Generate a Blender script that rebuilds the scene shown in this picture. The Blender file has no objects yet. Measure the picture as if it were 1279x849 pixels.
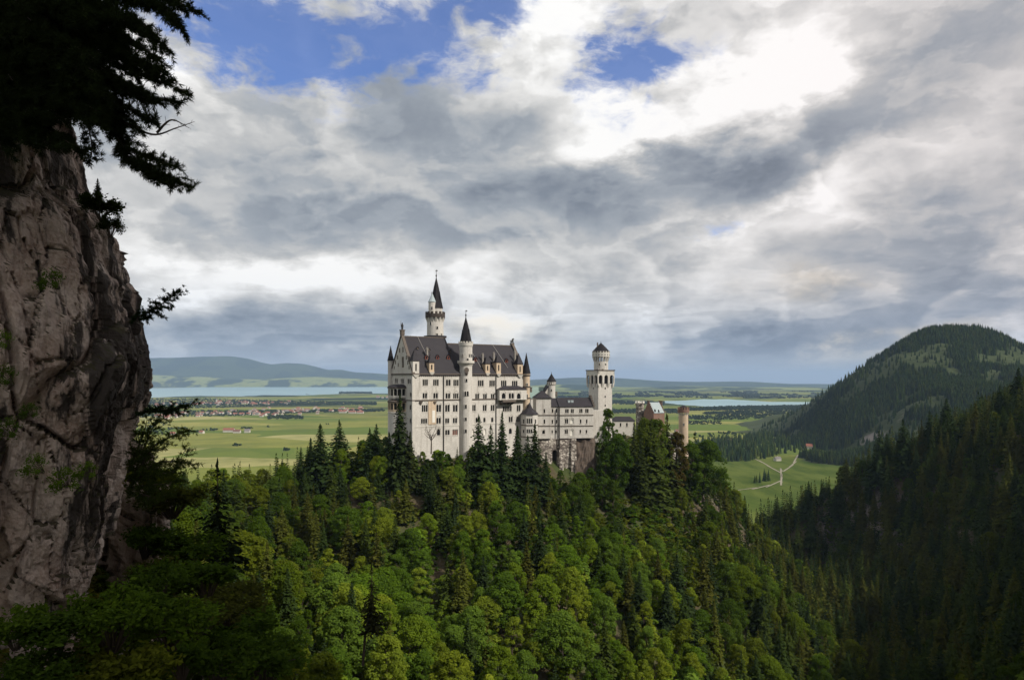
import bpy, bmesh, math, random
import numpy as np
from mathutils import Vector, Matrix, noise as mnoise

SC = bpy.context.scene
COL = SC.collection
R = math.radians
FPX, CX, HY = 853.0, 639.5, 473.0      # lens in photo pixels, level camera at the origin

# ------------------------------------------------------------------ camera
cam_d = bpy.data.cameras.new('camera')
cam_d.sensor_width = 36.0
cam_d.lens = 36.0 * FPX / 1279.0
cam_d.shift_y = (HY - 424.5) / 1279.0
cam_d.clip_start = 0.1
cam_d.clip_end = 200000.0
cam = bpy.data.objects.new('camera', cam_d)
cam.rotation_euler = (R(90), 0, 0)
COL.objects.link(cam)
SC.camera = cam

SC.render.engine = 'CYCLES'
SC.cycles.use_denoising = True
SC.cycles.max_bounces = 6
SC.cycles.diffuse_bounces = 3
SC.cycles.transparent_max_bounces = 4
SC.view_settings.view_transform = 'Standard'
SC.view_settings.look = 'None'
SC.view_settings.gamma = 1.0
SC.view_settings.use_curve_mapping = False
SC.view_settings.exposure = 0.0

# ------------------------------------------------------------------ sun
SUN_EL = R(40)
SUN_AZ = math.atan2(0.86, -0.51)        # clockwise from +Y
sun_dir = Vector((math.sin(SUN_AZ) * math.cos(SUN_EL), math.cos(SUN_AZ) * math.cos(SUN_EL), math.sin(SUN_EL)))
sl = bpy.data.lights.new('sun', 'SUN')
sl.energy = 4.5
sl.angle = R(2.0)
sl.color = (1.0, 0.93, 0.82)
so = bpy.data.objects.new('sun', sl)
so.rotation_euler = sun_dir.to_track_quat('Z', 'Y').to_euler()
COL.objects.link(so)


# ------------------------------------------------------------------ node helper
class NT:
    def __init__(s, tree):
        s.t = tree
        s.n = tree.nodes
        s.l = tree.links

    def _in(s, sock, v):
        if v is None:
            return
        if isinstance(v, bpy.types.NodeSocket):
            s.l.new(v, sock)
        else:
            sock.default_value = v

    def math(s, op, a, b=None, c=None, clamp=False):
        n = s.n.new('ShaderNodeMath')
        n.operation = op
        n.use_clamp = clamp
        for i, v in enumerate((a, b, c)):
            s._in(n.inputs[i], v)
        return n.outputs[0]

    def vmath(s, op, a, b=None, scale=None):
        n = s.n.new('ShaderNodeVectorMath')
        n.operation = op
        s._in(n.inputs[0], a)
        if b is not None:
            s._in(n.inputs[1], b)
        if scale is not None:
            s._in(n.inputs['Scale'], scale)
        return n.outputs['Value'] if op in ('LENGTH', 'DOT_PRODUCT', 'DISTANCE') else n.outputs[0]

    def mix(s, f, a, b, blend='MIX'):
        n = s.n.new('ShaderNodeMix')
        n.data_type = 'RGBA'
        n.blend_type = blend
        s._in(n.inputs[0], f)
        for sock, v in ((n.inputs[6], a), (n.inputs[7], b)):
            s._in(sock, v if isinstance(v, bpy.types.NodeSocket) else (*v, 1.0)[:4])
        return n.outputs[2]

    def noise(s, vec, scale, detail=4, rough=0.55, dist=0.0, col=False, lac=2.0):
        n = s.n.new('ShaderNodeTexNoise')
        if vec is not None:
            s._in(n.inputs['Vector'], vec)
        n.inputs['Scale'].default_value = scale
        n.inputs['Detail'].default_value = detail
        n.inputs['Roughness'].default_value = rough
        n.inputs['Lacunarity'].default_value = lac
        n.inputs['Distortion'].default_value = dist
        return n.outputs['Color' if col else 'Fac']

    def voronoi(s, vec, scale, feature='F1', out='Distance', rand=1.0):
        n = s.n.new('ShaderNodeTexVoronoi')
        n.feature = feature
        if vec is not None:
            s._in(n.inputs['Vector'], vec)
        n.inputs['Scale'].default_value = scale
        n.inputs['Randomness'].default_value = rand
        return n.outputs[out]

    def ramp(s, f, stops, interp='LINEAR'):
        n = s.n.new('ShaderNodeValToRGB')
        n.color_ramp.interpolation = interp
        els = n.color_ramp.elements
        while len(els) < len(stops):
            els.new(0.5)
        for e, (p, c) in zip(els, stops):
            e.position = p
            e.color = (*c, 1.0) if len(c) == 3 else c
        s._in(n.inputs[0], f)
        return n.outputs[0]

    def rng(s, f, a, b, c=0.0, d=1.0, smooth=True):
        n = s.n.new('ShaderNodeMapRange')
        n.interpolation_type = 'SMOOTHSTEP' if smooth else 'LINEAR'
        n.clamp = True
        s._in(n.inputs[0], f)
        for i, v in enumerate((a, b, c, d)):
            n.inputs[i + 1].default_value = v
        return n.outputs[0]

    def mapping(s, vec, scale=(1, 1, 1), rot=(0, 0, 0), loc=(0, 0, 0)):
        n = s.n.new('ShaderNodeMapping')
        s._in(n.inputs[0], vec)
        n.inputs['Location'].default_value = loc
        n.inputs['Rotation'].default_value = rot
        n.inputs['Scale'].default_value = scale
        return n.outputs[0]

    def comb(s, x, y, z):
        n = s.n.new('ShaderNodeCombineXYZ')
        for i, v in enumerate((x, y, z)):
            s._in(n.inputs[i], v)
        return n.outputs[0]

    def sep(s, v):
        n = s.n.new('ShaderNodeSeparateXYZ')
        s._in(n.inputs[0], v)
        return n.outputs


# ------------------------------------------------------------------ world: sky and a broken deck of clouds
world = bpy.data.worlds.new('World')
SC.world = world
world.use_nodes = True
w = NT(world.node_tree)
w.n.clear()
sky = w.n.new('ShaderNodeTexSky')
sky.sky_type = 'NISHITA'
sky.sun_disc = False
sky.sun_elevation = SUN_EL
sky.sun_rotation = SUN_AZ
sky.air_density = 1.0
sky.dust_density = 0.6
sky.ozone_density = 2.5
tc = w.n.new('ShaderNodeTexCoord')
dirv = tc.outputs['Generated']
dx, dy, dz = w.sep(dirv)
az = w.math('ARCTAN2', dx, dy)
el = w.math('ARCSINE', dz)
# cloud plane coordinates: clouds get smaller and flatter towards the horizon
hz = w.math('ADD', w.math('MAXIMUM', dz, 0.0), 0.16)
pc = w.comb(w.math('DIVIDE', dx, hz), w.math('DIVIDE', dy, hz), 0.0)
warp = w.vmath('SUBTRACT', w.noise(pc, 1.3, 3, col=True), (0.5, 0.5, 0.5))
pw = w.vmath('ADD', pc, w.vmath('SCALE', warp, scale=0.55))
# big billows, seen side-on in azimuth / elevation as well so that they look heaped
ae = w.comb(az, w.math('MULTIPLY', el, 1.9), 0.0)
aew = w.vmath('ADD', ae, w.vmath('SCALE', w.vmath('SUBTRACT', w.noise(ae, 5.0, 4, col=True), (0.5, 0.5, 0.5)), scale=0.16))
n_big = w.noise(pw, 0.95, 7, 0.56)
n_side = w.noise(aew, 6.5, 8, 0.6)
n_fine = w.noise(w.vmath('ADD', aew, (3.1, 7.7, 0)), 17.0, 7, 0.62)
# wobbling the place where each cloud mass sits keeps its rim ragged
wob = w.vmath('SUBTRACT', w.noise(ae, 7.5, 6, 0.6, col=True), (0.5, 0.5, 0.5))
wx, wy, _ = w.sep(wob)
azw = w.math('ADD', az, w.math('MULTIPLY', wx, 0.22))
elw = w.math('ADD', el, w.math('MULTIPLY', wy, 0.12))


def ae_of(px, py):
    a = math.atan2(px - CX, FPX)
    return a, math.atan2(HY - py, math.hypot(px - CX, FPX))


def blob(px, py, rx, ry, tilt=0.0):
    a0, e0 = ae_of(px, py)
    ca, sa = math.cos(R(tilt)), math.sin(R(tilt))
    da = w.math('SUBTRACT', azw, a0)
    de = w.math('SUBTRACT', elw, e0)
    u = w.math('ADD', w.math('MULTIPLY', da, ca * FPX / rx), w.math('MULTIPLY', de, sa * FPX / rx))
    v = w.math('ADD', w.math('MULTIPLY', da, -sa * FPX / ry), w.math('MULTIPLY', de, ca * FPX / ry))
    d2 = w.math('ADD', w.math('MULTIPLY', u, u), w.math('MULTIPLY', v, v))
    return w.math('EXPONENT', w.math('MULTIPLY', d2, -1.0))


def blobsum(items):
    tot = None
    for (px, py, rx, ry, tilt, amp) in items:
        b = w.math('MULTIPLY', blob(px, py, rx, ry, tilt), amp)
        tot = b if tot is None else w.math('ADD', tot, b)
    return tot


MASSES = [
    # bright masses
    (915, 125, 190, 44, 16, .52), (770, 165, 100, 26, 10, .30), (685, 20, 60, 60, 60, .42), (385, 345, 180, 26, 2, .50), (300, 320, 60, 14, 0, .15),
    (905, 312, 60, 26, 25, .34), (1050, 245, 95, 32, 15, .30), (1190, 130, 120, 30, 18, .22),
    (610, 412, 60, 16, 0, .30), (1050, 440, 90, 8, 6, .22), (210, 100, 60, 30, -10, .25), (980, 345, 60, 14, 0, .16),
    (1010, 70, 60, 60, 20, .3), (560, 330, 90, 30, 0, .12), (1240, 250, 60, 60, 0, .1), (720, 455, 60, 10, 0, .12),
    # grey undersides
    (400, 235, 190, 55, -6, -.32), (790, 212, 130, 28, 8, -.46), (1000, 192, 190, 26, 15, -.36), (850, 250, 160, 30, 6, -.14), (1060, 60, 40, 40, 0, -.1), (640, 275, 130, 40, 0, -.16),
    (360, 412, 230, 20, 1, -.34), (930, 424, 150, 12, 0, -.34), (1205, 335, 70, 45, 25, -.34), (1140, 285, 90, 26, 15, -.22),
    (1080, 110, 120, 18, 16, -.14), (1130, 40, 160, 40, 0, -.14), (780, 330, 160, 24, 4, -.16), (1100, 400, 140, 20, 4, -.2),
    (250, 285, 110, 30, 0, -.12), (860, 452, 240, 14, 0, -.14), (500, 160, 170, 40, 0, -.04),
]
mass = blobsum(MASSES)
gaps = blobsum([(470, 58, 150, 50, 12, 1.0), (290, 40, 100, 50, -8, .85), (785, 80, 62, 48, 40, 1.05), (600, 20, 60, 50, 20, .55), (392, 98, 28, 14, 0, .5),
                (880, 60, 60, 20, 30, .25), (905, 285, 45, 16, 10, .35), (1100, 350, 60, 16, 0, .1)])
br = w.math('ADD', 0.60, w.math('MULTIPLY', mass, 0.95))
br = w.math('ADD', br, w.math('MULTIPLY', w.math('SUBTRACT', n_side, 0.5), 0.45))
br = w.math('ADD', br, w.math('MULTIPLY', w.math('SUBTRACT', n_big, 0.5), 0.25))
br = w.math('ADD', br, w.math('MULTIPLY', w.math('SUBTRACT', n_fine, 0.5), 0.14))


def heaps(vec, scale, rim, core, detail=8, rough=0.55):
    # heaped cloud: thin bright rims, thicker and so greyer hearts
    d = w.noise(vec, scale, detail, rough)
    e0 = w.rng(d, 0.475, 0.52)
    e1 = w.rng(d, 0.52, 0.72)
    v = w.math('SUBTRACT', w.math('MULTIPLY', e0, rim), w.math('MULTIPLY', e1, rim + core))
    return v


flatten = w.comb(az, w.math('MULTIPLY', el, 1.55), 0.3)
flw = w.vmath('ADD', flatten, w.vmath('SCALE', w.vmath('SUBTRACT', w.noise(flatten, 4.0, 3, col=True), (0.5, 0.5, 0.5)), scale=0.10))
br = w.math('ADD', br, heaps(flw, 2.9, 0.18, 0.22, 8, 0.52))
br = w.math('ADD', br, heaps(w.vmath('ADD', w.vmath('MULTIPLY', flw, (1.0, 1.3, 1.0)), (4.4, 1.7, 0.0)), 6.6, 0.08, 0.10, 8, 0.54))
lowband = w.comb(az, w.math('MULTIPLY', el, 4.2), 0.9)
lowv = w.math('MULTIPLY', heaps(lowband, 5.0, 0.12, 0.14, 7, 0.52), w.rng(el, 0.24, 0.06))
br = w.math('ADD', br, lowv)
cloud = w.ramp(br, [(0.0, (1.6, 1.85, 2.2)), (0.22, (2.5, 2.85, 3.4)), (0.45, (4.05, 4.4, 4.85)), (0.62, (6.1, 6.15, 6.15)),
                    (0.80, (8.6, 8.5, 8.3)), (1.0, (11.5, 11.4, 11.2))])
# the far, low deck is bluer; the heaps on the right (nearer the sun) are warmer and pinker
low = w.rng(el, 0.16, 0.0)
cloud = w.mix(w.math('MULTIPLY', low, 0.55), cloud, w.mix(1.0, cloud, (0.76, 0.90, 1.10), 'MULTIPLY'))
right = w.rng(az, 0.0, 0.7)
cloud = w.mix(w.math('MULTIPLY', right, 0.8), cloud, w.mix(1.0, cloud, (1.0, 0.94, 0.94), 'MULTIPLY'))
warm = blobsum([(1080, 437, 110, 12, 6, .8), (610, 415, 70, 22, 0, .7), (720, 450, 80, 12, 0, .4), (1020, 360, 60, 14, 0, .5)])
cloud = w.mix(w.math('MINIMUM', warm, 1.0), cloud, w.mix(1.0, cloud, (1.15, 1.0, 0.78), 'MULTIPLY'))
cover = w.math('ADD', w.math('SUBTRACT', w.math('MULTIPLY', gaps, 1.55), 0.58), w.math('MULTIPLY', w.math('SUBTRACT', n_fine, 0.5), 3.0))
cover = w.math('ADD', cover, w.math('MULTIPLY', w.math('SUBTRACT', n_side, 0.5), 4.6))
hole = w.math('MULTIPLY', w.rng(cover, -0.35, 1.05), w.rng(gaps, 0.10, 0.45))
blue = w.mix(1.0, sky.outputs[0], (1.0, 1.2, 1.75), 'MULTIPLY')
skycol = w.mix(w.math('MULTIPLY', hole, 0.93), cloud, blue)
# pale air along the horizon and below it
hzn = w.rng(el, 0.055, 0.0)
skycol = w.mix(w.math('MULTIPLY', hzn, 0.75), skycol, (4.2, 4.75, 5.5))
bg = w.n.new('ShaderNodeBackground')
w.l.new(skycol, bg.inputs[0])
bg.inputs[1].default_value = 0.09
wo = w.n.new('ShaderNodeOutputWorld')
w.l.new(bg.outputs[0], wo.inputs[0])
world.cycles.sampling_method = 'MANUAL'
world.cycles.sample_map_resolution = 512


# ------------------------------------------------------------------ scene helpers
def tag(o, label=None, cat=None, group=None, kind=None):
    if label:
        o['label'] = label
    if cat:
        o['category'] = cat
    if group:
        o['group'] = group
    if kind:
        o['kind'] = kind
    return o


def empty(name, loc, label, cat, group=None):
    o = bpy.data.objects.new(name, None)
    o.location = loc
    o.empty_display_size = 0.5
    COL.objects.link(o)
    return tag(o, label, cat, group)


def world_base(o):
    v = Vector((0, 0, 0))
    while o is not None:
        v += o.location
        o = o.parent
    return v


def np_mesh(name, V, F, mats=(), midx=None, smooth=None, attrs=None):
    """V (n,3), F (m,k) array of equal-size polygons, or list of such arrays"""
    me = bpy.data.meshes.new(name)
    Fs = F if isinstance(F, list) else [F]
    V = np.asarray(V, dtype=np.float32)
    nv = len(V)
    loops = np.concatenate([f.ravel() for f in Fs]).astype(np.int32)
    tot = np.concatenate([np.full(len(f), f.shape[1], dtype=np.int32) for f in Fs])
    start = np.concatenate([[0], np.cumsum(tot)[:-1]]).astype(np.int32)
    me.vertices.add(nv)
    me.vertices.foreach_set('co', V.ravel())
    me.loops.add(len(loops))
    me.loops.foreach_set('vertex_index', loops)
    me.polygons.add(len(tot))
    me.polygons.foreach_set('loop_start', start)
    me.polygons.foreach_set('loop_total', tot)
    if midx is not None:
        me.polygons.foreach_set('material_index', np.asarray(midx, dtype=np.int32))
    if smooth is not None:
        s = np.full(len(tot), bool(smooth)) if np.isscalar(smooth) or isinstance(smooth, bool) else np.asarray(smooth)
        me.polygons.foreach_set('use_smooth', s.astype(bool))
    for m in mats:
        me.materials.append(m)
    if attrs:
        for k, arr in attrs.items():
            a = me.attributes.new(k, 'FLOAT', 'POINT')
            a.data.foreach_set('value', np.asarray(arr, dtype=np.float32))
    me.update(calc_edges=True)
    return me


def link(name, me, parent=None, loc=(0, 0, 0)):
    o = bpy.data.objects.new(name, me)
    o.location = loc
    if parent is not None:
        o.parent = parent
    COL.objects.link(o)
    return o


class MB:
    """collects polygons in world space; build() links them as ONE mesh object"""

    def __init__(s):
        s.v, s.f, s.m, s.sm = [], [], [], []

    def poly(s, pts, m=0, smooth=False):
        b = len(s.v)
        s.v.extend(tuple(p) for p in pts)
        s.f.append(tuple(range(b, b + len(pts))))
        s.m.append(m)
        s.sm.append(smooth)

    def hexa(s, c, m=0):
        """c: 8 corners, bottom ring 0-3 (counter-clockwise from above), top ring 4-7"""
        for q in ((3, 2, 1, 0), (4, 5, 6, 7), (0, 1, 5, 4), (1, 2, 6, 5), (2, 3, 7, 6), (3, 0, 4, 7)):
            s.poly([c[i] for i in q], m)

    def box(s, fr, u0, u1, v0, v1, n0, n1, m=0):
        """box in a facade frame: u along the wall, v up, n outwards"""
        P = fr.P
        s.hexa([P(u0, v0, n1), P(u1, v0, n1), P(u1, v0, n0), P(u0, v0, n0),
                P(u0, v1, n1), P(u1, v1, n1), P(u1, v1, n0), P(u0, v1, n0)], m)

    def ring(s, c, prof, seg=24, m=0, a0=0.0, a1=2 * math.pi, cap_top=True, cap_bot=False, smooth=True, rot=0.0):
        """lathe: prof = [(radius, z), ...] from bottom to top about (cx, cy)"""
        full = abs(a1 - a0) > 6.28
        n = seg if full else seg + 1
        rows = []
        for (r, z) in prof:
            rows.append([(c[0] + r * math.cos(a0 + rot + (a1 - a0) * i / seg), c[1] + r * math.sin(a0 + rot + (a1 - a0) * i / seg), z) for i in range(n)])
        for k in range(len(rows) - 1):
            for i in range(seg):
                j = (i + 1) % n
                a, b, cc, d = rows[k][i], rows[k][j], rows[k + 1][j], rows[k + 1][i]
                if prof[k + 1][0] < 1e-4:
                    s.poly([a, b, cc], m, smooth)
                elif prof[k][0] < 1e-4:
                    s.poly([a, cc, d], m, smooth)
                else:
                    s.poly([a, b, cc, d], m, smooth)
        if cap_top and prof[-1][0] > 1e-4:
            s.poly(rows[-1], m)
        if cap_bot and prof[0][0] > 1e-4:
            s.poly(rows[0][::-1], m)

    def tube(s, pts, rads, seg=6, m=0, smooth=True):
        rows = []
        for i, p in enumerate(pts):
            p = Vector(p)
            t = (Vector(pts[min(i + 1, len(pts) - 1)]) - Vector(pts[max(i - 1, 0)]))
            t = t.normalized() if t.length > 1e-9 else Vector((0, 0, 1))
            x = t.orthogonal().normalized() if i == 0 else (px_ - t * px_.dot(t)).normalized()
            px_ = x
            y = t.cross(x)
            r = rads[i] if hasattr(rads, '__len__') else rads
            rows.append([p + (x * math.cos(2 * math.pi * k / seg) + y * math.sin(2 * math.pi * k / seg)) * r for k in range(seg)])
        for a, b in zip(rows, rows[1:]):
            for k in range(seg):
                j = (k + 1) % seg
                s.poly([a[k], a[j], b[j], b[k]], m, smooth)
        s.poly(rows[0][::-1], m)
        s.poly(rows[-1], m)

    def build(s, name, mats, parent=None, label=None):
        base = world_base(parent) if parent is not None else Vector((0, 0, 0))
        me = bpy.data.meshes.new(name)
        me.from_pydata([(x - base.x, y - base.y, z - base.z) for x, y, z in s.v], [], s.f)
        for m in (mats if isinstance(mats, (list, tuple)) else [mats]):
            me.materials.append(m)
        me.polygons.foreach_set('material_index', s.m)
        me.polygons.foreach_set('use_smooth', s.sm)
        me.update()
        o = link(name, me, parent)
        if label:
            o['label'] = label
        return o


class Frame:
    """a vertical wall plane: origin (x, y), direction along it; n points to the right-hand (outer) side"""

    def __init__(s, ox, oy, ddx, ddy):
        l = math.hypot(ddx, ddy)
        s.o = (ox, oy)
        s.d = (ddx / l, ddy / l)
        s.n = (ddy / l, -ddx / l)

    def P(s, u, v, n=0.0):
        return (s.o[0] + s.d[0] * u + s.n[0] * n, s.o[1] + s.d[1] * u + s.n[1] * n, v)

    def U(s, px):
        k = (px - CX) / FPX
        return (k * s.o[1] - s.o[0]) / (s.d[0] - k * s.d[1])

    def Z(s, py, u, n=0.0):
        return (HY - py) / FPX * (s.o[1] + s.d[1] * u + s.n[1] * n)


def new_mat(name):
    m = bpy.data.materials.new(name)
    m.use_nodes = True
    t = NT(m.node_tree)
    b = m.node_tree.nodes['Principled BSDF']
    b.inputs['Specular IOR Level'].default_value = 0.25
    return m, t, b


def geo_pos(t):
    n = t.n.new('ShaderNodeNewGeometry')
    return n.outputs['Position'], n.outputs['Normal']


def bump(t, b, h, strength=0.4, dist=0.1):
    n = t.n.new('ShaderNodeBump')
    n.inputs['Strength'].default_value = strength
    n.inputs['Distance'].default_value = dist
    t.l.new(h, n.inputs['Height'])
    t.l.new(n.outputs[0], b.inputs['Normal'])


def simple_mat(name, col, rough=0.8, var=0.25, scale=0.6, metallic=0.0, bmp=0.0):
    m, t, b = new_mat(name)
    p, _ = geo_pos(t)
    f = t.noise(p, scale, 6, 0.6)
    a = tuple(c * (1 - var) for c in col)
    c = tuple(min(1, c * (1 + var)) for c in col)
    t.l.new(t.mix(f, a, c), b.inputs['Base Color'])
    b.inputs['Roughness'].default_value = rough
    b.inputs['Metallic'].default_value = metallic
    if bmp:
        bump(t, b, f, bmp)
    return m

# ================================================================== materials of the land
def mat_ground():
    m, t, b = new_mat('forest_ground')
    p, nrm = geo_pos(t)
    n1 = t.noise(p, 0.035, 6, 0.6)
    n2 = t.noise(p, 0.35, 6, 0.65)
    soil = t.mix(n2, (0.035, 0.030, 0.016), (0.105, 0.078, 0.046))
    grass = t.mix(n2, (0.022, 0.036, 0.010), (0.07, 0.085, 0.025))
    c = t.mix(t.rng(n1, 0.42, 0.58), soil, grass)
    steep = t.math('ADD', t.sep(nrm)[2], t.math('MULTIPLY', t.math('SUBTRACT', n2, 0.5), 0.5))
    n3 = t.noise(t.mapping(p, (1, 1, 0.35)), 0.5, 8, 0.7, 0.6)
    rock = t.mix(t.rng(n3, 0.3, 0.7), (0.06, 0.052, 0.045), (0.25, 0.215, 0.185))
    c = t.mix(t.rng(steep, 0.66, 0.52), c, rock)
    t.l.new(c, b.inputs['Base Color'])
    b.inputs['Roughness'].default_value = 0.95
    bump(t, b, n2, 0.8, 0.6)
    return m


def mat_valley():
    m, t, b = new_mat('meadows')
    p, _ = geo_pos(t)
    pw_ = t.vmath('ADD', p, t.vmath('SCALE', t.vmath('SUBTRACT', t.noise(p, 0.002, 3, col=True), (0.5, 0.5, 0.5)), scale=260.0))
    strip = t.mapping(pw_, (0.0016, 0.0042, 0.0), (0, 0, R(16)))
    cell = t.sep(t.voronoi(strip, 1.0, 'F1', 'Color', 1.0))
    strip2 = t.mapping(pw_, (0.0042, 0.0013, 0.0), (0, 0, R(24)))
    cell2 = t.sep(t.voronoi(strip2, 1.0, 'F1', 'Color', 1.0))
    c = t.ramp(cell[0], [(0.0, (0.105, 0.150, 0.030)), (0.3, (0.165, 0.190, 0.042)), (0.55, (0.225, 0.225, 0.060)),
                         (0.78, (0.30, 0.275, 0.085)), (0.93, (0.36, 0.33, 0.15)), (1.0, (0.13, 0.17, 0.05))], 'CONSTANT')
    c2 = t.ramp(cell2[1], [(0.0, (0.10, 0.15, 0.035)), (0.4, (0.17, 0.20, 0.05)), (0.7, (0.24, 0.24, 0.07)), (1.0, (0.12, 0.17, 0.04))])
    c = t.mix(0.22, c, c2)
    c = t.mix(t.rng(t.noise(p, 0.02, 5, 0.6), 0.3, 0.75, 0.0, 0.35), c, (0.10, 0.12, 0.035))
    c = t.mix(t.rng(t.noise(p, 0.0045, 7, 0.68), 0.42, 0.66, 0.0, 0.55), c, (0.085, 0.115, 0.032))
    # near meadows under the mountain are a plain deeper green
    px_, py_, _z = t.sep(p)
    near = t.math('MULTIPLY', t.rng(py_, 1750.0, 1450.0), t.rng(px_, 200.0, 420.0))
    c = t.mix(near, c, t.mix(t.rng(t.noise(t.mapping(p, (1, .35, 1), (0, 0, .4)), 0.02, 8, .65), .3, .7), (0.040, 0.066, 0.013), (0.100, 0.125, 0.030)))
    # woods far off, seen as dark irregular patches
    far = t.rng(py_, 2600.0, 5200.0)
    wd = t.noise(t.mapping(p, (0.0005, 0.0011, 0.0)), 1.0, 7, 0.6)
    c = t.mix(t.math('MULTIPLY', t.rng(wd, 0.50, 0.535), far), c, (0.018, 0.032, 0.016))
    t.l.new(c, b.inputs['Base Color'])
    b.inputs['Roughness'].default_value = 1.0
    b.inputs['Specular IOR Level'].default_value = 0.0
    return m


def mat_water():
    m, t, b = new_mat('lake_water')
    p, _ = geo_pos(t)
    t.l.new(t.mix(t.rng(t.noise(t.mapping(p, (0.0004, 0.002, 0)), 1.0, 4), 0.35, 0.65), (0.16, 0.30, 0.33), (0.24, 0.40, 0.42)), b.inputs['Base Color'])
    b.inputs['Roughness'].default_value = 0.28
    b.inputs['Specular IOR Level'].default_value = 0.5
    return m


def mat_hill(name, c0, c1, c2, sc):
    m, t, b = new_mat(name)
    p, nrm = geo_pos(t)
    f = t.noise(p, sc, 7, 0.62)
    f2 = t.noise(p, sc * 9, 5, 0.6)
    c = t.mix(t.rng(f, 0.47, 0.53), c0, t.mix(f2, c1, c2))
    t.l.new(c, b.inputs['Base Color'])
    b.inputs['Roughness'].default_value = 1.0
    b.inputs['Specular IOR Level'].default_value = 0.0
    return m


M_GROUND = mat_ground()
M_VALLEY = mat_valley()
M_WATER = mat_water()
M_HILLFAR = mat_hill('wooded_hills', (0.020, 0.036, 0.022), (0.024, 0.042, 0.022), (0.05, 0.075, 0.035), 0.0012)
M_HILLMID = mat_hill('rolling_fields', (0.022, 0.04, 0.02), (0.12, 0.17, 0.05), (0.26, 0.27, 0.09), 0.0011)


# ================================================================== far land
VALLEY = -180.0
ER = 6.371e6


def zplain(x, y):
    return VALLEY - (x * x + y * y) / (2 * ER)


def on_plain(px, py):
    """where the sight line through a photo pixel meets the valley floor"""
    k = (HY - py) / FPX
    y = VALLEY / k
    for _ in range(6):
        x = (px - CX) / FPX * y
        y = zplain(x, y) / k
    return ((px - CX) / FPX * y, y)


def build_valley():
    rad = np.concatenate([np.linspace(30, 4000, 40), np.geomspace(4200, 60000, 60)])
    seg = 160
    ang = np.linspace(0, 2 * np.pi, seg, endpoint=False)
    X = rad[:, None] * np.sin(ang)[None]
    Y = rad[:, None] * np.cos(ang)[None]
    V = np.stack([X, Y, zplain(X, Y)], -1).reshape(-1, 3)
    V = np.vstack([[[0, 0, VALLEY]], V])
    i = np.arange(seg)
    j = (i + 1) % seg
    F = [np.stack([np.zeros(seg, int), 1 + j, 1 + i], -1)]
    q = []
    for k in range(len(rad) - 1):
        a = 1 + k * seg
        q.append(np.stack([a + i, a + j, a + seg + j, a + seg + i], -1))
    F.append(np.concatenate(q))
    tag(link('ground', np_mesh('ground', V, F, [M_VALLEY], smooth=True)), kind='structure')


build_valley()


def lake(pix, name='lake'):
    pts = []
    for k, (px, py) in enumerate(pix):
        px2, py2 = pix[(k + 1) % len(pix)]
        for s in range(5):
            f = s / 5
            jit = 0 if s == 0 else mnoise.noise((k * 3.1 + f * 2, f * 5, 1.0)) * 0.5
            pts.append((px + (px2 - px) * f, py + (py2 - py) * f + jit))
    mb = MB()
    top = []
    for px, py in pts:
        x, y = on_plain(px, py)
        top.append((x, y))
    bm = bmesh.new()
    vs = [bm.verts.new((x, y, zplain(x, y) + 2.2)) for x, y in top]
    f = bm.faces.new(vs)
    bmesh.ops.triangulate(bm, faces=[f])
    bm.normal_update()
    if bm.faces[:][0].normal.z < 0:
        bmesh.ops.reverse_faces(bm, faces=bm.faces[:])
    me = bpy.data.meshes.new(name)
    bm.to_mesh(me)
    bm.free()
    me.materials.append(M_WATER)
    tag(link(name, me), kind='structure')


lake([(60, 497), (190, 496.5), (250, 494.5), (300, 495.2), (330, 493.5), (380, 494.0), (432, 491.6), (470, 491.4), (520, 492), (600, 488), (560, 484.2),
      (480, 482.8), (420, 482.4), (395, 483.4), (330, 483.0), (280, 483.8), (255, 483.2), (200, 484.6), (60, 484.5)])
lake([(830, 503.5), (850, 505.5), (880, 508.0), (930, 507.0), (955, 503.5), (1010, 504.0), (1060, 505.5), (1090, 504.0), (1030, 502.3), (960, 501.9),
      (942, 500.6), (915, 499.0), (880, 498.6), (850, 500.5), (825, 501.0)])


def tps_fit(P, z, smooth=0.0):
    P = np.asarray(P, float)
    n = len(P)
    d = np.hypot(P[:, None, 0] - P[None, :, 0], P[:, None, 1] - P[None, :, 1])
    K = np.where(d > 0, d * d * np.log(d + 1e-12), 0) + smooth * np.eye(n)
    Q = np.hstack([np.ones((n, 1)), P])
    A = np.block([[K, Q], [Q.T, np.zeros((3, 3))]])
    s = np.linalg.solve(A, np.concatenate([z, np.zeros(3)]))

    def ev(x, y):
        x = np.asarray(x, float)
        y = np.asarray(y, float)
        out = s[n] + s[n + 1] * x + s[n + 2] * y
        for k in range(n):
            dd = np.hypot(x - P[k, 0], y - P[k, 1])
            out = out + s[k] * np.where(dd > 0, dd * dd * np.log(dd + 1e-12), 0)
        return out
    return ev


def fbm(x, y, sc, oct=5, seed=0.0, rough=0.5):
    x = np.asarray(x, float)
    out = np.empty(x.shape)
    fx, fy, fo = x.ravel(), np.asarray(y, float).ravel(), out.ravel()
    for i in range(fx.size):
        fo[i] = mnoise.fractal((fx[i] * sc, fy[i] * sc, seed), 1.0 - rough + 0.5, 2.0, oct)
    return fo.reshape(x.shape)


def grid_mesh(name, xs, ys, Z, mat, kind='structure'):
    ny, nx = Z.shape
    X, Y = np.meshgrid(xs, ys)
    V = np.stack([X, Y, Z], -1).reshape(-1, 3)
    i, j = np.meshgrid(np.arange(nx - 1), np.arange(ny - 1))
    a = (j * nx + i).ravel()
    F = np.stack([a, a + 1, a + nx + 1, a + nx], -1)
    return tag(link(name, np_mesh(name, V, F, [mat], smooth=True)), kind=kind)


def pz(px, py, D, sub=0.0):
    return ((px - CX) / FPX * D, D, (HY - py) / FPX * D - sub)


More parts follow.
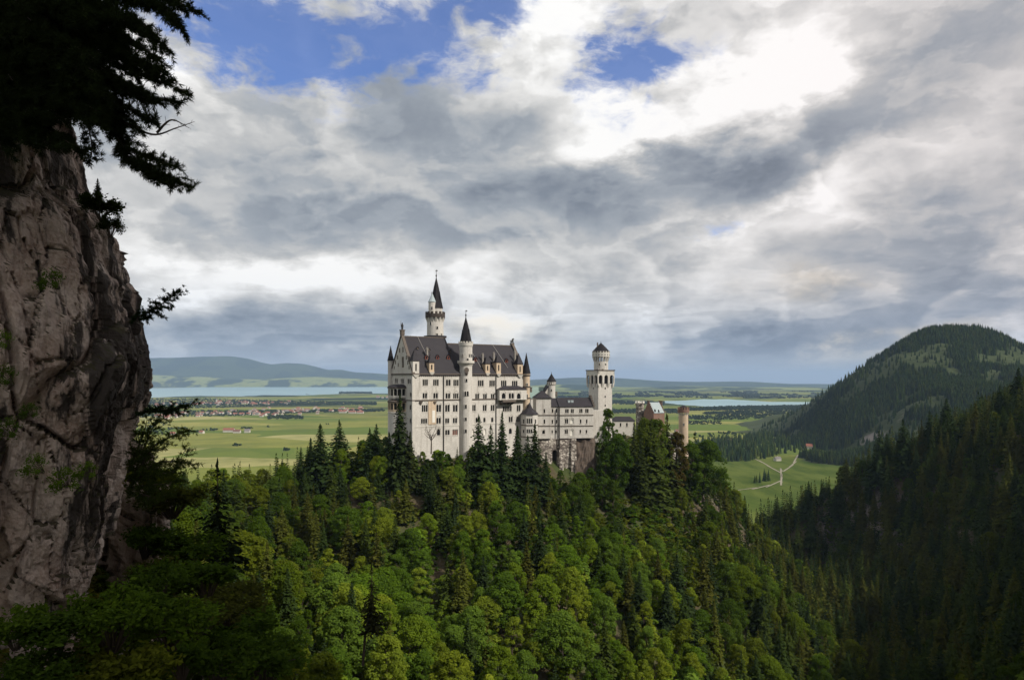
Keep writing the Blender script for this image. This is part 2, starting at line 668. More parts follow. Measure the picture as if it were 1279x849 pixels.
def ridge(name, crest, D, depth, mat, seed, amp, nx=220, ny=26, foot_front=1.0):
    """a range of hills: crest given by photo pixels at distance D, falling to the plain both ways"""
    cp = np.array(crest, float)
    pxs = np.linspace(cp[0, 0], cp[-1, 0], nx)
    top = np.interp(pxs, cp[:, 0], cp[:, 1])
    k = np.array([0.25, 0.5, 0.25])
    for _ in range(1):
        top[1:-1] = np.convolve(top, k, 'valid')
    V = []
    ts = np.linspace(-1, 1, ny)
    for t_ in ts:
        y = D + t_ * depth
        x = (pxs - CX) / FPX * D * (1 + 0.0 * t_)
        zt = (HY - top) / FPX * D
        base = zplain(x, y) - 12
        prof = np.cos(np.clip(abs(t_), 0, 1) * np.pi / 2) ** 1.3
        nz = fbm(x, np.full_like(x, y), 1 / amp[1], 5, seed) * amp[0] * (0.25 + 0.75 * (1 - prof)) * (prof + 0.05)
        z = base + (zt - base) * prof + nz
        V.append(np.stack([x, np.full_like(x, y), z], -1))
    V = np.concatenate(V)
    i, j = np.meshgrid(np.arange(nx - 1), np.arange(ny - 1))
    a = (j * nx + i).ravel()
    F = np.stack([a, a + 1, a + nx + 1, a + nx], -1)
    return tag(link(name, np_mesh(name, V, F, [mat], smooth=True)), kind='structure')


ridge('hills', [(-260, 470), (-60, 452), (100, 450), (185, 447.5), (215, 446.5), (250, 445.5), (285, 444.5), (308, 448), (328, 453.5), (341, 455.5), (358, 453), (378, 454), (396, 459), (408, 463), (424, 462), (445, 465), (470, 466), (520, 470), (620, 474), (760, 479)],
      20500, 2600, M_HILLFAR, 3.3, (120, 1600))
ridge('hills', [(-100, 480), (100, 470), (185, 468), (260, 471), (330, 474), (390, 470), (440, 473), (490, 476), (560, 478), (640, 482)],
      17800, 900, M_HILLMID, 8.1, (60, 1100))
ridge('hills', [(500, 484), (600, 477), (660, 474), (720, 471.5), (770, 472), (830, 476), (880, 477), (930, 476), (985, 479), (1040, 480), (1120, 478), (1250, 478), (1400, 480)],
      19000, 2600, M_HILLFAR, 5.3, (60, 1800))
ridge('hills', [(560, 490), (640, 484), (690, 480), (740, 481), (800, 484), (860, 482), (930, 484), (1000, 483), (1050, 486), (1150, 486), (1300, 488)],
      13500, 1900, M_HILLMID, 6.7, (60, 900))


# ================================================================== the mountain on the right
def mat_mountain():
    m, t, b = new_mat('mountain_slope')
    p, nrm = geo_pos(t)
    n1 = t.noise(p, 0.006, 6, 0.6)
    n2 = t.noise(p, 0.05, 6, 0.65)
    grass = t.mix(n2, (0.020, 0.033, 0.009), (0.052, 0.066, 0.020))  # cloud shade over the mountain is put into these dark greens
    rock = t.mix(n2, (0.11, 0.095, 0.085), (0.34, 0.29, 0.26))
    c = t.mix(t.rng(t.math('ADD', t.sep(nrm)[2], t.math('MULTIPLY', t.math('SUBTRACT', n1, 0.5), 0.9)), 0.70, 0.60), grass, rock)
    t.l.new(c, b.inputs['Base Color'])
    b.inputs['Roughness'].default_value = 1.0
    bump(t, b, n2, 0.8, 4.0)
    return m


MT = [pz(1190, 409, 2000, 10), pz(1165, 411, 1990, 10), pz(1140, 424, 1980, 10), pz(1100, 452, 1960, 10), pz(1060, 481, 1950, 10), pz(1036, 508, 1950, 8), pz(1215, 412, 2010, 10), pz(1240, 422, 2020, 10), pz(1262, 434, 2030, 10), pz(1290, 446, 2040, 10),
      pz(1340, 462, 2100, 8), pz(1420, 462, 2200, 8), pz(1550, 450, 2300, 8),
      pz(1015, 532, 1950, 6), pz(985, 556, 1960), pz(940, 564, 2000),
      pz(1190, 440, 1850), pz(1120, 470, 1830), pz(1080, 500, 1800), pz(1240, 452, 1850),
      pz(1060, 535, 1720, 0), pz(1050, 562, 1700, 0), pz(1100, 515, 1720, 0), pz(1140, 500, 1650, 0), pz(1180, 485, 1650), pz(1240, 478, 1650), pz(1290, 466, 1650),
      pz(1120, 550, 1480), pz(1180, 530, 1450), pz(1250, 510, 1420), pz(1350, 470, 1400), pz(1500, 460, 1400), pz(1160, 575, 1280), pz(1260, 545, 1200), pz(1090, 595, 1350), pz(1200, 630, 1050), pz(1350, 560, 1100),
      (800, 1250, -185), (620, 1500, -187), (600, 1900, -190), (700, 2300, -190), (820, 2150, -186), (900, 2400, -160), (1250, 2500, -60), (1700, 2900, -90), (1000, 2900, -190), (1400, 3100, -170), (2100, 3100, -150), (2300, 2300, 20), (2200, 1700, 20),
      (500, 1150, -188), (600, 1000, -185), (900, 850, -150), (1400, 900, -60), (2000, 1100, 0)]
MT = np.array(MT)
mt_f = tps_fit(MT[:, :2], MT[:, 2], 1500.0)


def mountain_z(x, y):
    return mt_f(x, y)


def build_mountain():
    xs = np.arange(420, 2300, 16.0)
    ys = np.arange(820, 3100, 16.0)
    X, Y = np.meshgrid(xs, ys)
    Z = mt_f(X, Y) + fbm(X, Y, 1 / 260.0, 6, 2.2) * 18 + fbm(X, Y, 1 / 95.0, 4, 6.2) * 7
    Z = np.minimum(Z, 260)
    grid_mesh('mountain', xs, ys, Z, mat_mountain())
    return xs, ys, Z


MTX, MTY, MTZ = build_mountain()


def bil(xs, ys, Z, x, y):
    fx = np.clip((np.asarray(x, float) - xs[0]) / (xs[1] - xs[0]), 0, len(xs) - 1.001)
    fy = np.clip((np.asarray(y, float) - ys[0]) / (ys[1] - ys[0]), 0, len(ys) - 1.001)
    i, j = fx.astype(int), fy.astype(int)
    a, b = fx - i, fy - j
    return Z[j, i] * (1 - a) * (1 - b) + Z[j, i + 1] * a * (1 - b) + Z[j + 1, i] * (1 - a) * b + Z[j + 1, i + 1] * a * b


# ================================================================== gorge and castle hill
TP = [
    # crest left of the castle
    pz(120, 620, 300, 10), pz(200, 602, 300, 11), pz(300, 580, 305, 11), pz(380, 566, 305, 11), pz(440, 560, 305, 9), pz(480, 560, 300, 5),
    # castle plateau
    (-46, 300, -34), (-62, 325, -36), (-20, 319, -35), (-20, 345, -30), (5, 345, -33), (-30, 302, -40), (-10, 313, -41), (6, 321, -45), (-48, 292, -40), (-57, 303, -38),
    (20, 352, -34), (35, 358, -32), (30, 331, -53), (18, 327, -52), (45, 337, -55), (12, 321, -52), (34, 316, -64), (56, 325, -66), (16, 310, -58), (50, 375, -31), (59, 349, -55), (20, 375, -31), (70, 400, -33), (80, 430, -36), (100, 432, -38), (90, 405, -47), (78, 385, -52), (112, 425, -50),
    # behind the castle
    (-70, 400, -80), (-10, 420, -75), (50, 450, -80), (95, 490, -90), (-180, 420, -110), (-300, 500, -160), (-60, 560, -182), (60, 620, -190), (-300, 320, -70), (-330, 200, -40), (160, 640, -188), (-200, 640, -190), (-340, 640, -190),
    # slope in front of it
    pz(250, 849, 100, 10), pz(400, 849, 128, 12), pz(600, 849, 155, 14), pz(750, 849, 175, 14), pz(900, 849, 205, 16),
    pz(400, 700, 210, 13), pz(600, 700, 222, 14), pz(750, 700, 245, 13), pz(850, 700, 275, 10), pz(300, 700, 190, 12),
    pz(450, 615, 265, 12), pz(600, 622, 268, 12), pz(800, 622, 345, 5), pz(800, 680, 315, 5), pz(350, 620, 260, 12), pz(560, 590, 288, 8), pz(640, 600, 300, 9),
    # right flank
    pz(900, 612, 400, 14), pz(872, 572, 430, 8), pz(950, 705, 350, 16), pz(1000, 735, 315, 16), pz(1050, 805, 270, 16), pz(860, 545, 436, 4),
    # gorge
    (190, 480, -150), (165, 330, -152), (140, 260, -142), (100, 200, -128), (60, 130, -118), (30, 60, -110), (10, 0, -105), (210, 600, -178), (0, -100, -90),
    # dark slope on the right
    pz(950, 632, 570, 22), pz(1050, 580, 525, 24), pz(1100, 560, 505, 24), pz(1150, 530, 520, 26), pz(1200, 505, 520, 26), pz(1279, 470, 505, 26),
    pz(1100, 700, 425, 22), pz(1200, 700, 365, 20), pz(1279, 700, 310, 20), pz(1279, 580, 385, 20), pz(1200, 600, 425, 20),
    pz(1150, 849, 245, 18), pz(1279, 849, 195, 16), pz(1050, 660, 510, 22),
    (300, 640, -150), (380, 640, -80), (470, 620, -10), (560, 640, 20), (560, 400, 90), (470, 340, 75), (380, 240, 70), (310, 180, 42), (230, 110, 30), (168, 62, 48), (120, 30, 96), (142, 12, 98), (175, 30, 82), (95, -15, 108), (70, -50, 105), (60, -120, 95), (180, -40, 120), (300, 60, 120), (450, 150, 160), (560, 250, 150), (560, -60, 180), (350, -120, 170),  # includes unseen heights right of and behind the camera, shaped to cast shade
    # the near ground on the left, below the crag
    pz(265, 765, 62), pz(200, 835, 42, 2), pz(330, 849, 75, 6), pz(300, 800, 80, 6), pz(250, 690, 115, 10), pz(200, 640, 150, 10), pz(120, 835, 28, 1.5), pz(60, 849, 20, 1), pz(380, 780, 120, 10),
    (-40, 60, -14), (-60, 100, -18), (-100, 150, -30), (-150, 80, 10), (-60, 20, 10), (-30, -10, 0), (-40, -80, 10), (-250, 60, 30), (-300, -100, 60), (-140, -100, 50),
    (-12, 40, -40), (-8, 20, -50), (-16, 60, -48), (-25, 90, -52),
]
TP = np.array(TP)
tp_f = tps_fit(TP[:, :2], TP[:, 2], 300.0)
TX = np.arange(-420, 640, 4.0)
TY = np.arange(-140, 700, 4.0)


def build_terrain():
    X, Y = np.meshgrid(TX, TY)
    Z = tp_f(X, Y)
    rough = fbm(X, Y, 1 / 70.0, 6, 9.1) * 4.0
    # leave the castle rock and the foot of the crag as they are
    flat = np.exp(-(((X - 20) / 90) ** 2 + ((Y - 365) / 60) ** 2))
    Z = Z + rough * (1 - 0.8 * flat)
    patch = np.exp(-(((X - 62) / 40) ** 2 + ((Y - 325) / 45) ** 2))
    Z = Z + patch * (fbm(X, Y, 1 / 17.0, 5, 4.4) * 2.6 + np.abs(fbm(X, Y, 1 / 9.0, 3, 1.4)) * 1.2)
    edge = np.minimum.reduce([(X - TX[0]) / 60, (TX[-1] - X) / 60, (Y - TY[0]) / 60, (TY[-1] - Y) / 60])
    Z = np.where(edge < 1, Z * np.clip(edge, 0, 1) + (VALLEY - 14) * (1 - np.clip(edge, 0, 1)), Z)
    grid_mesh('terrain', TX, TY, Z, M_GROUND)
    return Z


TZ = build_terrain()


def ground_z(x, y):
    return float(bil(TX, TY, TZ, x, y))

# ================================================================== castle materials
def mat_wall(name, ca, cb, grime=0.35):
    m, t, b = new_mat(name)
    p, nrm = geo_pos(t)
    f = t.noise(p, 0.35, 6, 0.6)
    streak = t.noise(t.mapping(p, (0.9, 0.9, 0.06)), 1.0, 5, 0.6)
    c = t.mix(f, ca, cb)
    blocks = t.noise(t.mapping(p, (1.2, 1.2, 2.6)), 1.0, 2, 0.5)
    c = t.mix(t.rng(blocks, 0.35, 0.7, 0.0, 0.35), c, tuple(x * 0.66 for x in ca))
    big = t.noise(t.mapping(p, (.5, .5, .25)), 0.16, 6, 0.65)
    c = t.mix(t.rng(big, 0.48, 0.72, 0.0, 0.45), c, tuple(x * 0.62 for x in ca))
    c = t.mix(t.rng(streak, 0.50, 0.78, 0.0, grime), c, (0.20, 0.175, 0.145))
    t.l.new(c, b.inputs['Base Color'])
    b.inputs['Roughness'].default_value = 0.9
    return m


M_WALL = mat_wall('pale_limestone', (0.51, 0.485, 0.445), (0.66, 0.635, 0.59), 0.6)
M_TRIM = mat_wall('light_stone_trim', (0.54, 0.515, 0.465), (0.64, 0.615, 0.565), 0.15)
M_WARM = mat_wall('sandstone_and_sun_warmth', (0.50, 0.39, 0.28), (0.62, 0.50, 0.37), 0.3)  # sandstone; on the palace turret and dormers it paints orange sunlight
M_DARKSTONE = simple_mat('dark_cornice_stone', (0.12, 0.10, 0.085), 0.9, 0.3, 1.5)  # dark tone for cornices, string courses and copings
M_BRICK = mat_wall('red_brick', (0.18, 0.105, 0.08), (0.29, 0.19, 0.15), 0.5)


def mat_slate(name, c0, c1):
    m, t, b = new_mat(name)
    p, nrm = geo_pos(t)
    f = t.noise(p, 0.25, 6, 0.65)
    rows = t.noise(t.mapping(p, (0.7, 0.7, 6.0)), 1.0, 3, 0.5)
    c = t.mix(f, c0, c1)
    c = t.mix(t.rng(rows, 0.4, 0.7, 0.0, 0.35), c, tuple(x * 0.6 for x in c0))
    t.l.new(c, b.inputs['Base Color'])
    b.inputs['Roughness'].default_value = 0.7
    b.inputs['Specular IOR Level'].default_value = 0.2
    return m


M_SLATE = mat_slate('dark_slate', (0.023, 0.021, 0.025), (0.043, 0.039, 0.045))
M_SPIRE = mat_slate('spire_slate', (0.008, 0.007, 0.009), (0.017, 0.015, 0.018))
M_COPPER = mat_slate('green_copper', (0.16, 0.24, 0.22), (0.26, 0.34, 0.31))
M_ZINC = mat_slate('pale_zinc', (0.30, 0.36, 0.38), (0.42, 0.48, 0.50))
M_GLASS, _t, _b = new_mat('window_glass')
_b.inputs['Base Color'].default_value = (0.012, 0.013, 0.016, 1)
_b.inputs['Roughness'].default_value = 0.15
_b.inputs['Specular IOR Level'].default_value = 0.5
M_SHUTTER = simple_mat('red_shutter', (0.16, 0.05, 0.035), 0.7, 0.2, 2)
M_BLANK = simple_mat('white_plaster', (0.72, 0.70, 0.64), 0.9, 0.08, 0.8)
M_CHIM = simple_mat('grey_chimney_stone', (0.26, 0.24, 0.215), 0.9, 0.45, 2.0)
M_METAL = simple_mat('dark_metal', (0.03, 0.028, 0.026), 0.5, 0.2, 2)


def mat_rubble():
    m, t, b = new_mat('rubble_masonry')
    p, nrm = geo_pos(t)
    v = t.voronoi(t.mapping(p, (1, 1, 1.5)), 0.85, 'F1', 'Color')
    e = t.voronoi(t.mapping(p, (1, 1, 1.5)), 0.85, 'DISTANCE_TO_EDGE')
    s = t.sep(v)[0]
    c = t.ramp(s, [(0.0, (0.10, 0.085, 0.075)), (0.4, (0.22, 0.19, 0.17)), (0.7, (0.42, 0.38, 0.33)), (1.0, (0.66, 0.61, 0.54))])
    c = t.mix(t.rng(e, 0.0, 0.10), (0.09, 0.075, 0.065), c)
    t.l.new(c, b.inputs['Base Color'])
    b.inputs['Roughness'].default_value = 0.95
    bump(t, b, e, 0.6, 0.3)
    return m


M_RUBBLE = mat_rubble()


# ================================================================== facade tools
def facade(mb, fr, u0, u1, v0, v1, holes, m=0, depth=0.5, n=0.0):
    """a wall sheet with real openings and their reveals"""
    us = sorted({u0, u1, *[h[0] for h in holes], *[h[1] for h in holes]})
    vs = sorted({v0, v1, *[h[2] for h in holes], *[h[3] for h in holes]})
    us = [u for u in us if u0 <= u <= u1]
    vs = [v for v in vs if v0 <= v <= v1]
    for a, b in zip(us, us[1:]):
        for c, d in zip(vs, vs[1:]):
            mu, mv = (a + b) / 2, (c + d) / 2
            if any(h[0] < mu < h[1] and h[2] < mv < h[3] for h in holes):
                continue
            mb.poly([fr.P(a, c, n), fr.P(b, c, n), fr.P(b, d, n), fr.P(a, d, n)], m)
    for (a, b, c, d) in holes:
        q = n - depth
        mb.poly([fr.P(a, c, n), fr.P(b, c, n), fr.P(b, c, q), fr.P(a, c, q)], m)
        mb.poly([fr.P(a, d, q), fr.P(b, d, q), fr.P(b, d, n), fr.P(a, d, n)], m)
        mb.poly([fr.P(a, c, q), fr.P(a, d, q), fr.P(a, d, n), fr.P(a, c, n)], m)
        mb.poly([fr.P(b, c, n), fr.P(b, d, n), fr.P(b, d, q), fr.P(b, c, q)], m)


def arched_infill(mb, fr, u0, u1, v0, v1, lights, n0, n1, mull, arch=True, m=0, seg=6):
    """stone filling of an opening with round-headed lights cut through it"""
    wd = (u1 - u0) / lights
    for k in range(lights):
        a, b = u0 + k * wd, u0 + (k + 1) * wd
        la, lb = a + mull / 2, b - mull / 2
        r = (lb - la) / 2
        sp = v1 - mull * 0.5 - (r if arch else 0.0)
        mb.poly([fr.P(a, v0, n1), fr.P(la, v0, n1), fr.P(la, sp, n1), fr.P(a, sp, n1)], m)
        mb.poly([fr.P(lb, v0, n1), fr.P(b, v0, n1), fr.P(b, sp, n1), fr.P(lb, sp, n1)], m)
        mc = (la + lb) / 2
        pts = [(la, v0), (la, sp)]
        if arch:
            arc = [(mc - r * math.cos(math.pi * i / seg), sp + r * math.sin(math.pi * i / seg)) for i in range(seg + 1)]
        else:
            arc = [(la, sp), (lb, sp)]
        h = len(arc) // 2
        left = [fr.P(a, sp, n1)] + [fr.P(x, y, n1) for x, y in arc[:h + 1]] + [fr.P(mc if arch else la, v1, n1), fr.P(a, v1, n1)]
        right = [fr.P(x, y, n1) for x, y in arc[h:]] + [fr.P(b, sp, n1), fr.P(b, v1, n1), fr.P(mc if arch else la, v1, n1)]
        mb.poly(left, m)
        mb.poly(right, m)
        loop = [(la, v0)] + arc + [(lb, v0)]
        for (p, q) in zip(loop, loop[1:]):
            mb.poly([fr.P(p[0], p[1], n1), fr.P(p[0], p[1], n0), fr.P(q[0], q[1], n0), fr.P(q[0], q[1], n1)], m)


def hood_arc(mb, fr, uc, vs, r, th, n0, n1, m=0, seg=10):
    pts = [(math.cos(math.pi * i / seg), math.sin(math.pi * i / seg)) for i in range(seg + 1)]
    for (c0, s0), (c1, s1) in zip(pts, pts[1:]):
        A = [(uc + c0 * r, vs + s0 * r), (uc + c1 * r, vs + s1 * r), (uc + c1 * (r + th), vs + s1 * (r + th)), (uc + c0 * (r + th), vs + s0 * (r + th))]
        mb.poly([fr.P(x, y, n1) for x, y in A], m)
        mb.poly([fr.P(A[3][0], A[3][1], n1), fr.P(A[2][0], A[2][1], n1), fr.P(A[2][0], A[2][1], n0), fr.P(A[3][0], A[3][1], n0)], m)
        mb.poly([fr.P(A[0][0], A[0][1], n0), fr.P(A[1][0], A[1][1], n0), fr.P(A[1][0], A[1][1], n1), fr.P(A[0][0], A[0][1], n1)], m)


def window(parent, fr, u0, u1, v0, v1, lights=2, hood=False, arch=True, n=0.0, mat=None, pane=None, sill=True, blank=False, label=None):
    """window part (stone arcading, sill, hood) with its pane as a sub-part, in the opening u0..u1, v0..v1"""
    mb = MB()
    mull = min(0.22, (u1 - u0) / lights * 0.15)
    if blank:
        arched_infill(mb, fr, u0, u1, v0, v1, lights, n - 0.35, n - 0.05, mull * 1.3)
    else:
        arched_infill(mb, fr, u0, u1, v0, v1, lights, n - 0.45, n - 0.12, mull, arch)
    if sill:
        mb.box(fr, u0 - 0.15, u1 + 0.15, v0 - 0.28, v0 - 0.003, n - 0.05, n + 0.16)
    if hood:
        hood_arc(mb, fr, (u0 + u1) / 2, v1 - 0.25, (u1 - u0) / 2 + 0.02, 0.24, n - 0.02, n + 0.13)
    o = mb.build('window', mat or M_TRIM, parent, label)
    pb = MB()
    q = n - (0.36 if blank else 0.47)
    pb.poly([fr.P(u0, v0, q), fr.P(u1, v0, q), fr.P(u1, v1, q), fr.P(u0, v1, q)])
    pb.build('pane', pane or M_GLASS, o)
    return o


def slit(parent, c, r, ang, z0, z1, wd, lights=1, mat=None):
    """small window on a round tower: a frame standing a little proud of the curve, with a dark pane"""
    x, y = c[0] + r * math.cos(ang), c[1] + r * math.sin(ang)
    fr = Frame(x, y, -math.sin(ang), math.cos(ang))
    sag = r - math.sqrt(max(0.01, r * r - (wd * 0.62) ** 2))
    mb = MB()
    arched_infill(mb, fr, -wd / 2, wd / 2, z0, z1, lights, -sag - 0.05, 0.16, 0.26, True)
    for (a, b) in ((-wd / 2, 1), (wd / 2, -1)):
        mb.poly([fr.P(a, z0, -sag - .1), fr.P(a, z0, .16), fr.P(a, z1, .16), fr.P(a, z1, -sag - .1)][::b])
    mb.poly([fr.P(-wd / 2, z1, .16), fr.P(wd / 2, z1, .16), fr.P(wd / 2, z1, -sag - .1), fr.P(-wd / 2, z1, -sag - .1)])
    mb.poly([fr.P(-wd / 2, z0, -sag - .1), fr.P(wd / 2, z0, -sag - .1), fr.P(wd / 2, z0, .16), fr.P(-wd / 2, z0, .16)])
    o = mb.build('window', mat or M_TRIM, parent)
    pb = MB()
    pb.poly([fr.P(-wd / 2 + .1, z0 + .02, .03), fr.P(wd / 2 - .1, z0 + .02, .03), fr.P(wd / 2 - .1, z1 - .05, .03), fr.P(-wd / 2 + .1, z1 - .05, .03)])
    pb.build('pane', M_GLASS, o)
    return o


def face_cam(c):
    return math.atan2(-c[1], -c[0])


def tower_at(px, D):
    return ((px - CX) / FPX * D, D)


def zat(py, D):
    return (HY - py) / FPX * D


def crown(parent, c, r, z0, z1, name, mat, n=16, mat_b=None, merl=True, h=0.9):
    """corbelled gallery: sloping corbels, a parapet band and merlons"""
    mb = MB()
    mb.ring(c, [(r, z0 + (z1 - z0) * .55), (r + 0.02, z1), (r - 0.5, z1), (r - 0.5, z0 + (z1 - z0) * .55)], 32, 0, cap_top=False)
    o = mb.build(name, mat, parent)
    cb = MB()
    ri = r - 0.95
    for k in range(n):
        a = 2 * math.pi * k / n
        fr = Frame(c[0] + ri * math.cos(a), c[1] + ri * math.sin(a), -math.sin(a), math.cos(a))
        wdt = 2 * math.pi * ri / n * 0.24
        zm = z0 + (z1 - z0) * .55
        P = fr.P
        cb.hexa([P(-wdt, z0, .12), P(wdt, z0, .12), P(wdt, z0, -.1), P(-wdt, z0, -.1), P(-wdt, zm, .93), P(wdt, zm, .93), P(wdt, zm, -.1), P(-wdt, zm, -.1)])
    cb.build('corbel', mat_b or mat, o)
    if merl:
        for k in range(n):
            mm = MB()
            a = 2 * math.pi * k / n
            fr = Frame(c[0] + (r - .25) * math.cos(a), c[1] + (r - .25) * math.sin(a), -math.sin(a), math.cos(a))
            wdt = 2 * math.pi * r / n * 0.27
            mm.box(fr, -wdt, wdt, z1 + .003, z1 + h, -.22, .22)
            mm.build('merlon', mat, o)
    return o


def finial(parent, c, z0, z1, r=0.12, vane=True, name='finial'):
    mb = MB()
    mb.ring(c, [(r * 1.6, z0 - .3), (r, z0 + .2), (r * 2.4, z0 + (z1 - z0) * .3), (r * .8, z0 + (z1 - z0) * .4), (r * .5, z1)], 8, 0)
    if vane:
        fr = Frame(c[0], c[1], 0.8, 0.6)
        zz = z0 + (z1 - z0) * .78
        mb.box(fr, -.55, .55, zz, zz + .2, -.08, .08)
        mb.box(fr, .15, .75, zz + .2, zz + .55, -.06, .06)
    return mb.build(name, M_METAL, parent)


def eave_corbels(mb, fr, u0, u1, z, step=1.1, m=0, n=0.0):
    k = int((u1 - u0) / step)
    for i in range(k + 1):
        u = u0 + (u1 - u0) * i / k
        mb.box(fr, u - .22, u + .22, z - .65, z - .003, n + .003, n + .36, m)


# ================================================================== the palace (main hall)
A = (-43.7, 300.0)
ANG = R(35)
FS = Frame(A[0], A[1], math.cos(ANG), math.sin(ANG))           # long south side
WID = 22.0
A2 = FS.P(0, 0, -WID)
FW = Frame(A2[0], A2[1], math.sin(ANG), -math.cos(ANG))        # west gable side, runs towards the corner
LEN = FS.U(656.7)
FE = Frame(*FS.P(LEN, 0, 0)[:2], -math.sin(ANG), math.cos(ANG))
FN = Frame(*FS.P(LEN, 0, -WID)[:2], -math.cos(ANG), -math.sin(ANG))
ZB = -50.0
ZE = FS.Z(466.5, LEN / 2)
ZRW = FS.Z(420.6, 6, -WID / 2)
ZRE = FS.Z(430.5, FS.U(612) , -WID / 2)

palace = empty('palace', (A[0], A[1], -31.0), 'long pale stone palace with steep dark slate roof and central stair turret', 'castle building')


def S(x0, x1, y0, y1, n=0.0):
    a, b = FS.U(x0), FS.U(x1)
    mid = (a + b) / 2
    return a, b, FS.Z(y1, mid, n), FS.Z(y0, mid, n)


# (x0, x1, y0, y1, lights, hood)
WIN = [
    (527.8, 534.6, 473.6, 481.4, 3, 0), (541.0, 548.0, 473.6, 481.4, 3, 0), (557.0, 563.0, 473.8, 481.6, 2, 0), (566.2, 573.0, 474.0, 481.8, 3, 0),
    (597.0, 604.2, 474.6, 482.2, 3, 0), (611.2, 618.2, 474.8, 482.4, 3, 0), (625.7, 632.6, 475.0, 482.6, 3, 0), (639.4, 646.4, 475.4, 483.0, 3, 0),
    (527.8, 533.7, 490.6, 497.4, 2, 1), (541.2, 547.2, 490.6, 497.4, 2, 1), (556.4, 562.6, 490.8, 497.6, 2, 1), (566.0, 572.6, 491.0, 497.6, 3, 1),
    (593.6, 598.6, 491.4, 498.0, 2, 1), (603.4, 608.2, 491.6, 498.2, 2, 1), (613.2, 617.8, 491.6, 498.2, 2, 1),
    (526.8, 534.2, 505.6, 514.2, 3, 1), (545.0, 551.2, 505.0, 514.2, 2, 1), (556.0, 561.8, 505.2, 514.0, 2, 1), (565.6, 571.8, 505.2, 514.0, 2, 1),
    (587.7, 594.2, 505.4, 513.2, 3, 1), (603.0, 607.9, 505.4, 513.2, 2, 1), (612.8, 617.8, 505.4, 513.0, 2, 1),
    (628.0, 639.2, 506.6, 513.8, 5, 0), (645.4, 650.2, 505.6, 513.6, 2, 0),
    (525.8, 533.7, 522.4, 528.8, 3, 0), (545.0, 550.8, 521.4, 528.8, 2, 1), (556.0, 561.2, 522.0, 528.4, 2, 0), (565.6, 571.2, 521.6, 528.4, 2, 1),
    (594.0, 596.8, 521.2, 527.4, 1, 0), (603.6, 606.6, 521.2, 527.2, 1, 0), (613.4, 616.4, 521.0, 527.0, 1, 0),
    (635.4, 640.4, 520.0, 527.0, 2, 1), (644.9, 649.8, 520.0, 527.0, 2, 1),
    (556.0, 561.8, 536.6, 543.0, 2, 0), (565.2, 572.0, 536.0, 543.2, 3, 0), (545.6, 550.2, 535.4, 543.6, 1, 1),
    (588.6, 592.0, 535.6, 543.0, 1, 0), (604.0, 607.4, 535.4, 542.8, 1, 0), (612.2, 615.8, 535.4, 542.8, 1, 0),
    (635.5, 639.6, 534.6, 541.6, 1, 0), (644.6, 649.0, 534.6, 541.4, 1, 0),
]
holes = [S(*q[:4]) for q in WIN]
mbw = MB()
facade(mbw, FS, 0, LEN, ZB, ZE, holes, 0)
# west side
ZAPSE = FW.Z(0, 0)


def Wf(x0, x1, y0, y1):
    a, b = FW.U(x0), FW.U(x1)
    mid = (a + b) / 2
    return a, b, FW.Z(y1, mid), FW.Z(y0, mid)


WINW = [(493.0, 496.8, 472.2, 478.6, 2, 0), (500.6, 504.6, 472.4, 478.8, 2, 0), (508.8, 513.0, 472.6, 479.2, 2, 0), (511.6, 514.0, 489.6, 495.8, 1, 0), (511.4, 513.8, 505.0, 512.0, 1, 0), (511.4, 513.8, 522, 528.5, 1, 0), (497, 500.5, 537, 543, 2, 0), (506, 509.5, 537, 543, 2, 0)]
holesw = [Wf(*q[:4]) for q in WINW]
facade(mbw, FW, 0, WID, ZB, ZE, holesw, 0)
facade(mbw, FE, 0, WID, ZB, ZE, [], 0)
facade(mbw, FN, 0, LEN, ZB, ZE, [], 0)
# gable triangles, a little proud of the roof ends
for fr, zr in ((FW, ZRW), (FE, ZRE)):
    for nn in (0.0, -0.9):
        tri = [fr.P(0, ZE, nn), fr.P(WID, ZE, nn), fr.P(WID / 2, zr, nn)]
        mbw.poly(tri if nn == 0 else tri[::-1], 0)
wall = mbw.build('wall', M_WALL, palace)
for q, hb in zip(WIN, holes):
    sh = q[4] == 3 and 535 < q[2] < 537
    window(palace, FS, *hb, lights=q[4], hood=bool(q[5]), pane=M_SHUTTER if sh else (M_BLANK if q[0] in (588.6, 604.0, 612.2) else M_GLASS),
           label='window closed with dark red shutters' if sh else None)
for q, hb in zip(WINW, holesw):
    window(palace, FW, *hb, lights=q[4])

# roof: the western part is higher than the eastern
USPLIT = FS.U(571)
OV = 0.55


def gable_roof(mb, fr, u0, u1, wid, ze, zr, ov=OV, th=0.35):
    k = (zr - ze) / (wid / 2)
    ex = ze - k * ov
    P = fr.P
    for (a, b) in ((ov, -wid / 2), (-wid - ov, -wid / 2)):
        o1 = [P(u0, ex, a), P(u1, ex, a), P(u1, zr, b), P(u0, zr, b)]
        if a < b:
            o1 = o1[::-1]
        lo = [(x, y, z - th) for x, y, z in o1]
        mb.poly(o1)
        mb.poly(lo[::-1])
        for i in range(4):
            j = (i + 1) % 4
            mb.poly([o1[i], lo[i], lo[j], o1[j]])


mb = MB()
gable_roof(mb, FS, 0.5, USPLIT, WID, ZE + .35, ZRW)
kk = (ZRW - ZE - .35) / (WID / 2)
gable_roof(mb, FS, USPLIT + .01, LEN - 0.5, WID, ZE + .35, ZRE)
# little end wall closing the step between the two roofs
mb.poly([FS.P(USPLIT, ZE, 0), FS.P(USPLIT, ZE, -WID), FS.P(USPLIT, ZRW - .1, -WID / 2)][::-1])
roof = mb.build('roof', M_SLATE, palace)
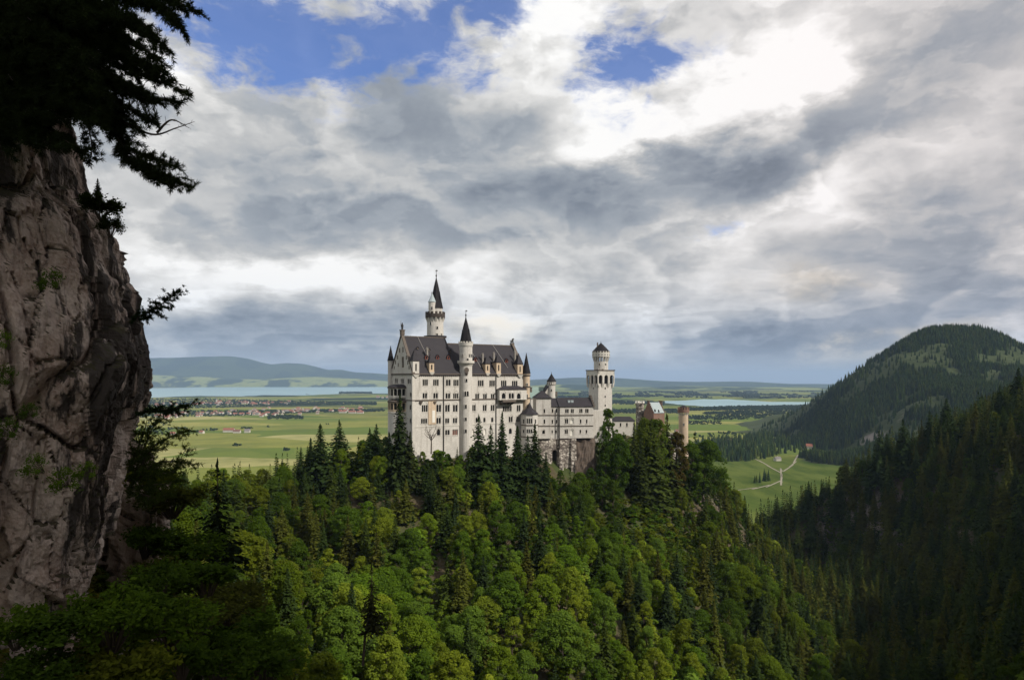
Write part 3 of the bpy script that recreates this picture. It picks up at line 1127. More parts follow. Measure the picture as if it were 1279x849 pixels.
# ridge cresting and copings
cb = MB()
cb.box(FS, 0.6, USPLIT, ZRW - .1, ZRW + .35, -WID / 2 - .15, -WID / 2 + .15)
cb.box(FS, USPLIT + .02, LEN - .6, ZRE - .1, ZRE + .35, -WID / 2 - .15, -WID / 2 + .15)
cb.build('ridge_cresting', M_DARKSTONE, roof)
lb = MB()
for px0, px1 in ((535.3, 541.5), (598.0, 602.5), (630.5, 636.0)):
    u = FS.U(px0)
    u2 = FS.U(px1)
    zr = ZRW if px0 < 571 else ZRE
    lb = MB()
    lb.tube([FS.P(u, zr + .3, -WID / 2 + .3), FS.P(u2, ZE + 3.0, -1.2)], .06, 4)
    lb.build('lightning_cable', M_TRIM, roof)
cop = MB()
for fr, zr in ((FW, ZRW), (FE, ZRE)):
    for (ua, ub) in ((-.5, WID / 2), (WID + .5, WID / 2)):
        za, zb = ZE - .5, zr + .7
        for nn0, nn1 in ((-1.0, .35),):
            pa, pb = (ua, za), (ub, zb)
            P = fr.P
            cop = MB()
            cop.hexa([P(pa[0], pa[1], nn1), P(pb[0], pb[1], nn1), P(pb[0], pb[1], nn0), P(pa[0], pa[1], nn0),
                      P(pa[0], pa[1] + .8, nn1), P(pb[0], pb[1] + .8, nn1), P(pb[0], pb[1] + .8, nn0), P(pa[0], pa[1] + .8, nn0)])
            cop.build('gable_coping', M_DARKSTONE, palace)
# gable ornaments on the west side: blind niches
gb = MB()
for (x, y, ww, hh) in ((499.2, 437.5, 1.4, 2.0), (503.4, 436.6, 1.4, 2.4), (496.6, 446, 1.2, 1.8), (503.2, 448.8, 2.6, 2.4), (507.6, 446.6, 1.2, 1.8), (494.0, 452.4, 1.2, 1.8), (503.4, 455, 2.4, 2.8), (509.4, 452.8, 1.2, 1.8), (497.5, 455.5, 1.2, 1.6), (511, 459, 1.2, 1.6), (492.6, 459, 1.0, 1.4)):
    u = FW.U(x)
    z = FW.Z(y, u)
    ww *= .38
    gb = MB()
    gb.box(FW, u - ww, u + ww, z - hh / 2, z + hh / 2, .003, .05)
    gb.build('niche', M_DARKSTONE, palace)
# cornice under the eaves
co = MB()
for fr, L in ((FS, LEN), (FW, WID), (FE, WID), (FN, LEN)):
    co.box(fr, -.3, L + .3 if fr is FS else L, ZE - .55, ZE - .003, .003, .55)
eave_corbels(co, FS, .5, LEN - .5, ZE - .56, 1.0)
co.build('cornice', M_DARKSTONE, palace)
st = MB()
zst = FS.Z(498.2, LEN / 2)
us0 = FS.U(620.6)
st.box(FS, -.3, us0, zst - .32, zst + .12, .003, .35)
st.box(FW, 0, WID - .01, zst - .32, zst + .12, .003, .35)
st.build('string_course', M_DARKSTONE, palace)
st = MB()
z2 = FS.Z(529.8, LEN / 2)
st.box(FS, -.2, LEN, z2 - .25, z2 + .3, .003, .16)
st.build('plinth_band', M_TRIM, palace)
# corner pilaster
pb = MB()
pb.box(FS, -.25, .95, ZB, ZE - .56, .003, .28)
pb.build('corner_pier', M_TRIM, palace)
for px in (553.8, 619.2):
    u = FS.U(px)
    mb = MB()
    mb.tube([FS.P(u, ZE - .6, .35), FS.P(u, ZB + 3, .35)], .19, 6)
    mb.build('downpipe', M_METAL, palace)
# shallow pier with painted panel, little consoles
u0, u1 = FS.U(534.8), FS.U(544.4)
mb = MB()
mb.box(FS, u0, u1, FS.Z(530, u0), FS.Z(501, u0), .003, .3)
pier = mb.build('wall_pier', M_WARM, palace, 'broad warm toned buttress strip')
u0, u1 = FS.U(539.4), FS.U(543.0)
mb = MB()
mb.box(FS, u0, u1, FS.Z(527.5, u0), FS.Z(512.4, u0), .303, .38)
mb.build('white_panel', M_BLANK, pier)
for px in (525.4, 542.6):
    u = FS.U(px)
    z = FS.Z(502.3, u)
    mb = MB()
    P = FS.P
    mb.hexa([P(u - .15, z - 1.1, .32), P(u + .15, z - 1.1, .32), P(u + .15, z - 1.1, .003), P(u - .15, z - 1.1, .003), P(u - .7, z + .4, .9), P(u + .7, z + .4, .9), P(u + .7, z + .4, .003), P(u - .7, z + .4, .003)])
    mb.build('console', M_DARKSTONE, palace)

# stair turret on the long side
uc = FS.U(581.3)
tc_ = FS.P(uc, 0, 0.4)[:2]
DT = tc_[1]
rt = (589.2 - 573.6) / 2 / FPX * DT
tur = MB()
tur.ring(tc_, [(rt, ZB), (rt, zat(456, DT)), (rt * 1.12, zat(453.5, DT))], 28, cap_top=False)
turret = tur.build('stair_turret', M_WALL, palace)
mb = MB()
rb = (592.0 - 570.6) / 2 / FPX * DT
mb.ring(tc_, [(rt * .98, zat(457.5, DT)), (rb * .9, zat(454, DT)), (rb, zat(453.5, DT)), (rb, zat(450.5, DT)), (rb - .4, zat(450.5, DT)), (rb - .4, zat(452.5, DT))], 28, cap_top=False)
mb.build('balcony', M_TRIM, turret)
mb = MB()
rtt = rt * 1.03
mb.ring(tc_, [(rtt, zat(452.6, DT)), (rtt, zat(433.5, DT)), (rtt * 1.1, zat(431.5, DT)), (rtt * 1.13, zat(428.5, DT)), (rtt, zat(428.3, DT))], 28)
mb.build('turret_top', M_WALL, turret)
for k in range(14):
    mb = MB()
    a = 2 * math.pi * k / 14
    fr = Frame(tc_[0] + rtt * 1.08 * math.cos(a), tc_[1] + rtt * 1.08 * math.sin(a), -math.sin(a), math.cos(a))
    mb.box(fr, -.42, .42, zat(428.6, DT), zat(426.6, DT), -.25, .2)
    mb.build('merlon', M_TRIM, turret)
mb = MB()
mb.ring(tc_, [(rtt * 1.0, zat(428.2, DT)), (rtt * .72, zat(417, DT)), (rtt * .42, zat(407, DT)), (.1, zat(395.5, DT))], 8, smooth=False, rot=R(22))
sp = mb.build('spire', M_SPIRE, turret)
for k in range(4):
    mb = MB()
    a = face_cam(tc_) + R(45) + math.pi / 2 * k
    fr = Frame(tc_[0] + rtt * .62 * math.cos(a), tc_[1] + rtt * .62 * math.sin(a), -math.sin(a), math.cos(a))
    z = zat(416, DT)
    mb.box(fr, -.35, .35, z - .6, z + .9, -.5, .3)
    mb.poly([fr.P(-.45, z + .9, .32), fr.P(.45, z + .9, .32), fr.P(0, z + 2.2, .1)])
    mb.poly([fr.P(-.45, z + .9, .32), fr.P(0, z + 2.2, .1), fr.P(-.45, z + .9, -.5)])
    mb.poly([fr.P(.45, z + .9, .32), fr.P(.45, z + .9, -.5), fr.P(0, z + 2.2, .1)])
    mb.build('lucarne', M_SPIRE, sp)
finial(turret, tc_, zat(395.8, DT), zat(387, DT), .16)
fc = face_cam(tc_)
for (da, y0, y1, wd, li, rr) in ((.28, 447.2, 451.3, 1.1, 1, rtt), (-.5, 441.8, 446, 1.0, 1, rtt), (1.0, 441.8, 446, 1.0, 1, rtt), (.1, 472.5, 477, 1.0, 1, rt), (.1, 488.0, 494.2, 2.2, 2, rt),
                                 (.0, 504.4, 509.6, 1.1, 1, rt), (.0, 520.2, 524.6, 1.1, 1, rt), (.0, 534.8, 539.6, 1.1, 1, rt), (-.62, 441.8, 446, .8, 1, rtt), (.6, 441.8, 446, .8, 1, rtt)):
    slit(turret, tc_, rr, fc + da, zat(y1, DT), zat(y0, DT), wd, li)
# clock-like round window
mb = MB()
a = fc + .12
fr = Frame(tc_[0] + rt * math.cos(a), tc_[1] + rt * math.sin(a), -math.sin(a), math.cos(a))
zc = zat(462.3, DT)
mb.poly([fr.P(1.05 * math.cos(2 * math.pi * k / 14), zc + 1.3 * math.sin(2 * math.pi * k / 14), .14) for k in range(14)])
mb.ring((fr.P(0, 0, -.1)[0], fr.P(0, 0, -.1)[1]), [(.35, zc - 2.4), (.9, zc - 1.2)], 10)
mb.build('round_window', M_DARKSTONE, turret)

# box loggia with its own roof on the right-hand part
lu0, lu1 = FS.U(620.8), FS.U(654.6)
ld = 2.2
lz0, lz1 = FS.Z(499.4, lu0 + 5, ld), FS.Z(486.2, lu0 + 5, ld)
FL = Frame(*FS.P(lu0, 0, ld)[:2], *FS.d)
mb = MB()
LW = lu1 - lu0


def Lf(x0, x1, y0, y1):
    a, b = FL.U(x0), FL.U(x1)
    return max(.15, a), min(LW - .15, b), FL.Z(y1, (a + b) / 2), FL.Z(y0, (a + b) / 2)


lw = [(626.6, 631.8, 490.4, 497.8, 1), (635.4, 642.2, 490.6, 497.6, 2), (645.6, 650.6, 490.8, 498.0, 1)]
lh = [Lf(*q[:4]) for q in lw]
facade(mb, FL, 0, LW, lz0, lz1, lh)
mb.poly([FL.P(0, lz0, -ld), FL.P(0, lz0, 0), FL.P(0, lz1, 0), FL.P(0, lz1, -ld)])
mb.poly([FL.P(LW, lz0, 0), FL.P(LW, lz0, -ld), FL.P(LW, lz1, -ld), FL.P(LW, lz1, 0)])
mb.poly([FL.P(0, lz0, -ld), FL.P(LW, lz0, -ld), FL.P(LW, lz0, 0), FL.P(0, lz0, 0)])
loggia = mb.build('loggia', M_WALL, palace)
for q, hb in zip(lw, lh):
    window(loggia, FL, *hb, lights=q[4], hood=(q[4] == 1))
mb = MB()
rr = [FL.P(-.5, lz1 + .02, .5), FL.P(LW + .5, lz1 + .02, .5), FL.P(LW + .5, lz1 + .02, -ld), FL.P(-.5, lz1 + .02, -ld), FL.P(3.5, lz1 + 1.7, -ld), FL.P(LW - 3.5, lz1 + 1.7, -ld)]
mb.poly([rr[0], rr[1], rr[5], rr[4]])
mb.poly([rr[0], rr[4], rr[3]])
mb.poly([rr[1], rr[2], rr[5]])
mb.poly([rr[3], rr[2], rr[1], rr[0]])
mb.build('loggia_roof', M_SLATE, loggia)
mb = MB()
bu0, bu1 = FL.U(626.2) + .2, FL.U(643.0)
mb.box(FL, bu0, bu1, lz0 - 1.0, lz0 + .1, .003, 1.1)
for k in range(4):
    u = bu0 + .5 + (bu1 - bu0 - 1) * k / 3
    P = FL.P
    mb.hexa([P(u - .2, lz0 - 2.3, -1.6), P(u + .2, lz0 - 2.3, -1.6), P(u + .2, lz0 - 2.3, -ld), P(u - .2, lz0 - 2.3, -ld), P(u - .2, lz0 - 1.01, 1.0), P(u + .2, lz0 - 1.01, 1.0), P(u + .2, lz0 - 1.01, -ld), P(u - .2, lz0 - 1.01, -ld)])
mb.build('balcony', M_DARKSTONE, loggia)

# western apse: a two-storey arcaded bay with half-domed roof
ca = FW.P(FW.U(500.2), 0, 0)[:2]
DA = ca[1] - 3.5
ra = 5.6
aw0 = math.atan2(FW.n[1], FW.n[0])
mb = MB()
mb.ring(ca, [(ra, ZB), (ra, zat(515.5, DA)), (ra + .3, zat(515, DA)), (ra - .3, zat(514.2, DA))], 22, a0=aw0 - math.pi / 2, a1=aw0 + math.pi / 2, cap_top=False)
apse = mb.build('apse_bay', M_WALL, palace)
for (y0, y1, nm) in ((502.4, 514.0, 0), (484.8, 496.6, 1)):
    z0, z1 = zat(y1, DA), zat(y0, DA)
    mb = MB()
    n = 9
    for k in range(n):
        a = aw0 - math.pi / 2 + math.pi * (k + .5) / n
        rr_ = ra * math.cos(math.pi / 2 / n)
        fr = Frame(ca[0] + rr_ * math.cos(a), ca[1] + rr_ * math.sin(a), -math.sin(a), math.cos(a))
        hw = ra * math.sin(math.pi / 2 / n)
        arched_infill(mb, fr, -hw, hw, z0 + 1.0, z1, 1, -.4, 0, .42)
        mb.box(fr, -hw, hw, z0, z0 + 1.0, -.3, 0)
    arc_ = mb.build('arcade', M_TRIM if nm else M_WARM, apse)
    pb = MB()
    pb.ring(ca, [(ra - 1.3, z0), (ra - 1.3, z1)], 12, a0=aw0 - math.pi / 2, a1=aw0 + math.pi / 2, cap_top=False)
    pb.build('pane', M_GLASS, arc_)
    mb = MB()
    mb.ring(ca, [(ra - 1.2, z1 - .05), (ra + .25, z1 + .002), (ra + .3, z1 + .5), (ra - .2, z1 + .9 if nm == 0 else z1 + .5)], 22, a0=aw0 - math.pi / 2, a1=aw0 + math.pi / 2, cap_top=False)
    mb.build('cornice', M_DARKSTONE, apse)
mb = MB()
z1 = zat(484.8, DA) + .5
zt = zat(479.6, DA)
mb.ring(ca, [(ra + .35, z1), (ra * .92, z1 + (zt - z1) * .55), (ra * .6, z1 + (zt - z1) * .88), (.01, zt)], 22, a0=aw0 - math.pi / 2, a1=aw0 + math.pi / 2, cap_top=False)
mb.build('bay_roof', M_SLATE, apse)


# corner turrets
def corner_turret(c, D, r, ypb, ypt, ytip, mat, yf=None, wins=()):
    mb = MB()
    mb.ring(c, [(r, zat(ypb, D)), (r, zat(ypt, D) - .5), (r * 1.15, zat(ypt, D) - .2), (r * 1.15, zat(ypt, D))], 16, cap_bot=True)
    o = mb.build('corner_turret', mat, palace)
    mb = MB()
    mb.ring(c, [(r * 1.22, zat(ypt, D) + .003), (r * .7, zat(ypt, D) + (zat(ytip, D) - zat(ypt, D)) * .42), (.05, zat(ytip, D))], 12, smooth=False, cap_bot=True)
    mb.build('spire', M_SPIRE, o)
    for (y0, y1) in wins:
        slit(o, c, r, face_cam(c) + .2, zat(y1, D), zat(y0, D), .9)
    return o


cE = FS.P(LEN + .2, 0, .2)[:2]
corner_turret(cE, cE[1], 1.75, 552, 466.5, 440.5, M_WARM, wins=((478, 483), (492, 497)))  # warm material paints the orange sunlight on this turret
cWb = FW.P(.0, 0, .2)[:2]
corner_turret(cWb, cWb[1], 1.3, 560, 450.5, 431.5, M_WALL)
mbx = MB()
for y in (470, 484, 498):
    mbx.ring(cE, [(1.75, zat(y, cE[1])), (2.15, zat(y - .8, cE[1])), (2.15, zat(y - 1.6, cE[1])), (1.76, zat(y - 2, cE[1]))], 16, cap_top=False)
mbx.build('turret_band', M_DARKSTONE, palace)

# wall dormers above the eaves, roof dormers, chimneys
ROOFN = lambda z, zr: -(z - ZE - .35) / ((zr - ZE - .35) / (WID / 2))
for k, (px, y0, y1, yt, hw, mat) in enumerate(((519.2, 467.5, 450.8, 434.5, 1.55, M_TRIM), (538.8, 464.5, 453.0, 441.0, 1.2, M_WARM), (608.6, 465.5, 454.5, 444.0, 1.2, M_WARM), (622.4, 466.5, 452.8, 441.5, 1.25, M_WARM), (649.2, 468.0, 454.8, 440.5, 1.55, M_WARM))):  # the warm ones hold orange sunlight in their masonry colour
    u = FS.U(px)
    z0, z1, zt = FS.Z(y0, u), FS.Z(y1, u), FS.Z(yt, u)
    f0 = .35
    hole = (u - .38, u + .38, z0 + (z1 - z0) * .25, z0 + (z1 - z0) * .8)
    mb = MB()
    facade(mb, FS, u - hw, u + hw, z0, z1, [hole], 0, .4, f0)
    P = FS.P
    for a, s in ((u - hw, 1), (u + hw, -1)):
        mb.poly([P(a, z0, -4), P(a, z0, f0), P(a, z1, f0), P(a, z1, -4)][::s])
    d = mb.build('dormer', mat, palace)
    window(d, FS, *hole, lights=1, n=f0, sill=False)
    mb = MB()
    ap = P(u, zt, f0 - hw * .9)
    mb.box(FS, u - hw - .25, u + hw + .25, z1 + .002, z1 + .3, -4, f0 + .25)
    q = [P(u - hw - .2, z1 + .3, f0 + .2), P(u + hw + .2, z1 + .3, f0 + .2), P(u + hw + .2, z1 + .3, f0 - 2 * hw), P(u - hw - .2, z1 + .3, f0 - 2 * hw)]
    for i in range(4):
        mb.poly([q[i], q[(i + 1) % 4], ap])
    mb.build('dormer_roof', M_SLATE, d)
    mb = MB()
    mb.hexa([P(u - .4, z0 - 1.4, .5), P(u + .4, z0 - 1.4, .5), P(u + .4, z0 - 1.4, .003), P(u - .4, z0 - 1.4, .003), P(u - hw - .1, z0 - .003, f0 + .5), P(u + hw + .1, z0 - .003, f0 + .5), P(u + hw + .1, z0 - .003, .003), P(u - hw - .1, z0 - .003, .003)])
    mb.build('corbel', M_TRIM, d)
for k, (px, py) in enumerate(((531.6, 446.0), (545.5, 446.0), (559.0, 446.2), (593.0, 448.6), (605.0, 449.8), (618.6, 449.8), (631.6, 450.4), (520.6, 434.8), (534.8, 436.8), (561.2, 438.6), (644, 450))):
    zr = ZRW if px < 571 else ZRE
    u = FS.U(px)
    for _ in range(4):
        z = FS.Z(py, u, -5)
        nn = ROOFN(z, zr)
        kx = (px - CX) / FPX
        ox, oy = FS.o[0] + FS.n[0] * nn, FS.o[1] + FS.n[1] * nn
        u = (kx * oy - ox) / (FS.d[0] - kx * FS.d[1])
        z = (HY - py) / FPX * (oy + FS.d[1] * u)
    big = py > 443
    hw, hh = (.75, .95) if big else (.45, .5)
    P = FS.P
    mb = MB()
    mb.poly([P(u - hw, z - hh, nn + .9), P(u + hw, z - hh, nn + .9), P(u + hw, z + hh * .2, nn + .9), P(u, z + hh * 1.2, nn + .9), P(u - hw, z + hh * .2, nn + .9)])
    for s in (-1, 1):
        mb.poly([P(u + s * hw, z - hh, nn + .9), P(u + s * hw, z - hh, nn - .6), P(u + s * hw, z + hh * .2, nn - .6), P(u + s * hw, z + hh * .2, nn + .9)][::s])
    o = mb.build('dormer', M_SHUTTER if big else M_DARKSTONE, palace)
    mb = MB()
    e = .25
    for s in (-1, 1):
        q = [P(u + s * (hw + e), z + hh * .2 - e, nn + 1.2), P(u, z + hh * 1.25, nn + 1.2), P(u, z + hh * 1.25, nn - 1.2), P(u + s * (hw + e), z + hh * .2 - e, nn - 1.2)]
        mb.poly(q if s < 0 else q[::-1])
    mb.build('dormer_roof', M_SLATE, o)
    if big:
        pb = MB()
        pb.poly([P(u - hw * .5, z - hh * .7, nn + .92), P(u + hw * .5, z - hh * .7, nn + .92), P(u + hw * .5, z + hh * .1, nn + .92), P(u, z + hh * .6, nn + .92), P(u - hw * .5, z + hh * .1, nn + .92)])
        pb.build('pane', M_GLASS, o)
for px, y0, y1 in ((539.0, 448.0, 436.5), (608.8, 452, 443.6), (622.8, 452, 442.2), (649.6, 452, 439.8)):
    u = FS.U(px)
    zr = ZRW if px < 571 else ZRE
    z = FS.Z(y0, u, -5)
    nn = ROOFN(z, zr)
    mb = MB()
    zt = FS.Z(y1, u, nn)
    mb.box(FS, u - .38, u + .38, z - 1, zt, nn - .4, nn + .4)
    mb.box(FS, u - .5, u + .5, zt + .002, zt + .4, nn - .5, nn + .5)
    for s in (-.3, .3):
        mb.ring(FS.P(u + s, 0, nn)[:2], [(.2, zt + .4), (.16, zt + 1.1)], 8)
    mb.build('chimney', M_CHIM, palace)
# statue of a knight on the west gable, lion on the east
sc_ = FW.P(WID / 2, 0, -.4)[:2]
Dw = sc_[1]
mb = MB()
fr = Frame(sc_[0], sc_[1], FW.d[0], FW.d[1])
mb.box(fr, -.85, .85, ZRW + .6, ZRW + 2.6, -.8, .8)
mb.box(fr, -1.05, 1.05, ZRW + 2.603, ZRW + 3.0, -1, 1)
ped = mb.build('pedestal', M_DARKSTONE, palace)
zs = ZRW + 3.0
mb = MB()
mb.ring(sc_, [(.5, zs), (.42, zs + .9), (.55, zs + 1.6), (.62, zs + 2.1), (.25, zs + 2.45), (.3, zs + 2.75), (.24, zs + 3.05), (.02, zs + 3.3)], 10)
mb.tube([fr.P(-.5, zs + 2.1, .0), fr.P(-.95, zs + 2.4, .2), fr.P(-.9, zs + 3.2, .2)], [.16, .13, .1], 6)
mb.tube([fr.P(-.9, zs + .3, .25), fr.P(-.9, zs + 4.3, .25)], .05, 5)
mb.tube([fr.P(.5, zs + 2.1, .0), fr.P(.8, zs + 1.4, .25), fr.P(.7, zs + .9, .4)], [.16, .14, .1], 6)
mb.build('statue', M_METAL, ped)
sc2 = FE.P(WID / 2, 0, -.5)[:2]
fr = Frame(sc2[0], sc2[1], FS.d[0], FS.d[1])
mb = MB()
mb.box(fr, -.9, .9, ZRE + .5, ZRE + 1.5, -.7, .7)
ped = mb.build('pedestal', M_DARKSTONE, palace)
mb = MB()
z = ZRE + 1.5
mb.tube([fr.P(-.8, z + .25, 0), fr.P(-.4, z + .7, 0), fr.P(.2, z + 1.1, 0), fr.P(.45, z + 1.8, 0), fr.P(.75, z + 2.1, 0), fr.P(1.1, z + 1.95, 0)], [.35, .5, .55, .5, .42, .22], 8)
for s in (-.25, .25):
    mb.tube([fr.P(.45, z + 1.1, s), fr.P(.6, z, s)], [.2, .15], 6)
mb.tube([fr.P(-.8, z + .2, 0), fr.P(-1.1, z + .9, .1), fr.P(-.9, z + 1.5, .1)], [.1, .08, .12], 5)
mb.build('lion_statue', M_METAL, ped)

# ================================================================== tall round tower behind the palace
DN = 335.0
M_SPIRE2 = simple_mat('dark_gallery_stone', (0.060, 0.048, 0.042), 0.9, 0.4, 1.5)  # stone of the tower gallery, darker than the wall below
cN = tower_at(543.6, DN)
rN = (553.8 - 533.4) / 2 / FPX * DN
tall = empty('round_tower', (cN[0], cN[1], -31.0), 'tall slim round tower with black pointed spire rising behind the palace roof', 'tower')
mb = MB()
mb.ring(cN, [(rN * 1.05, -34), (rN * 1.02, zat(420, DN)), (rN, zat(404, DN)), (rN * 1.0, zat(396, DN))], 32)
mb.build('wall', M_WALL, tall)
mb = MB()
mb.ring(cN, [(rN * 1.02, zat(423.5, DN)), (rN * 1.4, zat(421.5, DN)), (rN * 1.4, zat(419.6, DN)), (rN * 1.01, zat(419.2, DN))], 32, cap_top=False)
mb.build('roof_collar', M_SLATE, tall)
crown(tall, cN, (556 - 531.4) / 2 / FPX * DN, zat(402.6, DN), zat(392.5, DN), 'gallery', M_SPIRE2, 14, M_TRIM, True, 1.1)
rU = (552.6 - 537.5) / 2 / FPX * DN
cU = (cN[0] + .5, cN[1])
mb = MB()
mb.ring(cU, [(rU, zat(396, DN)), (rU, zat(386, DN)), (rU * 1.1, zat(385.2, DN))], 24)
mb.build('upper_storey', M_WALL, tall)
mb = MB()
mb.ring(cU, [(rU * 1.14, zat(385.2, DN) + .01), (rU * .78, zat(372, DN)), (rU * .4, zat(358, DN)), (.12, zat(346.5, DN))], 8, smooth=False, cap_bot=True)
spn = mb.build('spire', M_SPIRE, tall)
for da in (-1.1, .8):
    a = face_cam(cU) + da
    c = (cU[0] + rU * .8 * math.cos(a), cU[1] + rU * .8 * math.sin(a))
    mb = MB()
    mb.ring(c, [(.4, zat(378, DN)), (.4, zat(370, DN)), (.03, zat(364, DN))], 6, smooth=False)
    mb.build('pinnacle', M_SPIRE, spn)
finial(tall, cU, zat(347, DN), zat(336.5, DN), .16)
cT = tower_at(539.8, DN - rN * .55)
rT = (544.4 - 535.2) / 2 / FPX * DN
mb = MB()
mb.ring(cT, [(rT, zat(396, DN)), (rT, zat(378.5, DN)), (rT * 1.1, zat(378, DN))], 18)
sd = mb.build('side_turret', M_WALL, tall)
mb = MB()
mb.ring(cT, [(rT * 1.16, zat(378, DN) + .01), (rT * .6, zat(373, DN)), (.05, zat(366.5, DN))], 12, smooth=False, cap_bot=True)
mb.build('turret_roof', M_ZINC, sd)
slit(sd, cT, rT, face_cam(cT) - .1, zat(387.5, DN), zat(383.6, DN), 1.0)
fcN = face_cam(cN)
for (da, y0, y1, wd) in ((-.55, 402.2, 406.6, 1.1), (.25, 408, 411.4, 1.0), (.22, 416.5, 420, 1.0), (.85, 416.5, 420, .9)):
    slit(tall, cN, rN * 1.02, fcN + da, zat(y1, DN), zat(y0, DN), wd)

# ================================================================== the wing on the right, in front of the square tower
YW = 336.0
F2 = Frame(tower_at(650.5, YW)[0], YW, math.cos(R(9)), math.sin(R(9)))


def f2(x0, x1, y0, y1, fr, n=0.0):
    a, b = fr.U(x0), fr.U(x1)
    return a, b, fr.Z(y1, (a + b) / 2), fr.Z(y0, (a + b) / 2)


wing = empty('castle_wing', (*tower_at(700, YW)[:2], -31), 'lower pale wing on a rough rubble base, between palace and square tower', 'castle building')


def block(x0, x1, ytop, ybot, wins, n, dep, mat=M_WALL, name='wall', fr0=None, par=None):
    """a plain block whose front stands n metres proud of the wing's base line"""
    b0 = fr0 or F2
    o = b0.P(0, 0, n)
    fr = Frame(o[0], o[1], *b0.d)
    a, b = fr.U(x0), fr.U(x1)
    z0, z1 = fr.Z(ybot, (a + b) / 2), fr.Z(ytop, (a + b) / 2)
    hs = [f2(*q[:4], fr) for q in wins]
    mb = MB()
    facade(mb, fr, a, b, z0, z1, hs)
    P = fr.P
    mb.poly([P(a, z0, -dep), P(a, z0, 0), P(a, z1, 0), P(a, z1, -dep)])
    mb.poly([P(b, z0, 0), P(b, z0, -dep), P(b, z1, -dep), P(b, z1, 0)])
    mb.poly([P(b, z0, -dep), P(a, z0, -dep), P(a, z1, -dep), P(b, z1, -dep)])
    mb.poly([P(a, z1, 0), P(b, z1, 0), P(b, z1, -dep), P(a, z1, -dep)])
    o = mb.build(name, mat, par or wing)
    for q, hb in zip(wins, hs):
        li = q[4]
        window(par or wing, fr, *hb, lights=abs(li), hood=(len(q) > 5 and q[5] == 1), blank=(li < 0), pane=(M_BLANK if li < 0 else None), label='blind arched window' if li < 0 else None)
    return fr, a, b, z0, z1


def hip(mb, fr, a, b, z, dep, h, ov=.45, ridge=None):
    P = fr.P
    q = [P(a - ov, z + .02, ov), P(b + ov, z + .02, ov), P(b + ov, z + .02, -dep - ov), P(a - ov, z + .02, -dep - ov)]
    L = b - a
    if ridge is None:
        ridge = min(L, dep) / 2
    r0, r1 = P(a + ridge, z + h, -dep / 2), P(b - ridge, z + h, -dep / 2)
    if b - a - 2 * ridge < .1:
        r0 = r1 = P((a + b) / 2, z + h, -dep / 2)
        for i in range(4):
            mb.poly([q[i], q[(i + 1) % 4], r0])
    else:
        mb.poly([q[0], q[1], r1, r0])
        mb.poly([q[1], q[2], r1])
        mb.poly([q[2], q[3], r0, r1])
        mb.poly([q[3], q[0], r0])
    mb.poly(q[::-1])


# right-hand main part
frm, a, b, z0, z1 = block(699, 741.2, 507.6, 547.0, [
    (705.8, 710.4, 510.6, 515.6, 2), (712.8, 716.8, 510.6, 515.6, 2), (723.4, 727.6, 510.4, 515.4, 2), (730.8, 735.2, 510.4, 515.4, 2),
    (705.6, 709.6, 523.0, 528.8, 2, 1), (712.0, 716.6, 523.0, 529.0, -1, 1), (724.2, 726.2, 523.6, 528.6, 1), (731.8, 733.8, 523.6, 528.6, 1),
    (705.2, 709.4, 536.4, 541.6, 2, 1), (712.0, 716.4, 536.4, 544.0, -1, 1), (723.8, 725.8, 536.6, 541.0, 1), (731.4, 733.4, 536.6, 541.0, 1)], 0, 13)
MAINW = (frm, a, b, z0, z1)
rb_ = MB()
P = frm.P
zr = frm.Z(496.4, (a + b) / 2, -6.5)
ov = .5
q = [P(a - .3, z1 + .02, ov), P(b - .2, z1 + .02, ov), P(b - .2, zr, -6.5), P(a - .3, zr, -6.5), P(b - .2, z1 + .02, -13.5), P(a - .3, z1 + .02, -13.5)]
rb_.poly([q[0], q[1], q[2], q[3]])
rb_.poly([q[3], q[2], q[4], q[5]])
rb_.poly([q[0], q[3], q[5]])
rb_.poly([q[1], q[4], q[2]])
rb_.poly([q[5], q[4], q[1], q[0]])
wroof = rb_.build('roof', M_SLATE, wing)
for px in (712.5, 716.5):
    u = frm.U(px)
    mb = MB()
    zz = z1 + (zr - z1) * .5
    mb.box(frm, u - .6, u + .6, zz - .4, zz + .9, -4.2, -2.6)
    mb.build('skylight', M_ZINC, wroof)
gm = MB()
for k in range(5):
    h = z1 + (zr + 1.2 - z1) * (k + 1) / 5
    y0n, y1n = .3 - 6.8 * k / 5, -13.3 + 6.5 * k / 5
    gm.box(frm, b - .2 + .02, b + .6, z1 - .6 if k == 0 else z1 + (zr + 1.2 - z1) * k / 5 + .002, h, y1n, y0n)
gm.build('stepped_gable', M_DARKSTONE, wing)
# recessed part and the tall square block left of it
fr_, a, b, z0, z1 = block(688.0, 699.2, 507.8, 547.4, [(689.0, 691.0, 510.2, 515.2, 1), (694.0, 696.2, 510.2, 515.2, 1), (688.9, 690.9, 524.0, 528.8, 1), (694.0, 696.0, 524.0, 528.8, 1), (688.8, 690.6, 537.0, 541.0, 1), (693.6, 695.4, 537.0, 541.0, 1)], -1.0, 12)
mb = MB()
P = fr_.P
zr2 = fr_.Z(497.0, (a + b) / 2, -6)
q = [P(a, z1 + .02, .5), P(b, z1 + .02, .5), P(b, zr2, -6), P(a, zr2, -6)]
mb.poly(q)
mb.poly([q[0], q[3], P(a, z1 + .02, -.5)])
mb.poly([P(a, zr2, -6), P(b, zr2, -6), P(b, z1, -12), P(a, z1, -12)])
mb.build('roof', M_SLATE, wing)
fr_, a, b, z0, z1 = block(669.8, 688.2, 497.0, 547.6, [(678.8, 681.0, 510.6, 515.8, 1), (678.8, 681.0, 523.6, 529.0, 1), (677.0, 680.8, 537.0, 541.6, 1, 1)], .6, 9, name='tower_block')
mb = MB()
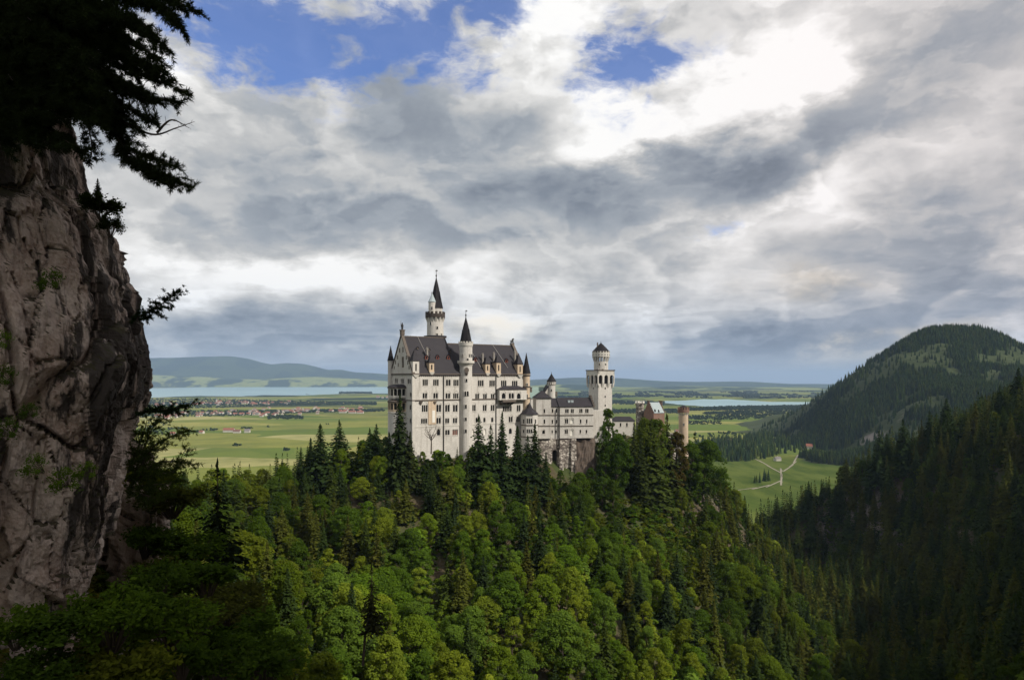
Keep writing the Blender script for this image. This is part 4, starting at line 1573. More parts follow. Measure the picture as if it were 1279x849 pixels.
hip(mb, fr_, a, b, z1, 9, fr_.Z(487.2, (a + b) / 2, -4.5) - z1, .6)
mb.build('roof', M_SLATE, wing)
# string courses round the wing
for (yy) in (518.2, 531.6):
    mb = MB()
    for (x0, x1, n) in ((669.9, 688.1, .6), (688.2, 699.0, -1.0), (699.1, 741.1, 0)):
        o = F2.P(0, 0, n)
        f_ = Frame(o[0], o[1], *F2.d)
        a, b = f_.U(x0), f_.U(x1)
        z = f_.Z(yy, (a + b) / 2)
        mb.box(f_, a, b, z - .16, z + .16, .003, .3)
    mb.build('string_course', M_DARKSTONE, wing)
mb = MB()
mb.tube([F2.P(F2.U(698.4), F2.Z(508, 20), .5), F2.P(F2.U(698.4), F2.Z(560, 20), .5)], .22, 6)
mb.build('downpipe', M_METAL, wing)
# little bay tower next to the palace
cB = tower_at(661.2, 333.0)
rB = 4.35
mb = MB()
mb.ring(cB, [(rB, zat(590, 333)), (rB, zat(516.6, 333))], 8, smooth=False, rot=R(22.5))
bay = mb.build('bay_tower', M_WALL, wing)
mb = MB()
mb.ring(cB, [(rB * 1.14, zat(516.8, 333)), (rB * .35, zat(509.5, 333)), (rB * .22, zat(506, 333)), (.05, zat(502.5, 333))], 8, smooth=False, rot=R(22.5), cap_bot=True)
mb.build('bay_roof', M_SLATE, bay)
mb = MB()
for y in (531.0, 545.5):
    mb.ring(cB, [(rB, zat(y, 333)), (rB * 1.06, zat(y - .3, 333)), (rB * 1.06, zat(y - 1.2, 333)), (rB, zat(y - 1.4, 333))], 8, smooth=False, rot=R(22.5), cap_top=False)
mb.build('string_course', M_DARKSTONE, bay)
aB = -math.pi / 2
fr = Frame(cB[0] + rB * math.cos(R(22.5)) * math.cos(aB), cB[1] + rB * math.cos(R(22.5)) * math.sin(aB), 1, 0)
for (y0, y1, li) in ((522.0, 528.6, 3), (535.4, 540.6, 3)):
    mb = MB()
    zz0, zz1 = zat(y1, 329), zat(y0, 329)
    arched_infill(mb, fr, -1.35, 1.35, zz0, zz1, li, .003, .14, .24)
    o = mb.build('window', M_TRIM, bay)
    pb = MB()
    pb.poly([fr.P(-1.35, zz0, .03), fr.P(1.35, zz0, .03), fr.P(1.35, zz1, .03), fr.P(-1.35, zz1, .03)])
    pb.build('pane', M_GLASS, o)
for da in (-math.pi / 4, math.pi / 4):
    aa = aB + da
    f_ = Frame(cB[0] + rB * math.cos(R(22.5)) * math.cos(aa), cB[1] + rB * math.cos(R(22.5)) * math.sin(aa), -math.sin(aa), math.cos(aa))
    for (y0, y1) in ((523.0, 528.6), (536.0, 540.6)):
        mb = MB()
        zz0, zz1 = zat(y1, 330), zat(y0, 330)
        arched_infill(mb, f_, -.55, .55, zz0, zz1, 1, .003, .14, .3)
        o = mb.build('window', M_TRIM, bay)
        pb = MB()
        pb.poly([f_.P(-.5, zz0, .03), f_.P(.5, zz0, .03), f_.P(.5, zz1, .03), f_.P(-.5, zz1, .03)])
        pb.build('pane', M_GLASS, o)
# rubble base with a tall arch
o = F2.P(0, 0, -.4)
FB = Frame(o[0], o[1], *F2.d)
a, b = FB.U(671.5), FB.U(719.6)
ha, hb_ = FB.U(688.6), FB.U(697.4)
zt_ = FB.Z(547.5, 20)
zb_ = FB.Z(622, 20)
za = FB.Z(560.5, 20)
mb = MB()
facade(mb, FB, a, b, zb_, zt_, [(ha, hb_, zb_, za)], 0, 2.5)
mb.poly([FB.P(b, zb_, 0), FB.P(b, zb_, -8), FB.P(b, zt_, -8), FB.P(b, zt_, 0)])
mb.poly([FB.P(a, zb_, -8), FB.P(a, zb_, 0), FB.P(a, zt_, 0), FB.P(a, zt_, -8)])
mb.poly([FB.P(a, zt_, 0), FB.P(b, zt_, 0), FB.P(b, zt_, -8), FB.P(a, zt_, -8)])
for (x0, x1) in ((698.2, 703.2), (712.8, 719.4)):
    c0, c1 = FB.U(x0), FB.U(x1)
    P = FB.P
    mb.hexa([P(c0, zb_, 2.2), P(c1, zb_, 2.2), P(c1, zb_, .003), P(c0, zb_, .003), P(c0, zt_ - .4, .5), P(c1, zt_ - .4, .5), P(c1, zt_ - .4, .003), P(c0, zt_ - .4, .003)])
base = mb.build('rubble_base', M_RUBBLE, wing)
mb = MB()
arched_infill(mb, FB, ha, hb_, zb_ + .1, za, 1, -2.0, -.05, .9)
mb.build('arch', M_RUBBLE, base)
pb = MB()
pb.poly([FB.P(ha, zb_, -2.45), FB.P(hb_, zb_, -2.45), FB.P(hb_, za, -2.45), FB.P(ha, za, -2.45)])
pb.build('arch_recess', M_METAL, base)
rk_ = MB()
gk = random.Random(5)
c0, c1 = FB.U(716.5), FB.U(746)
NX, NY = 22, 12
pts = {}
for i in range(NX + 1):
    for j in range(NY + 1):
        u = c0 + (c1 - c0) * i / NX
        z = FB.Z(548.6, 25) - 22 * j / NY
        q = mnoise.noise((u * .35, z * .35, 2.0)) * 1.3 + mnoise.noise((u * 1.1, z * .9, 7.0)) * .6
        pts[i, j] = FB.P(u + q * .3, z, -1.2 + j * .35 + q - 3.5 * (max(0, i - NX * .75) / (NX * .25)) ** 2)
for i in range(NX):
    for j in range(NY):
        rk_.poly([pts[i, j + 1], pts[i + 1, j + 1], pts[i + 1, j], pts[i, j]])
top_ = [pts[i, 0] for i in range(NX + 1)]
rk_.poly(top_ + [FB.P(c1, FB.Z(548.6, 25), -12), FB.P(c0, FB.Z(548.6, 25), -12)])
M_BROWNROCK = simple_mat('brown_rock', (0.10, 0.078, 0.064), 0.95, 0.6, .7, 0, .6)
tag(rk_.build('rock_outcrop', M_BROWNROCK), kind='structure')
# connecting wall between wing and square tower
block(741.0, 753.0, 512.5, 552.5, [], -5, 6, name='linking_wall')

# ================================================================== the square tower
DS = 374.0
sq = empty('square_tower', (*tower_at(750, DS), -31), 'square pale tower with arched top gallery and a smaller round stage with conical roof', 'tower')
cS = tower_at(749.8, DS)
SA = R(28)
hs = 4.55                                         # half side
fs_r = Frame(cS[0], cS[1], math.cos(SA), math.sin(SA))


def sq_frames(h):
    out = []
    for k in range(4):
        a = SA + math.pi / 2 * k
        d = (math.cos(a), math.sin(a))
        n = (d[1], -d[0])
        out.append(Frame(cS[0] + n[0] * h - d[0] * h, cS[1] + n[1] * h - d[1] * h, *d))
    return out


zt = zat(463.0, DS)
zc0 = zat(480.5, DS)
mb = MB()
for f_ in sq_frames(hs):
    facade(mb, f_, 0, 2 * hs, -36, zat(474, DS), [])
mb.build('wall', M_WALL, sq)
he = hs + .95
mb = MB()
zg = zat(467.0, DS)
for f_ in sq_frames(he):
    arched_infill(mb, f_, 0, 2 * he, zat(478.4, DS), zg, 3, -.9, 0, 1.15)
    mb.box(f_, 0, 2 * he, zg + .002, zt, -.9, 0)
    for k in range(4):
        u = 2 * he * k / 3
        uu0, uu1 = max(0, u - .57), min(2 * he, u + .57)
        P = f_.P
        zk = zat(478.4, DS) - .003
        mb.hexa([P(uu0, zk - 2.4, -.9), P(uu1, zk - 2.4, -.9), P(uu1, zk - 2.4, -1.0), P(uu0, zk - 2.4, -1.0), P(uu0, zk, 0), P(uu1, zk, 0), P(uu1, zk, -1.0), P(uu0, zk, -1.0)])
gal = mb.build('gallery', M_TRIM, sq)
mb = MB()
for f_ in sq_frames(he):
    mb.box(f_, -.25, 2 * he + .25, zt + .002, zt + .5, -1.2, .25)
mb.build('coping', M_DARKSTONE, gal)
mb = MB()
q = [(f_.P(.5, zt - .2, -.5)) for f_ in sq_frames(he)]
mb.poly(q)
mb.build('gallery_floor', M_DARKSTONE, gal)
mb = MB()
q2 = [(f_.P(.2, zat(478, DS), -.2)) for f_ in sq_frames(hs + .1)]
for f_ in sq_frames(hs + .02):
    mb.box(f_, 0, 2 * hs, zat(479, DS), zg, -.02, .01)
mb.build('recess', M_GLASS, gal)
for f_, ii in zip(sq_frames(hs), range(4)):
    if ii not in (0, 3):
        continue
    for (yy) in (484.5, 494.8, 505.6):
        z = zat(yy, DS)
        mb = MB()
        arched_infill(mb, f_, hs - .5, hs + .5, z - .6, z + .6, 1, .003, .1, .3)
        o = mb.build('window', M_TRIM, sq)
        pb = MB()
        pb.poly([f_.P(hs - .45, z - .6, .03), f_.P(hs + .45, z - .6, .03), f_.P(hs + .45, z + .6, .03), f_.P(hs - .45, z + .6, .03)])
        pb.build('pane', M_GLASS, o)
        if ii == 3:
            break
rS = (759.6 - 741.8) / 2 / FPX * DS
cR = (cS[0] + .35, cS[1])
mb = MB()
mb.ring(cR, [(rS, zt - .2), (rS, zat(451.4, DS))], 28)
rst = mb.build('round_stage', M_WALL, sq)
rS2 = (762.0 - 740.2) / 2 / FPX * DS
cg = crown(rst, cR, rS2, zat(451.6, DS), zat(440.6, DS), 'upper_gallery', M_TRIM, 18, M_TRIM, False)
mb = MB()
mb.ring(cR, [(rS2 - .5, zat(446, DS)), (rS2 - .3, zat(439.6, DS))], 28)
mb.build('gallery_wall', M_DARKSTONE, rst)
for k in range(18):
    mb = MB()
    a = 2 * math.pi * k / 18
    f_ = Frame(cR[0] + (rS2 - .1) * math.cos(a), cR[1] + (rS2 - .1) * math.sin(a), -math.sin(a), math.cos(a))
    mb.box(f_, -.42, .42, zat(440.6, DS) + .003, zat(438.8, DS), -.25, .12)
    mb.build('merlon', M_TRIM, rst)
mb = MB()
mb.ring(cR, [(rS2 * 1.02, zat(439.2, DS)), (rS2 * .55, zat(433.6, DS)), (.1, zat(428.0, DS))], 20, smooth=False, cap_bot=True)
mb.build('conical_roof', M_SPIRE, rst)
finial(rst, cR, zat(428.4, DS), zat(425.6, DS), .12, False)
mb = MB()
mb.ring((cR[0] - 2.0, cR[1] - 1), [(.4, zat(434, DS)), (.36, zat(429, DS)), (.5, zat(428.6, DS)), (.05, zat(427.6, DS))], 8)
mb.build('chimney', M_DARKSTONE, rst)
fcS = face_cam(cR)
for (da, y0, y1) in ((-.5, 460.4, 463.2), (.25, 460.4, 463.2), (-.2, 453.5, 456), (.7, 453.5, 456)):
    slit(rst, cR, rS, fcS + da, zat(y1, DS), zat(y0, DS), .9)
mb = MB()
for k in range(18):
    a = 2 * math.pi * (k + .5) / 18
    f_ = Frame(cR[0] + (rS2 + .03) * math.cos(a), cR[1] + (rS2 + .03) * math.sin(a), -math.sin(a), math.cos(a))
    z = zat(443.2, DS)
    mb.box(f_, -.22, .22, z - .35, z + .35, -.1, .02)
mb.build('loophole', M_GLASS, rst)

# ================================================================== knights' house behind the wing: green roof, white gable, round turret
DK = 372.0
kn = empty('gabled_house', (*tower_at(672, DK), -31), 'white gabled castle house with green copper roof and small round turret, behind the lower wing', 'castle building')
FK = Frame(*tower_at(664, DK), math.cos(R(18)), math.sin(R(18)))
ka, kb = FK.U(663), FK.U(695.5)
zb, ze, zr = -33, FK.Z(497, 8), FK.Z(483.2, 8)
mb = MB()
facade(mb, FK, ka, kb, zb, ze, [])
P = FK.P
mb.poly([P(kb, zb, 0), P(kb, zb, -11), P(kb, ze, -11), P(kb, ze, 0)])
mb.poly([P(ka, zb, -11), P(ka, zb, 0), P(ka, ze, 0), P(ka, ze, -11)])
ga, gbb = FK.U(676), kb
for nn in (.02,):
    mb.poly([P(ga, ze, nn), P(gbb, ze, nn), P((ga + gbb) / 2, FK.Z(481.6, 12), nn)])
mb.build('wall', M_WALL, kn)
mb = MB()
rk = [P(ka - .3, ze, .5), P(kb + .3, ze, .5), P(kb + .3, zr, -5.5), P(ka - .3, zr, -5.5), P(kb + .3, ze, -11.5), P(ka - .3, ze, -11.5)]
mb.poly(rk[:4])
mb.poly([rk[3], rk[2], rk[4], rk[5]])
mb.poly([rk[0], rk[3], rk[5]])
mb.poly([rk[1], rk[4], rk[2]])
mb.build('roof', M_COPPER, kn)
mb = MB()
zp = FK.Z(481.6, 12)
for (u_a, u_b) in ((ga - .3, (ga + gbb) / 2), (gbb + .3, (ga + gbb) / 2)):
    mb.hexa([P(u_a, ze - .4, .5), P(u_b, zp, .5), P(u_b, zp, -5), P(u_a, ze - .4, -5), P(u_a, ze + .1, .5), P(u_b, zp + .5, .5), P(u_b, zp + .5, -5), P(u_a, ze + .1, -5)])
mb.build('gable_roof', M_SLATE, kn)
cK = tower_at(688.8, DK + 4)
rK = (693.6 - 684.0) / 2 / FPX * DK
mb = MB()
mb.ring(cK, [(rK, -33), (rK, zat(481.5, DK)), (rK * 1.2, zat(480, DK)), (rK * 1.2, zat(476.6, DK))], 20)
tk = mb.build('round_turret', M_WALL, kn)
mb = MB()
for k in range(12):
    a = 2 * math.pi * k / 12
    f_ = Frame(cK[0] + rK * 1.22 * math.cos(a), cK[1] + rK * 1.22 * math.sin(a), -math.sin(a), math.cos(a))
    mb.box(f_, -.2, .2, zat(480, DK), zat(477.6, DK), -.1, .03)
mb.build('loophole', M_DARKSTONE, tk)
mb = MB()
mb.ring(cK, [(rK * 1.32, zat(476.6, DK) + .01), (rK * .55, zat(470.5, DK)), (.05, zat(466.2, DK))], 16, smooth=False, cap_bot=True)
mb.build('conical_roof', M_SPIRE, tk)
finial(tk, cK, zat(466.6, DK), zat(464.0, DK), .1, False)
slit(tk, cK, rK, face_cam(cK), zat(488.5, DK), zat(485.5, DK), .9)
mb = MB()
mb.box(FK, FK.U(694.5), FK.U(696.8), ze - 2, FK.Z(489, 12), -2, -.6)
mb.build('chimney', M_DARKSTONE, kn)
mb = MB()
mb.box(FK, FK.U(664.5), FK.U(666.5), ze, FK.Z(484.5, 2), -4, -2.6)
mb.box(FK, FK.U(664.2), FK.U(666.8), FK.Z(484.5, 2) + .002, FK.Z(483.6, 2), -4.2, -2.4)
mb.build('chimney', M_DARKSTONE, kn)

# ================================================================== low building in the court, gatehouse and its round towers
DL = 405.0
low = empty('court_building', (*tower_at(779, DL), -32), 'low white building with dark roof half hidden by trees, left of the brick gatehouse', 'castle building')
FLo = Frame(*tower_at(766, DL), 1, .05)
a, b = FLo.U(766), FLo.U(793)
z0, z1 = -40, FLo.Z(525.6, 6)
mb = MB()
facade(mb, FLo, a, b, z0, z1, [f2(774, 776, 528, 532.5, FLo), f2(782, 784, 528, 532.5, FLo)])
P = FLo.P
mb.poly([P(b, z0, 0), P(b, z0, -8), P(b, z1, -8), P(b, z1, 0)])
mb.poly([P(a, z0, -8), P(a, z0, 0), P(a, z1, 0), P(a, z1, -8)])
mb.build('wall', M_TRIM, low)
for q in ((774, 776, 528, 532.5), (782, 784, 528, 532.5)):
    window(low, FLo, *f2(*q, FLo), lights=1)
mb = MB()
hip(mb, FLo, a, b, z1, 8, FLo.Z(520.4, 6) - z1, .4, 2.0)
mb.build('roof', M_SLATE, low)

DG = 430.0
gate = empty('gatehouse', (*tower_at(815, DG), -36), 'gatehouse with stepped red brick gable, pale blue-grey roof and round corner towers', 'castle building')
FG = Frame(*tower_at(803, DG), math.cos(R(24)), math.sin(R(24)))
FGs = Frame(*FG.P(0, 0, -0.0)[:2], *FG.d)
# brick gable faces the camera-left; roof runs away to the right
g0 = tower_at(804.2, DG)
g1 = tower_at(816.4, DG - 3)
FGg = Frame(*g0, g1[0] - g0[0], g1[1] - g0[1])
GW = math.hypot(g1[0] - g0[0], g1[1] - g0[1])
FGl = Frame(*g1, math.cos(R(30)), math.sin(R(30)))
ux = FGl.U(830.0)
zg0, zg1, zgr = -46, zat(515.5, DG), zat(502.4, DG)
mb = MB()
facade(mb, FGg, 0, GW, zg0, zg1, [])
n = 6
for k in range(n):
    h0 = zg1 + (zgr + .6 - zg1) * k / n + .001
    h1 = zg1 + (zgr + .6 - zg1) * (k + 1) / n
    i = GW / 2 * k / n
    mb.box(FGg, i, GW - i, h0, h1, -.8, 0)
facade(mb, FGl, 0, ux, zg0, zg1, [])
e0 = FGl.P(ux, 0, 0)
FGe = Frame(e0[0], e0[1], -FGg.d[0], -FGg.d[1])
back = FGg.P(0, 0, 0)
for k in range(n):
    h0 = zg1 + (zgr + 1.0 - zg1) * k / n + .001
    h1 = zg1 + (zgr + 1.0 - zg1) * (k + 1) / n
    i = GW / 2 * k / n
    oo = FGl.P(ux, 0, 0)
    fe = Frame(oo[0] - FGg.d[0] * GW, oo[1] - FGg.d[1] * GW, *FGg.d)
    mb.box(fe, i, GW - i, h0, h1, -.35, .35)
gw = mb.build('wall', M_BRICK, gate)
mb = MB()
l0, l1 = FGl.P(.3, zg1, .4), FGl.P(ux - .4, zg1, .4)
off = (-FGg.d[0] * (GW / 2), -FGg.d[1] * (GW / 2))
r0 = (g1[0] + off[0] + FGl.d[0] * .3, g1[1] + off[1] + FGl.d[1] * .3, zgr)
r1 = (g1[0] + off[0] + FGl.d[0] * (ux - .4), g1[1] + off[1] + FGl.d[1] * (ux - .4), zgr)
b0 = (g0[0] + FGl.d[0] * .3, g0[1] + FGl.d[1] * .3, zg1)
b1 = (g0[0] + FGl.d[0] * (ux - .4), g0[1] + FGl.d[1] * (ux - .4), zg1)
mb.poly([l0, l1, r1, r0])
mb.poly([r0, r1, b1, b0])
grf = mb.build('roof', M_ZINC, gate)
for px, py in ((818.2, 512.4), (822.6, 513.0)):
    u = FGl.U(px)
    z = FGl.Z(py, u, -1)
    mb = MB()
    nn = -(z - zg1) / (zgr - zg1) * GW / 2 * .8
    mb.poly([FGl.P(u - .6, z - .7, nn + .9), FGl.P(u + .6, z - .7, nn + .9), FGl.P(u, z + .8, nn + .9)])
    mb.poly([FGl.P(u - .6, z - .7, nn + .9), FGl.P(u, z + .8, nn + .9), FGl.P(u, z + .8, nn - 1.2)])
    mb.poly([FGl.P(u + .6, z - .7, nn + .9), FGl.P(u, z + .8, nn - 1.2), FGl.P(u, z + .8, nn + .9)])
    mb.build('dormer', M_METAL, grf)
for (px, hh) in ((809.8, 501.2), (826.2, 501.6), (814, 499)):
    c = tower_at(px, DG + 3)
    if px == 814:
        continue
    mb = MB()
    mb.ring(c, [(.75, zat(506, DG)), (.7, zat(hh, DG)), (.9, zat(hh - .3, DG)), (.9, zat(hh - 1, DG))], 8, smooth=False)
    mb.build('chimney', M_DARKSTONE, gate)
# left stub tower with crow-stepped, partly white top
cL = tower_at(799.2, DG + 5)
mb = MB()
mb.ring(cL, [(2.6, -46), (2.6, zat(507, DG)), (2.9, zat(506, DG)), (2.9, zat(503.5, DG))], 8, smooth=False, rot=.3)
lt = mb.build('corner_tower', M_RUBBLE, gate)
for k in range(8):
    mb = MB()
    a = 2 * math.pi * k / 8
    f_ = Frame(cL[0] + 2.7 * math.cos(a), cL[1] + 2.7 * math.sin(a), -math.sin(a), math.cos(a))
    mb.box(f_, -.6, .6, zat(503.5, DG) + .003, zat(501.2, DG), -.25, .25)
    mb.build('merlon', M_BLANK, lt)
# right round tower with corbelled, red crowned top
DR = 418.0
cRt = tower_at(853.6, DR)
rR = (859.4 - 847.8) / 2 / FPX * DR
rt_ = empty('gate_tower', (*cRt, -45), 'round sandstone gate tower with red battlements standing at the right-hand end of the castle', 'tower')
mb = MB()
mb.ring(cRt, [(rR * 1.05, -56), (rR, zat(540, DR)), (rR, zat(517, DR))], 24)
mb.build('wall', M_WARM, rt_)
crown(rt_, cRt, rR * 1.22, zat(519.6, DR), zat(511.4, DR), 'gallery', M_BRICK, 12, M_TRIM, True, 1.5)
mb = MB()
mb.ring(cRt, [(rR * .8, zat(512, DR)), (rR * .8, zat(508, DR)), (.1, zat(505.6, DR))], 12, smooth=False)
mb.build('turret_roof', M_SLATE, rt_)
slit(rt_, cRt, rR, face_cam(cRt) + .1, zat(531.2, DR), zat(527.4, DR), .9)
# outwork wall below the gatehouse, half hidden by trees
DO = 408.0
FO = Frame(*tower_at(830, DO), 1, .12)
ow = empty('outwork', (*tower_at(838, DO), -44), 'ruined looking red and white outwork wall with dark arch below the gatehouse trees', 'wall')
a, b = FO.U(829.5), FO.U(851)
mb = MB()
hole = f2(834.5, 839.0, 549, 566, FO)
facade(mb, FO, a, b, -62, FO.Z(541, 4), [hole], 0, 1.0)
mb.poly([FO.P(a, -62, -3), FO.P(a, -62, 0), FO.P(a, FO.Z(541, 4), 0), FO.P(a, FO.Z(541, 4), -3)])
mb.poly([FO.P(a, FO.Z(541, 4), 0), FO.P(b, FO.Z(541, 4), 0), FO.P(b, FO.Z(541, 4), -3), FO.P(a, FO.Z(541, 4), -3)])
mb.build('wall', M_RUBBLE, ow)
pb = MB()
pb.poly([FO.P(hole[0], hole[2], -.95), FO.P(hole[1], hole[2], -.95), FO.P(hole[1], hole[3], -.95), FO.P(hole[0], hole[3], -.95)])
pb.build('archway', M_METAL, ow)

# ================================================================== foliage
rng = np.random.default_rng(7)


def mat_leaf(name, rough=0.6, trans=0.35, stuff=False, needle=False):
    m = bpy.data.materials.new(name)
    m.use_nodes = True
    t = NT(m.node_tree)
    t.n.clear()
    at = t.n.new('ShaderNodeAttribute')
    at.attribute_name = 'tone'
    if stuff:
        tr, tg, tb = [t.n.new('ShaderNodeAttribute') for _ in range(3)]
        for a_, nm in ((tr, 'tint_r'), (tg, 'tint_g'), (tb, 'tint_b')):
            a_.attribute_name = nm
        base = t.comb(tr.outputs['Fac'], tg.outputs['Fac'], tb.outputs['Fac'])
    else:
        oi = t.n.new('ShaderNodeObjectInfo')
        base = oi.outputs['Color']
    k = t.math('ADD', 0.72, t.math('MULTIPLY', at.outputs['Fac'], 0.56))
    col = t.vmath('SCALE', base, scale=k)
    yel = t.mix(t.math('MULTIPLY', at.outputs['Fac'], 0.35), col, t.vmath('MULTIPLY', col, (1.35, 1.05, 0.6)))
    d = t.n.new('ShaderNodeBsdfDiffuse')
    t.l.new(yel, d.inputs[0])
    tl = t.n.new('ShaderNodeBsdfTranslucent')
    t.l.new(t.vmath('MULTIPLY', yel, (1.2, 1.25, 0.55)), tl.inputs[0])
    mx = t.n.new('ShaderNodeMixShader')
    mx.inputs[0].default_value = trans
    t.l.new(d.outputs[0], mx.inputs[1])
    t.l.new(tl.outputs[0], mx.inputs[2])
    out = t.n.new('ShaderNodeOutputMaterial')
    t.l.new(mx.outputs[0], out.inputs[0])
    return m


M_LEAF = mat_leaf('broadleaf_foliage', trans=0.48)
M_NEEDLE = mat_leaf('spruce_needles', trans=0.12)
M_LEAF_S = mat_leaf('wood_foliage', trans=0.3, stuff=True)
M_NEEDLE_S = mat_leaf('wood_needles', trans=0.1, stuff=True)
M_BARK = simple_mat('bark', (0.07, 0.055, 0.042), 0.9, 0.4, 2.0)
M_BARKPALE = simple_mat('grey_bark', (0.16, 0.14, 0.12), 0.9, 0.3, 2.0)


def unit(v):
    return v / np.maximum(np.linalg.norm(v, axis=-1, keepdims=True), 1e-9)


def quads_from(C, N, sx, sy, g, twist=None):
    """leaf quads: centres C, normals N, half sizes; slightly pointed"""
    n = len(C)
    ref = unit(g.normal(size=(n, 3)))
    X = unit(np.cross(N, ref))
    Y = np.cross(N, X)
    sx = np.broadcast_to(np.asarray(sx, float).reshape(-1, 1), (n, 1))
    sy = np.broadcast_to(np.asarray(sy, float).reshape(-1, 1), (n, 1))
    a = C - X * sx
    b = C - Y * sy * 0.8
    c = C + X * sx
    d = C + Y * sy
    V = np.stack([a, b, c, d], 1).reshape(-1, 3)
    F = np.arange(n * 4).reshape(n, 4)
    return V, F


def broadleaf_crown(seed, H=14.0, Rr=5.0, nclump=80, leaves=48, leaf=0.36, base=0.22, flare=1.0):
    """crown of many leaf clumps spread through an uneven volume"""
    g = np.random.default_rng(seed)
    # a few main boughs give the outline its lobes
    nb = 8
    ba = g.uniform(0, 2 * np.pi, nb)
    bz = g.uniform(0.35, 0.95, nb)
    pts = []
    while len(pts) < nclump:
        k = g.integers(nb)
        u = unit(g.normal(size=3))
        z = base + (1 - base) * g.uniform(0, 1) ** 0.8
        prof = math.sin(math.pi * min(1, max(0.03, (z - base) / (1 - base)) ** 0.75 * 0.93 + 0.05)) ** 0.7
        a = g.uniform(0, 2 * np.pi)
        lobe = 0.62 + 0.50 * np.max(np.exp(-((np.angle(np.exp(1j * (a - ba)))) / 0.45) ** 2 - ((z - bz) / 0.25) ** 2))
        r = Rr * prof * lobe * flare * math.sqrt(g.uniform(0.22, 1.0))
        pts.append((r * math.cos(a), r * math.sin(a), z * H, g.uniform(0.55, 1.35) * Rr * 0.23))
    P = np.array(pts)
    ctr = np.array([0, 0, H * 0.55])
    Cs, Ns, T = [], [], []
    for (x, y, z, r) in P:
        out = unit(np.array([x, y, (z - ctr[2]) * 0.9 + 1.2]))
        d = unit(g.normal(size=(leaves, 3)) + out * 0.9)
        rad = r * g.uniform(0.45, 1.0, (leaves, 1)) ** 0.5
        c = np.array([x, y, z]) + d * rad * np.array([1.05, 1.05, 0.72])
        Cs.append(c)
        Ns.append(unit(d * 0.8 + np.array([0, 0, 0.55]) + g.normal(size=(leaves, 3)) * 0.45))
        T.append(np.clip(np.full(leaves, g.uniform(0.2, 0.8)) + g.normal(size=leaves) * 0.14, 0, 1))
    C, N, T = np.concatenate(Cs), np.concatenate(Ns), np.concatenate(T)
    s = leaf * g.uniform(0.7, 1.3, len(C))
    V, F = quads_from(C, N, s, s * 0.8, g)
    return V, F, np.repeat(T, 4), P


def trunk_mesh(seed, H, r0, P=None, lean=0.03):
    g = np.random.default_rng(seed + 100)
    mb = MB()
    top = Vector((g.normal() * lean * H, g.normal() * lean * H, H))
    pts = [Vector((0, 0, -1.0))] + [top * f + Vector((g.normal() * .12, g.normal() * .12, 0)) * (f > 0.05) for f in (0.0, 0.15, 0.35, 0.6, 0.85)]
    mb.tube(pts, [r0 * 1.5, r0 * 1.15, r0, r0 * .8, r0 * .5, r0 * .15], 7)
    if P is not None:
        idx = g.choice(len(P), min(len(P), 12), replace=False)
        for i in idx:
            e = Vector(P[i][:3])
            s = top * min(0.75, max(0.15, e.z / H * 0.62))
            mb.tube([s, s.lerp(e, .5) + Vector((0, 0, -.2)), e], [r0 * .4, r0 * .25, r0 * .06], 5)
    return mb


def spruce_crown(seed, H=20.0, Rr=3.4, levels=30, per=9, spray=9, base=0.06, size=1.0, sparse=0.0):
    """conifer: whorls of drooping boughs, each a row of hanging sprays"""
    g = np.random.default_rng(seed)
    Vs, T = [], []
    for L in range(levels):
        f = (L + 0.5) / levels
        z = H * (base + (1 - base) * (f + g.normal() * 0.006))
        rad = Rr * (1 - f) ** 0.82 * g.uniform(0.7, 1.15) + 0.15
        n = max(4, int(per * (0.55 + 0.6 * (1 - f))))
        a0 = g.uniform(0, 6.28)
        for k in range(n):
            if g.uniform() < sparse:
                continue
            a = a0 + 2 * np.pi * k / n + g.normal() * 0.22
            ln = rad * g.uniform(0.68, 1.14)
            d = np.array([math.cos(a), math.sin(a), 0])
            s = np.array([-d[1], d[0], 0])
            tone = np.clip(g.uniform(0.15, 0.85), 0, 1)
            m = max(3, int(spray * (0.45 + 0.7 * (1 - f))))
            for q in range(m):
                u = (q + g.uniform(0.2, 1.0)) / m
                drop = -0.36 * ln * u ** 1.35 + 0.10 * ln * max(0, u - 0.75) * 4 * 0.5
                c = np.array([0, 0, z + drop + g.normal() * 0.22]) + d * ln * u + s * g.normal() * 0.16 * ln * (0.4 + u * 0.4) 
                w = (0.24 + 0.30 * (1 - u)) * ln * 0.62 * size + 0.12
                hgt = (0.30 * ln * 0.55 + 0.30) * size * g.uniform(0.7, 1.3)
                ax = unit(d * g.uniform(0.5, 1.0) + s * g.normal() * 0.75 + np.array([0, 0, -0.42]))
                sd = unit(np.cross(ax, np.array([0, 0, 1.0])) + np.array([0, 0, g.normal() * 0.45]))
                tip = c + ax * w
                Vs.append([c - ax * w * .5, c + sd * hgt * .5 - np.array([0, 0, .1]), tip, c - sd * hgt * .5 - np.array([0, 0, .1])])
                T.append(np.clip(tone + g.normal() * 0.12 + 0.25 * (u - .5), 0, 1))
    # leader
    for k in range(5):
        c = np.array([g.normal() * .08, g.normal() * .08, H * (0.955 + .012 * k)])
        a = g.uniform(0, 6.28)
        d = np.array([math.cos(a), math.sin(a), -.1]) * (.35 - .05 * k)
        Vs.append([c - d, c + np.array([0, 0, -.25]), c + d, c + np.array([0, 0, .75])])
        T.append(.5)
    V = np.array(Vs).reshape(-1, 3)
    F = np.arange(len(V)).reshape(-1, 4)
    return V, F, np.repeat(np.array(T), 4)


